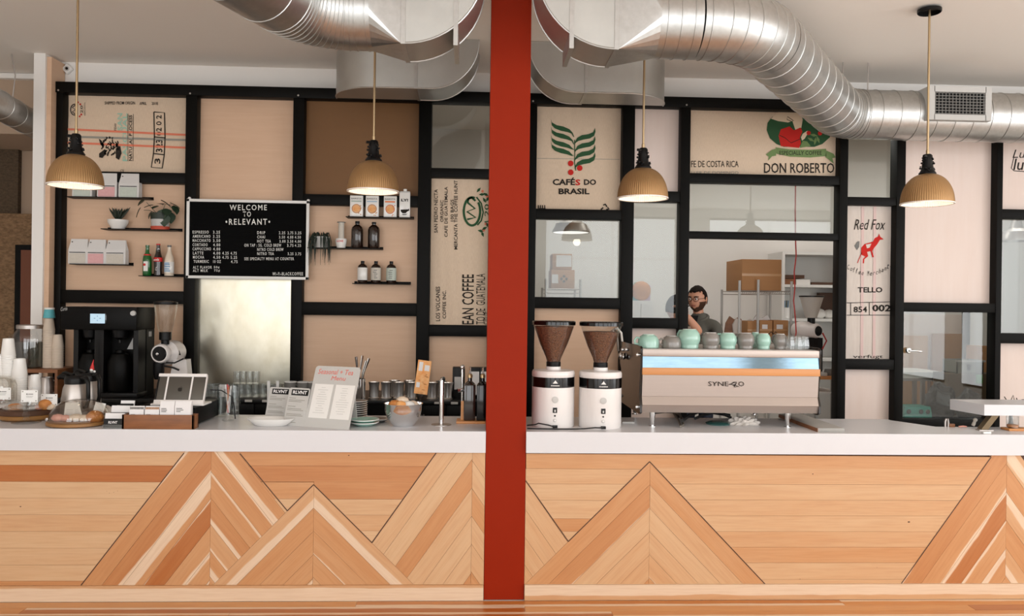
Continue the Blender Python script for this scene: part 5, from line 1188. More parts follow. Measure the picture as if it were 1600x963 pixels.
# towels behind
l = at(190, 641.5); l.y = .47; l.x = P(192, 620, .47).x
for z0, h_, lab, sc in ((0, .03, 'folded cream towel, lower one left of the cash drawer', 1), (.031, .04, 'crumpled cream towel with orange corner, upper one', 1.03)):
    mb = MB(); nx, ny = 18, 8; g_ = [[None]*(ny+1) for _ in range(nx+1)]
    top = [[mb.b.verts.new((-.14*sc+.26*sc*i/nx, -.06+.12*j/ny+.01*math.sin(i*.8), h_*(.75+.25*math.sin(i*1.1+j*.9)*math.cos(j*.7)) if 0 < i < nx else h_*.4)) for j in range(ny+1)] for i in range(nx+1)]
    bot = [[mb.b.verts.new((v.co.x, v.co.y, 0)) for v in row_] for row_ in top]
    for i in range(nx):
        for j in range(ny): mb.b.faces.new((top[i][j], top[i+1][j], top[i+1][j+1], top[i][j+1])); mb.b.faces.new((bot[i][j], bot[i][j+1], bot[i+1][j+1], bot[i+1][j]))
    for i in range(nx): mb.b.faces.new((top[i][0], bot[i][0], bot[i+1][0], top[i+1][0])); mb.b.faces.new((top[i][ny], top[i+1][ny], bot[i+1][ny], bot[i][ny]))
    for j in range(ny): mb.b.faces.new((top[0][j], top[0][j+1], bot[0][j+1], bot[0][j])); mb.b.faces.new((top[nx][j], bot[nx][j], bot[nx][j+1], top[nx][j+1]))
    o = solo(mb, 'towel', M_whitecloth, lab, 'towel', (l.x, l.y, WT+z0), ang=70)
    if z0: box((-.125, -.068, .006), (-.095, -.055, .03), bev=.003).build('orange_corner', M_gold, o)
# tall glasses with card
l = at(356, 657.5); r = thing('straw_glass', 'tall clear ribbed glass on a glass foot, standing alone on the counter', 'glass', l)
MB().lathe([(0, 0), (.035, 0), (.036, .004), (.014, .01), (.017, .022), (.024, .05), (.026, .15), (.0265, .2), (.025, .2), (.023, .055), (0, .045)], 24, flute=(12, .02)).build('vessel', M_glass, r)
for j in range(7): MB().tube([(.008*math.cos(j), .008*math.sin(j), .05), (.017*math.cos(j*1.7), .017*math.sin(j*1.7), .21+.008*(j % 3))], .0028, 6).build('straw', (M_paper, M_red, M_paper, M_gold)[j % 4], r)
c_ = at(352, 652); r = thing('small_card', 'small pale card in a clear holder behind the tall glass', 'card', c_); box((-.045, 0, .02), (.012, .002, .215)).build('holder', M_glass, r); box((-.04, -.001, .13), (.007, 0, .21)).build('card', M_lgrey, r); box((-.045, -.01, 0), (.012, .03, .02)).build('foot', M_glass, r)
for i, (px, py) in enumerate(((345, 651), (367, 651))):
    l = at(px, py); r = thing('pint_glass', ('stack of clear glasses, left behind the tall glass', 'stack of clear glasses, right behind the tall glass')[i], 'glass', l)
    for z in (0, .035, .07, .105): MB().lathe([(0, z+.003), (.025, z+.003), (.026, z), (.034, z+.09), (.0325, z+.09), (.025, z+.008), (0, z+.008)], 20).build('vessel', M_glass, r)
# oval plate
l = at(423, 665); k = mpp(l); r = solo(MB().lathe([(0, 0), (.092, 0), (.1, .003), (.128, .026), (.145, .042), (.147, .045), (.143, .045), (.122, .03), (.095, .012), (0, .01)], 48), 'oval_plate', M_porc, 'white oval plate with a faint rim pattern at the counter edge', 'plate', l, R(-3)); r.scale = (1, .55, 1)
# small menu boards and the big one
def board_sign(bl, br_, top_c, lean, name, label, m, th=.006, rad=.012):
    a, b = at(*bl), at(*br_); c = (a+b)/2; w_ = (b-a).length; yaw = math.atan2(b.y-a.y, b.x-a.x)
    r = thing(name, label, 'sign', (c.x, c.y, WT), yaw)
    back = V((-math.sin(yaw), math.cos(yaw), 0))
    # solve board length so that the top lands on the given pixel row
    lo, hi = .05, .8
    for _ in range(40):
        L = (lo+hi)/2; p = c+back*L*math.sin(lean)+V((0, 0, L*math.cos(lean))); d = CM.inverted()@(p-CP).to_4d(); py = 475-F*d.y/-d.z
        lo, hi = (L, hi) if py > top_c else (lo, L)
    Mq = Matrix.Rotation(-lean, 4, 'X')
    mb = MB(); pts = [(-w_/2, 0), (w_/2, 0)]
    for cx, cz, a0 in ((w_/2-rad, L-rad, 0), (-w_/2+rad, L-rad, 90)):
        for i in range(5): t = R(a0+90*i/4); pts.append((cx+rad*math.cos(t), cz+rad*math.sin(t)))
    mb.prism(pts, lambda p: Mq@V((p[0], 0, p[1])), Mq@V((0, th, 0))); mb.build('panel', m, r)
    box((-w_*.3, .004, 0), (w_*.3, .01, L*.8), Matrix.Translation((0, L*math.sin(lean)*1.55, 0))@Matrix.Rotation(R(12), 4, 'X')).build('prop', m, r)
    return r, w_, L, Mq
def stext(r, Mq, s, x0, z0, x1, z1, m, **kk): txt(s, r, Mq@V((x0, -.0006, z0)), V((x1-x0, 0, 0)), Mq@V((0, 0, z1-z0)), m, **kk)
for bl, br_, tp_, lab in (((412.5, 658.5), (444, 660.5), 605.5, 'left small grey menu board headed RLVNT'), ((441.5, 664.5), (473.5, 667), 606.5, 'right small grey menu board headed RLVNT')):
    r, w_, L, Mq = board_sign(bl, br_, tp_, R(17), 'menu_board', lab, M_greyboard)
    box((-w_*.36, -.0012, L*.80), (w_*.46, 0, L*.955), Mq).build('black_label', M_blackp, r); stext(r, Mq, 'RLVNT', -w_*.29, L*.835, w_*.40, L*.925, M_paper, bold=.035, ext=.002)
    mb = MB()
    for z, q0, q1 in ((.72, -.42, -.1), (.67, -.42, .35), (.63, -.42, .2), (.5, -.42, -.05), (.44, -.42, .25), (.4, -.42, .36), (.3, -.42, .3), (.26, -.42, .38), (.12, -.42, -.2), (.08, -.42, .1)): mb.box((w_*q0, -.001, L*z), (w_*q1, 0, L*(z+.014)), Mq)
    mb.build('printed_lines', M_inkgrey, r)['kind'] = 'stuff'
for px in (419, 433): l = at(px, 652); solo(box((-.009, 0, 0), (.009, .004, .235)), 'tag_stake', M_lgrey, 'pale upright stake behind the left small menu board, '+('left' if px < 425 else 'right'), 'tag', l)
r, w_, L, Mq = board_sign((473.5, 667), (544.5, 672), 573, R(21), 'menu_stand', 'large pale grey menu stand with red heading and two white printed sheets', M_greyboard, .008, .02)
M_pinkink = mat('coral_marker', (226, 112, 96), .8)
stext(r, Mq, 'Seasonal + Tea', -w_*.42, L*.865, w_*.36, L*.95, M_pinkink, shear=.15); stext(r, Mq, 'Menu', -w_*.1, L*.77, w_*.22, L*.84, M_pinkink, shear=.15)
for x0, x1 in ((-.43, -.02), (.04, .46)):
    s_ = box((w_*x0, -.0016, L*.15), (w_*x1, 0, L*.70), Mq).build('printed_sheet', M_porc, r); mb = MB(); rg2 = random.Random(int(x0*100))
    for j in range(12):
        z = .64-j*.037; q = rg2.uniform(.2, .7)*(x1-x0)/2; c_ = (x0+x1)/2; mb.box((w_*(c_-q), -.0022, L*z), (w_*(c_+q), -.001, L*(z+.006)), Mq)
    mb.build('printed_lines', M_lgrey, s_)['kind'] = 'stuff'
# plates and saucers
def saucer(l, r_, h, m, lab, grp, under=None):
    o = thing('saucer', lab, 'saucer', l, group=grp); MB().lathe([(r_*.35, h*.4), (r_*.5, 0), (r_*.55, .0), (r_*.9, h*.75), (r_, h), (r_*.99, h*1.12), (r_*.6, h*.45), (0, h*.4)], 36).build('dish', m, o); MB().lathe([(r_*.985, h*.98), (r_*1.005, h*1.0), (r_*1.0, h*1.16), (r_*.97, h*1.12)], 36).build('rim', M_porc, o)
l = at(556, 657)
for i in range(9): saucer(l+V((0, 0, i*.0135)), .072, .016, M_greyc, ORD[8-i]+' grey plate from the top of the stack behind the white menu stand', 'stacked grey plates')
l = at(569.5, 665.5)
for i in range(2): saucer(l+V((0, 0, i*.017)), .088, .022, M_teal, ('lower teal saucer of the pair, right of the white menu stand', 'upper teal saucer of the pair, right of the white menu stand')[i], 'teal saucers')
l = at(588, 660.5); saucer(l+V((0, .03, 0)), .08, .02, M_greyc, 'grey saucer behind the teal pair', None)
# bowl of pastries, clip card
l = at(630, 665.5); k = mpp(l); q = 29.5*k
r = thing('steel_bowl', 'mirror-polished steel mixing bowl on the counter', 'bowl', l)
MB().lathe([(0, 0), (q*.5, 0), (q*.62, .012), (q*.86, .05), (q*.98, .1), (q*1.0, .135), (q*1.02, .138), (q*.985, .138), (q*.96, .1), (q*.82, .05), (q*.55, .016), (0, .01)], 56).build('vessel', M_chrome, r)
for i, (dx, dy, s_, m, z) in enumerate(((-.05, -.01, .042, M_gold, .085), (-.012, -.035, .036, M_orange, .088), (-.01, .03, .04, M_creamp, .105), (.035, -.02, .038, M_porc, .085), (.055, .03, .036, M_creamp, .082), (.01, .005, .03, M_gold, .06))):
    mb = MB(); mb.ball((0, 0, 0), s_, 3, (1.05, 1, .85), .03); solo(mb, 'pastry_ball', m, ('golden pastry ball at the left of the steel bowl', 'orange pastry ball at the front of the steel bowl', 'cream pastry ball highest in the steel bowl', 'white pastry ball right of centre in the steel bowl', 'cream pastry ball at the right rim of the steel bowl', 'golden pastry ball deep in the steel bowl')[i], 'pastry', l+V((dx, dy, z+.038)))
l2_ = at(656.5, 650); k = mpp(l2_); r = thing('clip_card', 'tilted orange printed card held up in a clear clip behind the bowl', 'card', l2_)
mb = MB(); Mq = Matrix.Rotation(R(7), 4, 'Y'); zb_ = (650-616)*k; MB().tube([(-.006, 0, 0), (-.002, 0, .06), (.0, 0, zb_)], .007, 8).build('stem', M_glass, r); MB().lathe([(0, 0), (.03, 0), (.03, .006), (0, .01)], 20).build('foot', M_glass, r)
box((-10.5*k, -.001, 0), (10.5*k, .001, 53*k), Matrix.Translation((.0, 0, zb_))@Mq).build('card', M_orange, r); box((-.016, -.006, -.012), (.016, .006, .012), Matrix.Translation((0, 0, zb_))).build('jaw', M_glass, r)
mb = MB()
for a in ((-8, 36, -2, 50), (1, 37, 8.5, 46), (-8.5, 10, -3, 18)): mb.box((a[0]*k, -.0016, a[1]*k), (a[2]*k, 0, a[3]*k), Matrix.Translation((.0, 0, zb_))@Mq)
mb.build('printed_block', M_paper, r); mb = MB()
for i in range(9): x, z = random.uniform(-8, 6)*k, random.uniform(5, 34)*k; mb.box((x, -.0018, z), (x+random.uniform(2, 5)*k, 0, z+1.2*k), Matrix.Translation((.0, 0, zb_))@Mq)
mb.build('printed_lines', M_gold, r)['kind'] = 'stuff'
# rinser column
l = at(689.5, 664); k = mpp(l); r = thing('steel_tap', 'plain upright steel tap tube on a flat round flange', 'tap', l)
MB().lathe([(0, 0), (.062, 0), (.062, .003), (.02, .006), (0, .006)], 36).build('flange', M_steel, r); MB().tube([(0, 0, .004), (0, 0, .27), (.004, 0, .283), (.012, -.006, .285)], .0145, 20).build('tube', M_chrome, r)
# bottles on their wooden tray by the column
l = at(742, 661.5); k = mpp(l); x0, x1 = P(713, 660, l.y).x, P(758.5, 660, l.y).x
r = solo(box((0, 0, 0), (x1-x0, .15, .014), bev=.002), 'bottle_tray', M_oak, 'flat pale wooden tray under the pourer bottles, against the red column', 'tray', (x0, l.y-.03, WT))
def pour_bottle(px, hh, lab, m, zz_=.0145):
    q = P(px, 655, l.y+.03); o = thing('pourer_bottle', lab, 'bottle', (q.x, l.y+.035, WT+zz_), group='pourer bottles by the column'); a = 9.2*k
    mb = MB(); mb.box((-a, -a, 0), (a, a, hh*.68), bev=.008); mb.build('glass', m, o); MB().lathe([(a*.9, hh*.678), (a*.8, hh*.7), (.014, hh*.74), (.013, hh*.82)], 20).build('neck', m, o)
    MB().lathe([(.016, hh*.8), (.017, hh*.85), (.01, hh*.88)], 14).build('stopper', M_brass, o); MB().tube([(0, 0, hh*.86), (-.003, 0, hh*.93), (-.002, -.006, hh)], .004, 8).build('pourer', M_chrome, o); MB().tube([(.006, 0, hh*.86), (.004, 0, hh*.93), (.004, -.004, hh)], .003, 8).build('pourer', M_chrome, o)
pour_bottle(733.5, .335, 'dark square bottle with steel pourer, left on the wooden tray', M_amberd); pour_bottle(753.5, .335, 'near-black square bottle with steel pourer, against the red column', M_blackgloss)
q = P(721.5, 650, l.y+.04); o = thing('soda_tap', 'chrome soda arm with a ball top standing left of the pourer bottles', 'tap', (q.x, l.y+.05, WT+.0145))
MB().tube([(0, 0, 0), (0, 0, .32)], .008, 12).build('stem', M_chrome, o); MB().ball((0, 0, .335), .016, 3).build('ball_top', M_chrome, o); MB().tube([(-.03, -.01, .185), (0, 0, .19), (.004, 0, .19)], .014, 12).build('valve', M_chrome, o); box((-.006, -.01, 0), (.014, .01, .12)).build('wood_block', M_oak, o)
# ------------------------------------------------------------------ right of the column: grinders
def hopper_grinder(px, py, fill, lab):
    b = at(px, py); k = mpp(b); R_ = 33.3*k*1.02; l = V((b.x*(1+R_/(b.y-CP.y)), b.y+R_, WT)); r = thing('coffee_grinder', lab, 'grinder', l, group='white grinders on the bar'); k = k*1.02
    H = lambda y: (670.5-y)*k
    MB().lathe([(0, 0), (R_*.97, 0), (R_, .008), (R_, H(608))], 56).build('body', M_whitep, r)
    bd = MB().lathe([(R_, H(608)), (R_*1.005, H(608)), (R_*1.005, H(592.5)), (R_, H(592.5))], 56).build('dark_band', M_blackgloss, r)
    MB().lathe([(R_, H(592.5)), (R_*1.01, H(592)), (R_*1.01, H(586)), (R_*.97, H(583)), (0, H(581))], 56).build('top_cover', M_whitep, r)
    MB().lathe([(11.5*k, H(583)), (11.5*k, H(577)), (0, H(577))], 32).build('neck', M_whitep, r); MB().lathe([(11*k, H(578)), (11.3*k, H(577)), (11.3*k, H(570)), (10*k, H(569)), (0, H(569))], 32).build('collar', M_blackp, r)
    prof = [(10.5, 570), (12.5, 563), (17, 553), (22, 542), (27, 528), (31, 516), (32.8, 509)]
    pin = [p for p in prof if p[1] > fill]; pin.append((27+4*(528-fill)/12 if fill < 528 else 26, fill))
    MB().lathe([(0, H(569))]+[((a-.7)*k, H(b_)) for a, b_ in pin]+[(0, H(fill)+.004)], 48).build('beans', M_bean, r)['kind'] = 'stuff'
    MB().lathe([(a*k, H(b_)) for a, b_ in prof], 56).build('hopper', M_glass, r)
    MB().lathe([(32.6*k, H(512)), (34*k, H(512)), (34.2*k, H(507)), (33*k, H(505.5)), (0, H(505))], 56).build('hopper_lid', M_blackgloss, r)
    def fr(x, z, o=.0): q = x*k; return V((q, -math.sqrt(max(R_*R_-q*q, 0))*1.006-o, z))
    mb = MB(); mb.prism([(-4, 601), (4, 601), (1.8, 598.5), (.8, 597), (0, 596), (-1, 597.4), (-2, 598.6)], lambda p: fr(p[0], H(p[1])), (0, -.001, 0)); mb.build('emblem', M_porc, bd)
    mb = MB()
    for i in range(9): mb.box(fr(-6.6+i*1.5, H(605.2))-V((0, .0008, 0)), fr(-5.6+i*1.5, H(603.8)))
    mb.build('maker_name', M_porc, bd)['kind'] = 'stuff'
    def disc(z, rr_, m, nm, o=.002): MB().lathe([(0, o+.001), (rr_*.85, o+.001), (rr_, o), (rr_, 0)], 28, M=Matrix.Translation(fr(0, z))@Matrix.Rotation(R(90), 4, 'X')).build(nm, m, r)
    disc(H(626), 5*k, M_lgrey, 'badge'); c = fr(0, H(642)); box(c+V((-3.3*k, -.003, -4*k)), c+V((3.3*k, .004, 4*k)), bev=.001).build('switch_plate', M_blackp, r)
    box(c+V((-1.2*k, -.0045, -2.6*k)), c+V((1.2*k, -.002, 1*k))).build('rocker', M_lgrey, r)
    disc(H(650.5), 1.3*k, M_blackp, 'button'); disc(H(657.5), 2.6*k, M_lgrey, 'dial'); disc(H(657.5), 1.7*k, M_whitep, 'dial_cap', .004)
    c = fr(0, H(667)); box(c+V((-3.5*k, -.012, -2*k)), c+V((4*k, .004, 2.2*k)), bev=.002).build('plug', M_blackp, r)
    return l, R_
g1 = hopper_grinder(863.5, 670.5, 514, 'white cylindrical grinder with a nearly full bean hopper, beside the red column')
g2 = hopper_grinder(937, 672, 521, 'white cylindrical grinder with a bean hopper, beside the espresso machine')
q1, q2 = g1[0]+V((0, -g1[1]-.018, .014)), g2[0]+V((0, -g2[1]-.018, .014))
a = at(824, 664); q0 = V((xc1+.012, q1.y+.02, WT+.006)); yl = min(q1.y, q2.y)-.0
solo(MB().tube([q0+V((0, 0, .014)), q0+V((.05, -.015, .022)), q1+V((-.10, 0, .022)), q1+V((-.04, -.004, .012)), q1], .004, 8), 'power_cord', M_rubber, 'black cord looping from the column to the left grinder', 'cord')
solo(MB().tube([q0+V((0, -.02, -.001)), q0+V((.06, -.03, -.001)), q1+V((0, -.018, -.009)), q1+V((.12, -.012, -.009)), q2+V((-.12, -.002, -.005)), q2+V((-.05, 0, .002)), q2], .004, 8), 'power_cord', M_rubber, 'black cord lying along the counter edge to the right grinder', 'cord')
# ------------------------------------------------------------------ espresso machine (its back faces the room)
MY0 = .17; mx0, mx1 = P(1003, 600, MY0).x, P(1280.5, 600, MY0).x; MW = mx1-mx0; D_ = .70
ml = V((mx0, MY0, WT)); em = thing('espresso_machine', 'wide steel espresso machine with mirror strip and timber band, back toward us, cups on top', 'coffee machine', ml)
k = mpp(V((mx0, MY0, 1.3)))
def mz(y): return P(1003, y, MY0).z-WT
prof = [(.012, mz(645)), (.0, mz(633.5)), (-.004, mz(633)), (.018, mz(620)), (.014, mz(619.5)), (.002, mz(586)), (.012, mz(585.5)), (.012, mz(545.5)), (D_-.03, mz(545.5)), (D_-.03, mz(645))]
mb = MB(); mb.prism(prof, lambda p: (.004, p[0], p[1]), (MW-.008, 0, 0)); mb.build('body', M_panelsteel, em, ang=25)
for zz_ in (mz(620), mz(633)): pass
box((0, -.004, mz(557)), (MW, .012, mz(545.5)), bev=.003).build('top_band', M_panelsteel, em)
mb = MB(); mb.prism([(-.001, mz(574.5)), (.006, mz(557)), (.012, mz(557)), (.012, mz(574.5))], lambda p: (.002, p[0], p[1]), (MW-.004, 0, 0)); mb.build('mirror_strip', M_mirror, em)
box((0, -.010, mz(585.7)), (MW, .012, mz(574.5)), bev=.002).build('timber_band', M_oak, em)
txt('SYNE', em, (105*k, .0015, mz(602.6)), (32*k, 0, 0), (0, .0, 7*k), M_ink, ext=.002); txt('O', em, (153*k, .0015, mz(602.6)), (9*k, 0, 0), (0, 0, 7.4*k), M_ink, ext=.002)
mb = MB(); sx = lambda x, y: V((x*k, .0, mz(y)))
mb.strip([sx(136, 601), sx(141, 599.5), sx(146, 596.5), sx(150, 596), sx(149, 599), sx(146, 602), sx(147, 604), sx(152, 603.5)], [.001, .004, .006, .004, .006, .006, .004, .001], (0, 1, 0)); mb.strip([sx(138, 599), sx(144, 600.5), sx(150, 602), sx(155, 604)], [.001, .005, .005, .001], (0, 1, 0)); mb.build('emblem', M_ink, em, False)
# side cheeks: smoked glossy plates with a waist, chrome bolts
def cheek(x, th, m):
    pts = [(-.006, mz(645)), (-.004, mz(632)), (.022, mz(618)), (.02, mz(600)), (-.004, mz(575)), (-.006, mz(545)), (.02, mz(541.5)), (D_-.02, mz(541.5)), (D_, mz(550)), (D_, mz(580)), (D_-.05, mz(590)), (D_-.03, mz(612)), (D_, mz(620)), (D_+.0, mz(648)), (.02, mz(648))]
    mb = MB(); mb.prism(pts, lambda p: (x, p[0], p[1]), (th, 0, 0)); return mb.build('side_panel', m, em, ang=25)
lp = cheek(-.012, .014, M_sidepanel); rp_ = cheek(MW-.004, .012, M_sidepanel)
for y, py in ((.06, 555.5), (.06, 638), (D_-.12, 555), (D_-.25, 553), (D_-.06, 637)):
    MB().lathe([(0, .016), (.009, .015), (.012, .009), (.012, 0)], 18, M=Matrix.Translation((-.012, y, mz(py)))@Matrix.Rotation(R(-90), 4, 'Y')).build('bolt', M_chrome, lp)
for y, py, r_ in ((D_-.12, 566, .024), (D_-.22, 566, .02)): MB().ball((-.03, y, mz(py)), r_, 3, (.7, 1, 1)).build('knob', M_chrome, lp)
for x, y in ((20*k, .05), (237*k, .05), (20*k, D_-.1), (232*k, D_-.1)): MB().lathe([(0, 0), (.022, 0), (.022, .004), (.010, .006), (.013, .02), (.020, mz(645))], 24, (x, y, 0)).build('leg', M_chrome, em)
for i, (pts, m) in enumerate(([[(-.02, D_+.02, mz(560)), (-.03, D_+.04, mz(530)), (-.05, D_+.02, mz(520)), (-.09, D_+.02, mz(528)), (-.10, D_+.02, mz(570))], M_hose], [[(.0, D_-.02, mz(545)), (-.005, D_, mz(527)), (-.03, D_+.02, mz(519)), (-.06, D_+.03, mz(522)), (-.07, D_+.03, mz(560))], M_porc])):
    MB().tube(pts, .008, 8).build('steam_pipe', m, em)
box((0, .02, mz(545.5)), (MW, D_-.04, mz(545.2))).build('cup_tray', M_steel, em)
# cups on top of the machine
ct = WT+mz(545.2)+.0005
def cup(px, w_, top, m, lab, Y=.30, rim=.92, turn=200, glass=False):
    k = mpp(P(px, 545, Y)); r = thing('coffee_cup', lab, 'cup', (P(px, 545, Y).x, Y, ct), R(turn), group='cups on the espresso machine'); a = w_*k/2; h = (545.5-top)*k+.006
    MB().lathe([(a*rim*.95, 0), (a*rim, .002), (a, h*.35), (a*.96, h*.62), (a*.78, h*.85), (a*.56, h*.95), (a*.54, h), (a*.46, h), (a*.42, h*.96), (0, h*.95)], 36).build('bowl', m, r)
    MB().lathe([(a*.45, h*.985), (a*.545, h*.985), (a*.54, h+.001), (a*.46, h+.001)], 32).build('foot_ring', M_porc, r)
    MB().tube([(a*.93, 0, h*.25), (a*1.3, 0, h*.3), (a*1.36, 0, h*.55), (a*1.15, 0, h*.75), (a*.85, 0, h*.72)], [.006, .007, .007, .007, .006], 8).build('handle', m, r)
    return h
cup(1013, 33, 526, M_teal, 'wide teal cup upside down at the far left of the machine top', rim=.99, turn=185)
cup(1049, 31, 528, M_greyc, 'low grey cup upside down, second from the left', rim=.97, turn=190)
for px, w_, top, m, lab in ((1077, 34, 516, M_teal, 'tall round teal cup, largest on the machine'), (1110, 29, 521, M_greyc, 'round grey cup between the two large teal cups'), (1137, 28, 521, M_teal, 'round teal cup in the middle of the row'), (1164.5, 28, 521, M_greyc, 'round grey cup right of the middle teal cup'), (1193, 22, 521.5, M_teal, 'narrow teal cup in the right half of the row'), (1219, 21, 522, M_greyc, 'narrow grey cup beside the clear tumblers')):
    Y = .30; k = mpp(P(px, 545, Y)); r = thing('coffee_cup', lab, 'cup', (P(px, 545, Y).x, Y, ct), R(rr.choice((150, 130, 165))), group='cups on the espresso machine'); a = w_*k/2; h = (545.5-top)*k
    MB().lathe([(a*.78, 0), (a*.8, .002), (a*.82, h*.18), (a*.97, h*.38), (a, h*.55), (a*.92, h*.78), (a*.7, h*.94), (a*.6, h), (a*.5, h), (a*.46, h*.96), (0, h*.95)], 36).build('bowl', m, r)
    MB().lathe([(a*.5, h*.99), (a*.61, h*.985), (a*.6, h+.0015), (a*.51, h+.0015)], 32).build('foot_ring', M_porc, r); MB().lathe([(a*.79, h*.0+.0), (a*.815, .001), (a*.83, h*.2), (a*.82, h*.21)], 32).build('inner_lip', m, r)
    MB().tube([(a*.9, 0, h*.35), (a*1.25, 0, h*.5), (a*1.3, 0, h*.72), (a*1.08, 0, h*.9), (a*.72, 0, h*.92)], [.006, .007, .007, .007, .006], 8).build('handle', m, r)
r2c = cup(1180, 18, 523, M_teal, 'teal cup in the back row behind the narrow teal one', Y=.46, turn=140)
for i, (px, Y) in enumerate(((1234, .26), (1246, .26), (1257, .27), (1240, .34), (1252, .35))):
    r = thing('glass_tumbler', ORD[i if i < 3 else i-3]+' clear tumbler from the left, '+('front' if i < 3 else 'rear')+' row on the machine top', 'glass', (P(px, 545, Y).x, Y, ct), group='clear tumblers on the espresso machine')
    MB().lathe([(.033, 0), (.034, .002), (.026, .085), (.024, .088), (0, .088), (0, .08), (.022, .08), (.031, .002)], 14, flute=(7, .05)).build('vessel', M_glass, r)
l = V((P(1208, 545, .46).x, .46, ct)); solo(MB().tube([(-.03, 0, .0), (-.03, 0, .09), (-.015, 0, .105), (0, 0, .09), (.015, 0, .105), (.03, 0, .09), (.03, 0, .0)], .003, 6), 'wire_rack', M_blackp, 'small black wire rack at the back of the machine top', 'rack', l)
# under the machine
def under(px, py): return at(px, py)
for i, (pts, r_, m, lab) in enumerate((
    ([(1020, 655), (1040, 654), (1052, 657), (1060, 664), (1064, 669)], .008, M_hose, 'braided grey hose curving forward under the espresso machine'),
    ([(1038, 652), (1052, 653), (1062, 660), (1068, 667)], .008, M_hose, 'second braided grey hose under the espresso machine, behind the first'),
    ([(1066, 668), (1078, 660), (1096, 655), (1118, 653), (1140, 652)], .011, M_rubber, 'thick black drain hose under the espresso machine'),
    ([(1086, 664), (1100, 659), (1120, 656), (1142, 655)], .009, M_rubber, 'thinner black hose beside the drain hose under the machine'))):
    q = [at(*p)+V((0, 0, r_+.001+(.03 if j == 0 else 0)+(.045*abs(math.sin(j*.9)) if 0 < j < len(pts)-1 else 0))) for j, p in enumerate(pts)]
    solo(MB().tube(q, r_, 10), 'hose', m, lab, 'hose')
l = at(1122, 663); mb = MB(); mb.lathe([(0, 0), (.075, 0), (.08, .008), (.06, .016), (0, .018)], 36); solo(mb, 'rubber_lid', mat('dark_teal', (52, 92, 88), .25), 'dark teal lid lying under the espresso machine', 'lid', l)
l = at(1162, 664); mb = MB(); rg = random.Random(2); g = bmesh.ops.create_icosphere(mb.b, subdivisions=4, radius=1)
for v in g['verts']:
    n_ = v.co.copy(); f_ = 1+.22*math.sin(n_.x*9+n_.y*5)+.16*math.sin(n_.y*13-n_.x*6+n_.z*7); v.co = V((n_.x*.085*f_, n_.y*.05*f_, max(0, n_.z)*.045*f_))
solo(mb, 'cleaning_rag', M_whitecloth, 'crumpled grey cleaning rag under the espresso machine', 'rag', l, ang=80)
l = at(968, 660); solo(box((-.05, -.012, 0), (.03, .012, .012), bev=.002), 'small_key', M_lgrey, 'small pale metal strip on the counter between grinder and machine', 'strip', at(984, 662))
# tamping mat slab right of the machine
a, b = at(1278, 675.5), at(1213, 652.5); mw = .165
solo(box((0, 0, 0), (mw, b.y-a.y, .024), bev=.002), 'steel_plate', M_tamp, 'flat grey slab with a wooden edge lying right of the espresso machine', 'slab', (a.x, a.y, WT))
e_ = box((-.004, 0, 0), (0, b.y-a.y, .022)).build('wooden_edge', M_dkwood, bpy.data.objects['steel_plate'])
# raised shelf at far right
sz = 1.163; f0, f1 = P(1538, 640, .13), P(1760, 640, .13); bk_ = PZ(1484.5, 624, sz); r = thing('raised_shelf', 'white slab shelf raised above the worktop at far right on an angled steel bracket', 'shelf', (f0.x, .13, WT))
mb = MB(); mb.prism([(0, 0), (f1.x-f0.x, 0), (f1.x-f0.x, bk_.y-.13), (bk_.x-f0.x, bk_.y-.13)], lambda p: (p[0], p[1], sz-WT-.068), (0, 0, .068)); mb.build('slab', M_slab, r)
fb = at(1538, 673); br0 = fb-V((f0.x, .13, WT)); box((br0.x-.04, br0.y-.015, 0), (br0.x+.05, br0.y+.03, .006)).build('foot_plate', M_steel, r)
mb = MB(); mb.prism([(0, .006), (.045, .006), (.115, sz-WT-.068), (.07, sz-WT-.068)], lambda p: (br0.x-.02+p[0], br0.y, p[1]), (0, .045, 0)); mb.build('bracket', mat('bronze_bracket', (110, 92, 68), .4, .6), r)
solo(box((-.025, -.012, 0), (.025, .012, .013), bev=.003), 'white_block', M_porc, 'small white block on the counter edge beside the bracket foot', 'block', at(1541, 678))
l = at(1520, 667.5); r = thing('drip_spout', 'small cream ball-headed spout lying near the raised shelf', 'spout', l); MB().tube([(0, 0, .008), (.006, 0, .02), (.012, 0, .036)], [.01, .011, .009], 10).build('stem', M_cream, r); MB().ball((.016, 0, .046), .013, 3).build('ball', M_cream, r)
solo(MB().tube([(-.05, 0, .006), (-.02, 0, .009), (0, 0, .006)], .005, 6), 'small_tube', M_pinkp, 'thin pale tube lying left of the cream knob', 'tube', at(1510, 668.6))
l = at(1484, 667.3); r = thing('metal_clamp', 'small brown metal clamp standing at the back edge of the counter', 'clamp', l); MB().tube([(-.03, 0, .0), (-.03, 0, .035), (-.024, 0, .05), (-.014, 0, .05), (-.01, 0, .03), (-.01, 0, 0)], .007, 8).build('hook', M_steel, r); box((-.008, -.012, 0), (.028, .012, .02), bev=.002).build('base', M_dkwood, r)
a, b = at(1577, 674), at(1552, 667); r = solo(box((0, 0, 0), (.4, .085, .014), bev=.002), 'wood_board', M_oak, 'pale wooden board on the worktop under the raised shelf', 'board', (a.x, a.y, WT))
l = V((P(1583, 660, a.y+.04).x, a.y+.045, WT+.0145)); r = thing('syrup_glass', 'glass of amber syrup on the wooden board at far right', 'glass', l); MB().lathe([(0, 0), (.034, 0), (.036, .003), (.036, .075), (.034, .075), (.033, .006), (0, .006)], 24).build('vessel', M_glass, r); MB().lathe([(0, .006), (.032, .006), (.032, .02), (0, .02)], 20).build('syrup', M_gold, r)
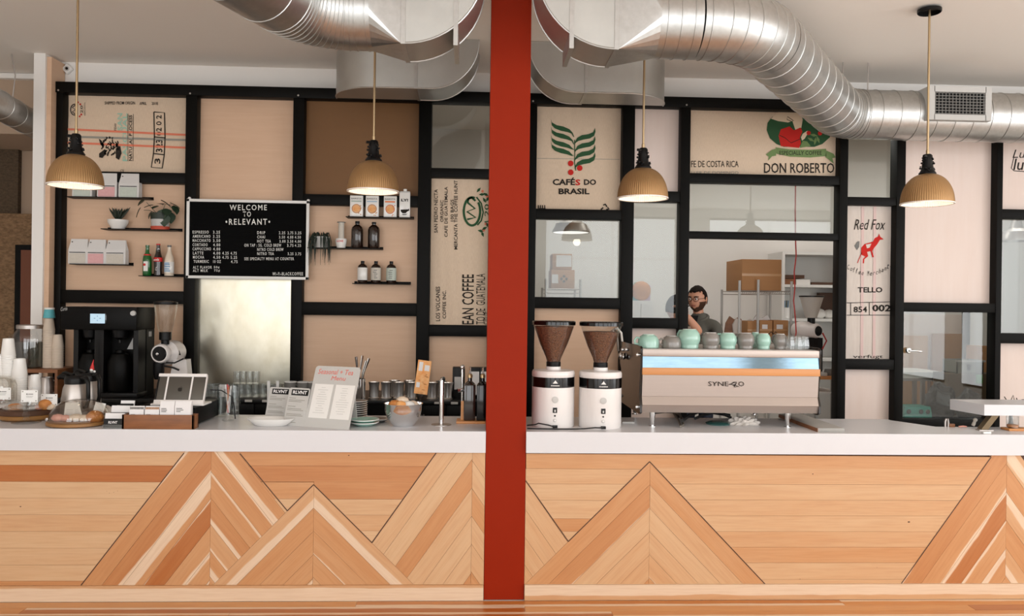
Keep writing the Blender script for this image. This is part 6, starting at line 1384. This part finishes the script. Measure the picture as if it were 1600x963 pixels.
l = at(1566, 666); r = thing('glass_flask', 'small dark flask standing behind the wooden board', 'flask', V((l.x, a.y+.13, WT))); MB().lathe([(0, 0), (.02, 0), (.022, .01), (.012, .04), (.01, .08), (.0, .082)], 18).build('flask', M_blackgloss, r)
# ------------------------------------------------------------------ back room seen through panes and the pass-through
def fl_at(px, Y): return V((P(px, 500, Y).x, Y, 0))
for i, (x, Y) in enumerate(((1.2, 3.3), (3.2, 3.3), (5.4, 3.3))):  # strip fixtures and their area lights are added to brighten the back room
    o = thing('added_ceiling_light', ('added white strip ceiling light brightening the back room, left', 'added white strip ceiling light brightening the back room, middle', 'added white strip ceiling light brightening the back room, right')[i], 'lamp', (x, Y, CZ-.08), group='added strip lights in the back room')
    box((-.6, -.08, 0), (.6, .08, .078), bev=.01).build('housing', M_sign, o); box((-.58, -.06, -.006), (.58, .06, .0)).build('diffuser', mat('diffuser', (255, 246, 236), .4, emit=3), o)
    area('lamp_light', (x, Y, CZ-.1), (0, 0, 0), 1.2, .15, 24, (1, .96, .9))
# dome lamp behind the square pane
l = P(892, 364, 3.1); r = thing('dome_lamp', 'shallow brushed metal dome lamp hanging in the back room, behind the square pane', 'lamp', l); k = mpp(l)
MB().lathe([(29*k, 0), (29.5*k, 2*k), (25*k, 10*k), (24*k, 14*k), (12*k, 19*k), (8*k, 22*k), (8*k, 30*k), (0, 31*k)], 40).build('shade', M_steel, r); MB().lathe([(0, 2*k), (27.5*k, .5*k)], 36).build('diffuser', mat('dome_diffuser', (255, 250, 244), .4, emit=2.2), r); MB().tube([(0, 0, 30*k), (0, 0, CZ-l.z)], .012, 10).build('stem', M_steel, r)
l = P(1588, 377, 3.0); r = thing('dome_lamp', 'silver dome lamp hanging in the back room at far right', 'lamp', l); k = mpp(l)
MB().lathe([(26*k, 0), (26*k, 4*k), (22*k, 14*k), (10*k, 20*k), (6*k, 34*k), (2*k, 38*k), (0, 38*k)], 36).build('shade', M_steel, r); MB().tube([(0, 0, 37*k), (0, 0, CZ-l.z)], .008, 8).build('stem', M_steel, r)
# white screen below it
solo(box((0, 0, 0), (1.2, .03, 1.28)), 'white_board', M_sign, 'large blank white board standing in the back room at far right', 'board', (P(1562, 400, 3.4).x, 3.4, P(1580, 522, 3.4).z-.1))
# ---- people
def skin_body(name, m, verts, edges, parent, sub=2):
    me = bpy.data.meshes.new(name); b = bmesh.new(); ly = b.verts.layers.skin.verify(); vs = []
    for i, (co, r_) in enumerate(verts):
        v = b.verts.new(co); v[ly].radius = (r_, r_) if not isinstance(r_, tuple) else r_; v[ly].use_root = (i == 0); vs.append(v)
    for a, c in edges: b.edges.new((vs[a], vs[c]))
    b.to_mesh(me); b.free(); me.materials.append(m)
    o = bpy.data.objects.new(name, me); C.objects.link(o); o.parent = parent
    s_ = o.modifiers.new('Skin', 'SKIN'); s_.use_smooth_shade = True; s2 = o.modifiers.new('Subdivision', 'SUBSURF'); s2.levels = s2.render_levels = sub
    return o
def head(parent, c, r_, yaw, pitch=0, beard=True, glasses=True):
    """head with nose, ears, eyes, brow, hair; faces -Y before yaw"""
    M = Matrix.Translation(c)@Matrix.Rotation(yaw, 4, 'Z')@Matrix.Rotation(pitch, 4, 'X'); h = r_
    mb = MB(); g = bmesh.ops.create_icosphere(mb.b, subdivisions=4, radius=1)
    for v in g['verts']:
        x, y, z = v.co; w_ = .74-.06*max(0, -z)*1.2; 
        X = x*w_*(1 if z > -.35 else 1-.42*(-z-.35)); Y = y*(.93 if y > 0 else .86)*(1 if z > -.3 else 1-.25*(-z-.3)); Z = z*1.08
        if y < -.4: Y += .06*math.exp(-((z-.12)/.12)**2)*(1 if abs(x) > .12 else .2)      # eye sockets
        if y < 0 and z < -.35: Y -= .10*math.exp(-((z+.72)/.22)**2)*math.exp(-(x/.3)**2)  # chin
        v.co = M@V((X*h, Y*h, Z*h))
    hd = mb.build('head', M_skin, parent)
    mb = MB(); mb.prism([(-.02, .12), (.0, .14), (.0, -.26), (-.16, -.24), (-.22, -.20)], lambda p: M@V((-.09*h, (-.80+p[0])*h, p[1]*h)), M.to_3x3()@V((.18*h, 0, 0))); bmesh.ops.bevel(mb.b, geom=mb.b.edges[:], offset=.05*h, segments=2, affect='EDGES'); mb.build('nose', M_skin, hd)
    for s_ in (-1, 1):
        mb = MB(); mb.ball((0, 0, 0), 1, 2, (.07*h, .15*h, .22*h)); 
        for v in mb.b.verts: v.co = M@(v.co+V((s_*.76*h, .08*h, .0)))
        mb.build('ear', M_skin, hd)
        mb = MB(); mb.ball((0, 0, 0), .1*h, 2)
        for v in mb.b.verts: v.co = M@(v.co+V((s_*.28*h, -.76*h, .12*h)))
        mb.build('eye', M_porc, hd); mb = MB(); mb.ball((0, 0, 0), .05*h, 2)
        for v in mb.b.verts: v.co = M@(v.co+V((s_*.28*h, -.845*h, .12*h)))
        mb.build('iris', M_ink, hd)
        mb = MB(); mb.tube([M@V((s_*.12*h, -.85*h, .29*h)), M@V((s_*.3*h, -.83*h, .34*h)), M@V((s_*.48*h, -.7*h, .29*h))], .04*h, 6); mb.build('eyebrow', M_hair, hd)
    mb = MB(); mb.tube([M@V((-.2*h, -.78*h, -.44*h)), M@V((0, -.85*h, -.43*h)), M@V((.2*h, -.78*h, -.44*h))], [.03*h, .05*h, .03*h], 8); mb.build('mouth', mat('lips', (170, 98, 86), .5) if 'lips' not in MATS else MATS['lips'], hd)
    mb = MB(); g = bmesh.ops.create_icosphere(mb.b, subdivisions=4, radius=1); kill = []
    for v in g['verts']:
        x, y, z = v.co
        if z < (.52 if y < -.35 else (-.1 if y < .3 else -.45)) or (abs(x) > .62 and y < -.25 and z < .3): kill.append(v)
        v.co = M@V((x*.79*h, y*.98*h+.02*h, z*1.14*h+.02*h+.03*h*math.sin(x*14)*math.sin(y*11)))
    bmesh.ops.delete(mb.b, geom=kill, context='VERTS')
    o = mb.build('hair', M_hair, hd); sol = o.modifiers.new('Solidify', 'SOLIDIFY'); sol.thickness = .05*h; sol.offset = -1
    if beard:
        mb = MB(); g = bmesh.ops.create_icosphere(mb.b, subdivisions=4, radius=1); kill = []
        for v in g['verts']:
            x, y, z = v.co; w_ = .74-.06*max(0, -z)*1.2
            X = x*w_*(1 if z > -.35 else 1-.42*(-z-.35)); Y = y*(.93 if y > 0 else .86)*(1 if z > -.3 else 1-.25*(-z-.3))
            if y < 0 and z < -.35: Y -= .10*math.exp(-((z+.72)/.22)**2)*math.exp(-(x/.3)**2)
            if y > .1 or z > (-.12 if abs(x) > .6 else -.47) or z > .0 or (abs(x) < .12 and z > -.55): kill.append(v)
            v.co = M@(V((X, Y, z*1.08))*1.015*h)
        bmesh.ops.delete(mb.b, geom=kill, context='VERTS'); o = mb.build('beard', M_beard, hd); sol = o.modifiers.new('Solidify', 'SOLIDIFY'); sol.thickness = .03*h
    if glasses:
        mb = MB()
        for s_ in (-1, 1): mb.tube([M@V(((s_*.3+.24*math.cos(t*math.pi/6))*h, (-.9+.04*abs(math.cos(t*math.pi/6)))*h, (.1+.17*math.sin(t*math.pi/6))*h)) for t in range(13)], .022*h, 6, False)
        mb.tube([M@V((-.06*h, -.92*h, .14*h)), M@V((.06*h, -.92*h, .14*h))], .02*h, 6)
        for s_ in (-1, 1): mb.tube([M@V((s_*.54*h, -.86*h, .14*h)), M@V((s_*.78*h, -.2*h, .12*h)), M@V((s_*.78*h, .1*h, .1*h))], .02*h, 6)
        mb.build('glasses', M_brown, hd)
    return hd
def hand(parent, wrist, d, side, m=None):
    """palm, four unequal fingers and a thumb, slightly curled, pointing along d"""
    d = V(d).normalized(); s_ = d.cross(V((0, 0, 1)));  s_ = s_.normalized() if s_.length > .1 else V((1, 0, 0)); n = s_.cross(d)
    W0 = V(wrist); vt = [(W0, .02), (W0+d*.05, (.036, .016)), (W0+d*.09, (.038, .014))]; e = [(0, 1), (1, 2)]
    pm = skin_body('hand', M_skin, vt, e, parent, 1)
    for i, L in enumerate((.07, .078, .073, .058)):
        b0 = W0+d*.075+s_*(.028-.019*i); c_ = n*-.012
        skin_body('finger', M_skin, [(b0, .009), (b0+d*L*.5+c_*.4, .0085), (b0+d*L*.8+c_*1.6, .008), (b0+d*L+c_*3, .006)], [(0, 1), (1, 2), (2, 3)], pm, 1)
    b0 = W0+d*.03+s_*side*.028; skin_body('thumb', M_skin, [(b0, .011), (b0+d*.025+s_*side*.022, .010), (b0+d*.055+s_*side*.026, .008)], [(0, 1), (1, 2)], pm, 1)
def person(label, px, Y, hy, yaw, shirt, lean=0, arms=None, beard=True, glasses=True, hr=.125, short=False):
    hc = P(px, hy, Y); base = V((hc.x, Y, 0)); r = thing('person', label, 'person', base); z = hc.z; s_ = z/1.62
    c, sn = math.cos(yaw), math.sin(yaw)
    def T(x, y, zz): return V((x*c-y*sn, x*sn+y*c, zz*s_))
    sh = 1.43
    vt = [(T(0, .02, .92), (.16, .115)), (T(0, .02, 1.05), (.145, .105)), (T(0, .02, 1.22), (.165, .115)), (T(0, .03, 1.40), (.13, .09)), (T(0, .025, 1.465), .066), (T(0, .01, 1.52), .056)]
    e = [(0, 1), (1, 2), (2, 3), (3, 4), (4, 5)]
    for sd in (-1, 1):
        i = len(vt); el, wr = [q if isinstance(q, V) else T(*q) for q in arms[0 if sd < 0 else 1]]
        vt += [(T(sd*.185, .03, sh-.03), .062), (el, .045), (wr, .031)]; e += [(3, i), (i, i+1), (i+1, i+2)]
    body = skin_body('body', M_skin if short else shirt, vt, e, r)
    if short:
        v2 = [(p, (q[0]+.008, q[1]+.008) if isinstance(q, tuple) else q+.008) for p, q in vt[:4]]; e2 = [(0, 1), (1, 2), (2, 3)]
        for j in (6, 9): i = len(v2); v2 += [(vt[j][0], .072), (vt[j][0].lerp(vt[j+1][0], .93), .06)]; e2 += [(3, i), (i, i+1)]
        skin_body('shirt', shirt, v2, e2, r)
    else:
        skin_body('neck', M_skin, [(vt[4][0]+V((0, 0, -.02)), .058), (vt[5][0], .056), (vt[5][0]+V((0, 0, .05)), .056)], [(0, 1), (1, 2)], r, 1)
        mb = MB(); ring_ = [T(.088*math.cos(t), .02+.078*math.sin(t), 1.455+.03*math.sin(t)) for t in [R(-70)+R(320)*j/16+R(0) for j in range(17)]]
        mb.tube(ring_, [.008]+[.02]*15+[.008], 8); mb.build('collar', shirt, r)
        mb = MB(); mb.prism([(-.05, 1.48), (.05, 1.48), (.012, 1.30), (-.012, 1.30)], lambda p: T(p[0], -.085-.02*(1.46-p[1])/.18, p[1]), T(0, -.012, 0)-T(0, 0, 0)); mb.build('undershirt', M_tee, r)
        mb = MB()
        for z0 in (1.25, 1.15, 1.05): mb.ball(T(0, -.122, z0), .008, 1)
        mb.build('buttons', M_grey, r)
    lv = [(T(0, .02, .93), (.165, .12)), (T(0, .02, .86), (.16, .12))]; le = [(0, 1)]
    for sd in (-1, 1): i = len(lv); lv += [(T(sd*.09, .02, .8), .09), (T(sd*.1, .0, .46), .062), (T(sd*.1, .03, .07), .046)]; le += [(1, i), (i, i+1), (i+1, i+2)]
    skin_body('trousers', M_denim, lv, le, r)
    for sd in (-1, 1):
        skin_body('shoe', M_blackp, [(T(sd*.1, .06, .045), .044), (T(sd*.1, -.04, .04), .042), (T(sd*.1, -.15, .035), .036)], [(0, 1), (1, 2)], r, 1)
    for sd in (0, 1):
        el, wr = [q if isinstance(q, V) else T(*q) for q in arms[sd]]; hand(r, wr, wr-el, 1 if sd else -1)
    head(r, V((0, 0, z))+T(0, -.01, 0)-T(0, 0, 0), hr, yaw, R(8), beard, glasses)
    return r
person('man with dark hair, short beard and glasses in a charcoal shirt, seen through the pass-through', 1090.5, 3.0, 468, R(-42), M_shirt, arms=(((-.25, -.02, 1.12), (-.2, -.24, 1.05)), ((.25, .0, 1.12), (.19, -.22, 1.04))), hr=.118)
wx = V((P(1057, 484, 2.62).x, 2.62, 0)); w_ = lambda x, y, Y: P(x, y, Y)-wx
person('dark-haired person in a white T-shirt, mostly hidden behind a black post', 1057, 2.62, 482, R(100), M_whitecloth, arms=(((-.26, -.05, 1.16), (-.22, -.3, 1.22)), (w_(1094, 520, 2.5), w_(1071, 492, 2.42))), beard=False, glasses=False, hr=.115, short=True)
# ---- wire rack with boxes
RX0, RX1, RY0, RY1 = P(1183, 500, 3.05).x, P(1236, 500, 3.05).x, 3.05, 3.62
rx0 = P(1151, 500, RY1).x
r = thing('wire_rack', 'chrome wire shelving rack carrying cardboard boxes in the back room', 'shelf', (0, 0, 0)); zt = P(1200, 455, RY0).z; zl = P(1200, 532, RY0).z
X0 = RX0; X1 = RX1; X0b = X0-.0
for x in (X0-.18, X1):
    for y in (RY0, RY1): MB().tube([(x, y, 0), (x, y, zt+.1 if y == RY0 else zt+.02)], .0125, 10).build('upright', M_lgrey, r)
MB().tube([(X0, RY0-.02, 0), (X0, RY0-.02, zt+.11)], .0125, 10).build('upright', M_lgrey, r)
for z in (zt, zl, .35):
    mb = MB()
    for y in (RY0, RY1): mb.tube([(X0-.18, y, z), (X1, y, z)], .005, 6); mb.tube([(X0-.18, y, z-.03), (X1, y, z-.03)], .004, 6)
    for i in range(13): x = X0-.18+(X1-X0+.18)*i/12; mb.tube([(x, RY0, z), (x, RY1, z)], .003, 5)
    for i in range(24): x = X0-.18+(X1-X0+.18)*i/24; mb.tube([(x, RY0, z-.03), (x+.02, RY0, z)], .002, 4)
    mb.build('wire_shelf', M_steel, r)
def carton_box(px0, px1, py0, py1, Y, dp, lab, zb_=None, m=None, lbl=False):
    a, b = P(px0, py1, Y), P(px1, py0, Y); z0 = a.z if zb_ is None else zb_; o = thing('cardboard_box', lab, 'box', (a.x, Y, z0)); W_, H_ = b.x-a.x, b.z-z0
    box((0, 0, 0), (W_, dp, H_), bev=.004).build('carton', m or M_cardboard, o); box((W_*.0, -.0015, H_*.46), (W_, 0, H_*.54)).build('tape', mat('packing_tape', (190, 146, 100), .35) if 'packing_tape' not in MATS else MATS['packing_tape'], o)
    if lbl: box((W_*.2, -.002, H_*.55), (W_*.62, 0, H_*.78)).build('paper_label', M_paper, o)
    return o
carton_box(1159, 1221.5, 406, 454, 3.08, .5, 'large brown cardboard box on top of the wire rack', zt+.006)
carton_box(1168, 1185, 502, 531, 3.1, .3, 'small brown box on the lower rack shelf, left', zl+.006); carton_box(1186.5, 1207, 501, 531, 3.1, .3, 'small brown box with white label on the lower rack shelf, middle', zl+.006, lbl=True); carton_box(1208.5, 1232, 501, 531, 3.1, .3, 'small brown box with white label on the lower rack shelf, right', zl+.006, lbl=True)
for i, (px, Y, z0, w_, h_, t, m, lab) in enumerate(((1143, 3.35, zl+.006, .09, .22, 6, M_dkwood, 'crumpled brown paper bag on the rack'), (1160, 3.42, zl+.006, .13, .2, -9, M_whitecloth, 'white striped sack leaning on the rack'), (1170, 3.5, zl+.006, .1, .24, 14, M_paper, 'white paper bag standing behind the small boxes'))):
    x = max(P(px, 520, Y).x, X0-.16); mb = MB(); mb.prism([(-w_, 0), (w_, 0), (w_*.9, h_*.8), (w_*.5, h_), (0, h_*.86), (-w_*.6, h_*1.02), (-w_*.95, h_*.7)], lambda p: (p[0]+p[1]*math.sin(R(t)), -.04, p[1]), (0, .03, 0)); o = solo(mb, 'paper_bag', m, lab, 'bag', (x, Y-.1*i, z0))
# ---- white bookcase on the far wall
bx0, bx1 = P(1222, 450, 4.1).x, P(1345, 450, 4.1).x; zt2 = P(1260, 394, 4.1).z; r = thing('white_bookcase', 'white open bookcase against the far wall of the back room', 'bookcase', (bx0, 4.1, 0))
for x in (0, bx1-bx0-.03): box((x, 0, 0), (x+.03, .45, zt2)).build('side_panel', M_sign, r)
zs2 = [P(1260, y, 4.1).z for y in (445, 498, 560)]
for z in [zt2]+zs2+[.1]: box((.03, 0, z-.03), (bx1-bx0-.03, .45, z)).build('shelf_board', M_sign, r)
box((.03, .44, .1), (bx1-bx0-.03, .45, zt2)).build('back_panel', M_sign, r)
for px0, px1, y0, y1, m, lab in ((1224, 1257, 430, 435, M_brown, 'flat dark brown box stacked on the bookcase shelf, upper'), (1224, 1243, 436, 444.5, M_dkwood, 'small brown box on the bookcase shelf, lower left'), (1244, 1266, 437, 444.5, M_porc, 'white box on the bookcase shelf'), (1268, 1306, 441, 444.5, M_brown, 'flat dark book on the bookcase shelf, right')):
    a, b = P(px0, y1, 4.13), P(px1, y0, 4.13); zb_ = zs2[0]+(.001 if y1 > 440 else a.z-zs2[0]+.0); solo(box((0, 0, 0), (b.x-a.x, .25, b.z-a.z)), 'flat_box', m, lab, 'box', (a.x, 4.13, zb_))
for px, y0, y1, r_, m, lab in ((1283, 480, 497.5, .06, M_porc, 'white bundle on the second bookcase shelf, left'), (1298, 482, 497.5, .055, M_porc, 'white bundle on the second bookcase shelf, right')):
    a = P(px, y1, 4.25); mb = MB(); mb.ball((0, 0, r_*.9), r_, 3, (1.3, 1, 1), .04); solo(mb, 'bundle', m, lab, 'bundle', (a.x, 4.3, zs2[1]+.001))
a = P(1300, 478, 4.4); solo(box((-.14, 0, 0), (.2, .08, .3)), 'dark_crate', M_brown, 'dark brown crate behind the white bundles on the bookcase', 'crate', (a.x, 4.42, zs2[1]+.001))
a = P(1230, 497, 4.15); r = thing('pen_pot', 'small white pot of blue pens on the bookcase', 'pot', (a.x, 4.2, zs2[1]+.001)); MB().lathe([(0, 0), (.06, 0), (.06, .12), (.055, .12), (.05, .01), (0, .01)], 20).build('pot', M_porc, r)
for i in range(4): MB().tube([(.012*i-.02, 0, .02), (.02*i-.03, 0, .2)], .006, 6).build('pen', M_blue if i % 2 else M_leaf, r)
# ---- work table with a second white grinder
tx0, tx1 = P(1262, 590, 2.62).x, P(1318, 590, 2.62).x; tz = P(1290, 588, 2.62).z; r = thing('work_table', 'wooden topped steel work table just inside the pass-through', 'table', (tx0-.2, 2.6, 0))
box((0, 0, tz-.03), (tx1-tx0+.2, .42, tz)).build('top', M_oak, r); box((.02, .02, tz-.16), (tx1-tx0+.17, .4, tz-.145)).build('shelf_board', M_sign, r)
for x in (.18, tx1-tx0+.1): 
    for y in (.03, .38): MB().tube([(x, y, 0), (x, y, tz-.03)], .018, 10).build('leg', M_lgrey, r)
box((.1, .1, .34), (tx1-tx0+.15, .4, .46)).build('lower_crate', M_blue, r)
gz = P(1272, 546, 2.8).z; l = V((P(1270, 520, 2.8).x, 2.84, tz)); r = thing('shop_grinder', 'white grinder with a frosted wide hopper in the back room, by the red cord', 'grinder', l); k = mpp(l)
G = lambda y: P(1270, y, 2.8).z-tz
MB().lathe([(.05, G(497)), (.06, G(492)), (.085, G(478)), (.108, G(465)), (.114, G(462)), (.110, G(462)), (.056, G(493))], 32).build('hopper', mat('frosted_hopper', (196, 190, 182), .3), r); MB().lathe([(.0, G(462)), (.116, G(462.5)), (.116, G(464.5)), (.0, G(464.5))], 32).build('hopper_rim', M_blackp, r)
MB().lathe([(0, G(512)), (.036, G(512)), (.036, G(497)), (0, G(497))], 24).build('collar', M_blackp, r)
Mg = Matrix.Translation((.02, -.1, G(517)))@V((-.45, .89, 0)).to_track_quat('Z', 'Y').to_matrix().to_4x4(); MB().lathe([(0, -.01), (.06, -.01), (.07, .01), (.066, .06), (.085, .1), (.088, .2), (.07, .26), (0, .265)], 32, M=Mg).build('motor_housing', M_whitep, r); MB().lathe([(0, -.02), (.042, -.02), (.05, -.008)], 24, M=Mg).build('burr_cover', M_blackp, r)
box((-.06, -.06, .0), (.09, .1, G(528))).build('column', M_blackp, r); box((-.12, -.1, 0), (.14, .14, .03)).build('base', M_whitep, r)
MB().tube([(.06, -.12, G(520)), (.1, -.12, G(532)), (.06, -.12, G(545))], .007, 6).build('orange_cable', M_redcord, r)
for i, (px, py, Y, s_, m, lab) in enumerate(((1296, 588, 2.7, (.05, .05, .06), M_grey, 'round grey pot on the work table'), (1305, 588, 2.72, (.035, .035, .12), M_porc, 'white jug on the work table by the post'), (1286, 588, 2.66, (.04, .03, .03), M_lgrey, 'small pale dish on the work table'))):
    o = thing('jar', lab, 'jar', (P(px, 580, Y).x, Y, tz)); MB().lathe([(0, 0), (s_[0]*.9, 0), (s_[0], s_[2]*.5), (s_[0]*.85, s_[2]), (s_[0]*.75, s_[2]), (0, s_[2]*.3)], 20).build('vessel', m, o)
# red cord from the ceiling
q = [V((P(x, y, 2.75).x, 2.75, P(x, y, 2.75).z)) for x, y in ((1243, 288), (1242.5, 330), (1243, 375), (1244, 400), (1241, 425), (1242, 450), (1240, 470), (1243, 500), (1244, 520), (1240, 545))]
solo(MB().tube([V((q[0].x, 2.75, CZ))]+q, .006, 6), 'red_cord', M_redcord, 'thin red cord hanging from the ceiling behind the pass-through', 'cord')
# ---- behind the glass door
zd = P(1440, 582, 3.3).z; tx0, tx1 = P(1395, 590, 3.3).x, P(1481, 590, 3.3).x; r = thing('steel_table', 'white-topped steel table behind the glass door', 'table', (tx0, 3.3, 0)); W_ = tx1-tx0
box((0, 0, zd-.06), (W_, .6, zd)).build('top', M_sign, r); box((0, -.004, zd-.09), (W_, .0, zd-.06)).build('apron', M_steel, r)
for x in (.03, W_*.55, W_-.05):
    for y in (.02, .55): box((x, y, 0), (x+.035, y+.035, zd-.06)).build('leg', M_steel, r)
def ply(px0, px1, py0, py1, Y, m, lab, th=.03, nm='plywood_sheet', cat='sheet'):
    a, b = P(px0, py1, Y), P(px1, py0, Y); o = solo(box((0, 0, 0), (b.x-a.x, th, b.z)), nm, m, lab, cat, (a.x, Y, 0)); return o
ply(1406, 1509, 492, 600, 4.2, M_plyv, 'tall pale sheet of plywood leaning at the back, behind the glass door'); ply(1402, 1450, 525, 600, 4.05, mat('packing_board', (206, 160, 116), .8, noise=((8, 3, 2), .4, (190, 142, 98))), 'rounded tan board behind the table, left', nm='tan_board', cat='board'); ply(1456, 1506, 522, 600, 4.05, M_cardboard, 'tan board behind the table, right', nm='tan_board', cat='board')
a = P(1511, 560, 4.0); solo(box((-.03, 0, 0), (.03, .06, P(1511, 488, 4.0).z)), 'dark_pole', M_black, 'dark upright pole behind the glass door', 'pole', (a.x, 4.0, 0))
carton_box(1481, 1560, 585, 665, 3.0, .27, 'big dark cardboard box on the floor behind the glass door', 0, mat('dark_carton', (92, 74, 52), .8))  # darker brown than the other cartons
bz_ = P(1500, 585, 3.0).z; a, b = P(1497, 584, 3.02), P(1539, 563, 3.02); r = thing('grey_bin', 'grey plastic bin with a dark handle slot on the big dark box', 'bin', (a.x, 3.04, bz_+.001)); W_ = b.x-a.x; H_ = b.z-a.z
mb = MB()
for aa in ((0, 0, W_, .012), (0, .23, W_, .242), (0, 0, .012, .242), (W_-.012, 0, W_, .242)): mb.box((aa[0], aa[1], 0), (aa[2], aa[3], H_))
mb.box((0, 0, 0), (W_, .242, .01)); mb.build('tub', M_bin, r); box((-.012, -.012, H_-.018), (W_+.012, .0, H_)).build('rim', M_lgrey, r); box((W_*.38, -.003, H_*.25), (W_*.5, .0, H_*.68)).build('handle_slot', M_blackp, r)
carton_box(1527, 1546, 541, 563, 3.6, .2, 'tall dark brown box behind the grey bin', 0)
solo(box((-.025, 0, 0), (.03, .02, .09)), 'green_tag', mat('green_tag', (54, 150, 46), .5), 'bright green tag stuck on the big dark box', 'tag', (P(1531.5, 600, 2.97).x, 2.978, P(1531, 600, 2.97).z))
tzb = P(1430, 655, 2.66).z; r = thing('low_bench', 'low dark bench just inside the glass door', 'bench', (P(1400, 660, 2.6).x, 2.5, 0)); box((0, 0, tzb-.04), (1.0, .45, tzb)).build('top', M_black, r)
for x in (.02, .93):
    for y in (.02, .38): box((x, y, 0), (x+.05, y+.05, tzb-.04)).build('leg', M_black, r)
a, b = P(1411, 655, 2.62), P(1455, 635, 2.62); r = thing('tool_case', 'teal plastic tool case with dark latches behind the glass door', 'case', (a.x, 2.6, tzb+.001)); W_ = b.x-a.x; H_ = b.z-a.z
box((0, 0, 0), (W_, .2, H_*.42), bev=.006).build('base', M_toolbox, r); mb = MB(); mb.prism([(0, H_*.43), (W_, H_*.43), (W_*.94, H_), (W_*.04, H_)], lambda p: (p[0], .005, p[1]), (0, .19, 0)); mb.build('lid', M_toolbox, r)
for x in (.16, .6, .84): MB().ball((W_*x, -.002, H_*.62), .022, 2, (1, .3, 1)).build('latch', M_blackp, r)
for px, Y, sx, sz_, lab in ((1469, 2.72, .125, .2, 'shiny black plastic bag on the low bench, left'), (1514, 2.68, .115, .16, 'shiny black plastic bag on the low bench, right')):
    mb = MB(); mb.ball((0, 0, sz_*.7), 1, 4, (sx, .13, sz_), .0)
    for v in mb.b.verts: v.co *= 1+.1*math.sin(v.co.x*40+v.co.z*31)*math.sin(v.co.z*27+v.co.y*33); v.co.z = max(v.co.z, 0)
    solo(mb, 'plastic_bag', M_plastic, lab, 'bag', (P(px, 640, Y).x, Y, tzb+.001), ang=80)
q = P(1419, 548, YP-.02); r = bpy.data.objects.new('door_handle', None); C.objects.link(r); r.location = q; r.parent = wb
MB().lathe([(0, .02), (.02, .018), (.026, .006), (.026, 0)], 22, M=Matrix.Rotation(R(90), 4, 'X')).build('rose', M_chrome, r); MB().tube([(0, -.01, 0), (0, -.035, 0), (.03, -.04, .0), (.1, -.04, -.004)], .008, 10).build('lever', M_chrome, r)
# ---- behind the panes right of the column
zt3 = P(880, 452, 3.4).z; r = thing('wire_rack', 'chrome wire shelf with boxes behind the square pane', 'shelf', (0, 0, 0))
xa_, xb_ = P(853, 460, 3.4).x, P(907, 460, 3.4).x
for x in (xa_, xb_): MB().tube([(x, 3.4, 0), (x, 3.4, zt3+.1)], .013, 8).build('upright', M_lgrey, r); MB().tube([(x, 3.85, 0), (x, 3.85, zt3+.02)], .013, 8).build('upright', M_lgrey, r)
mb = MB()
for y in (3.4, 3.85): mb.tube([(xa_, y, zt3), (xb_, y, zt3)], .006, 6); mb.tube([(xa_, y, zt3-.04), (xb_, y, zt3-.04)], .005, 6)
for i in range(12): x = xa_+(xb_-xa_)*i/11; mb.tube([(x, 3.4, zt3), (x, 3.85, zt3)], .003, 5)
mb.build('wire_shelf', M_steel, r)
o = carton_box(861, 898, 422, 450, 3.42, .3, 'brown cardboard box with black mark and white label behind the square pane', zt3+.007)
k = mpp(P(880, 435, 3.42)); mb = MB()
for dx, dz in ((0, 4), (0, -4), (4, 0), (-4, 0)): mb.prism([(dx-2.6, dz), (dx, dz+2.6), (dx+2.6, dz), (dx, dz-2.6)], lambda p: ((20+p[0])*k, -.002, (15+p[1])*k), (0, .001, 0))
mb.build('printed_mark', M_ink, o); box((1*k, -.0025, 8*k), (11*k, 0, 22*k)).build('paper_label', M_paper, o)
z2 = P(880, 421, 3.42).z; o = carton_box(863, 894, 397, 421, 3.44, .28, 'second brown box with a large white sheet, stacked above', max(z2, zt3+.007+P(880,422,3.42).z-zt3-.006)); box((6*k, -.002, 4*k), (30*k, 0, 22*k)).build('paper_label', M_paper, o)
# colourful things behind the tall pane
zt4 = P(1010, 470, 3.3).z; r = thing('white_cabinet', 'white cabinet behind the tall narrow pane', 'cabinet', (P(986, 480, 3.3).x, 3.3, 0)); W_ = P(1021, 480, 3.3).x-P(986, 480, 3.3).x; box((0, 0, 0), (W_, .4, zt4)).build('carcass', M_sign, r); box((W_*.45, -.012, .1), (W_-.01, 0, zt4-.03)).build('door', M_sign, r)
for px, m, s_, h_, lab in ((993, M_bluecup, .05, .17, 'turquoise packet on the white cabinet'), (1001, mat('leafy_print', (120, 160, 120), .6), .05, .19, 'green printed packet on the white cabinet'), (1009, mat('pale_tin', (196, 170, 190), .6), .05, .16, 'pale lilac packet on the white cabinet')):
    x = P(px, 460, 3.45).x; solo(box((-s_, 0, 0), (s_, .05, h_), bev=.006), 'packet', m, lab, 'packet', (x, 3.45+(.06 if px == 1001 else 0), zt4))
x = P(1003, 460, 3.34).x; solo(MB().ball((0, 0, .1), .1, 3, (1.0, .55, 1)), 'orange_ball', M_gold, 'orange round pouch in front of the packets on the cabinet', 'pouch', (x, 3.38, zt4))
finish_texts()
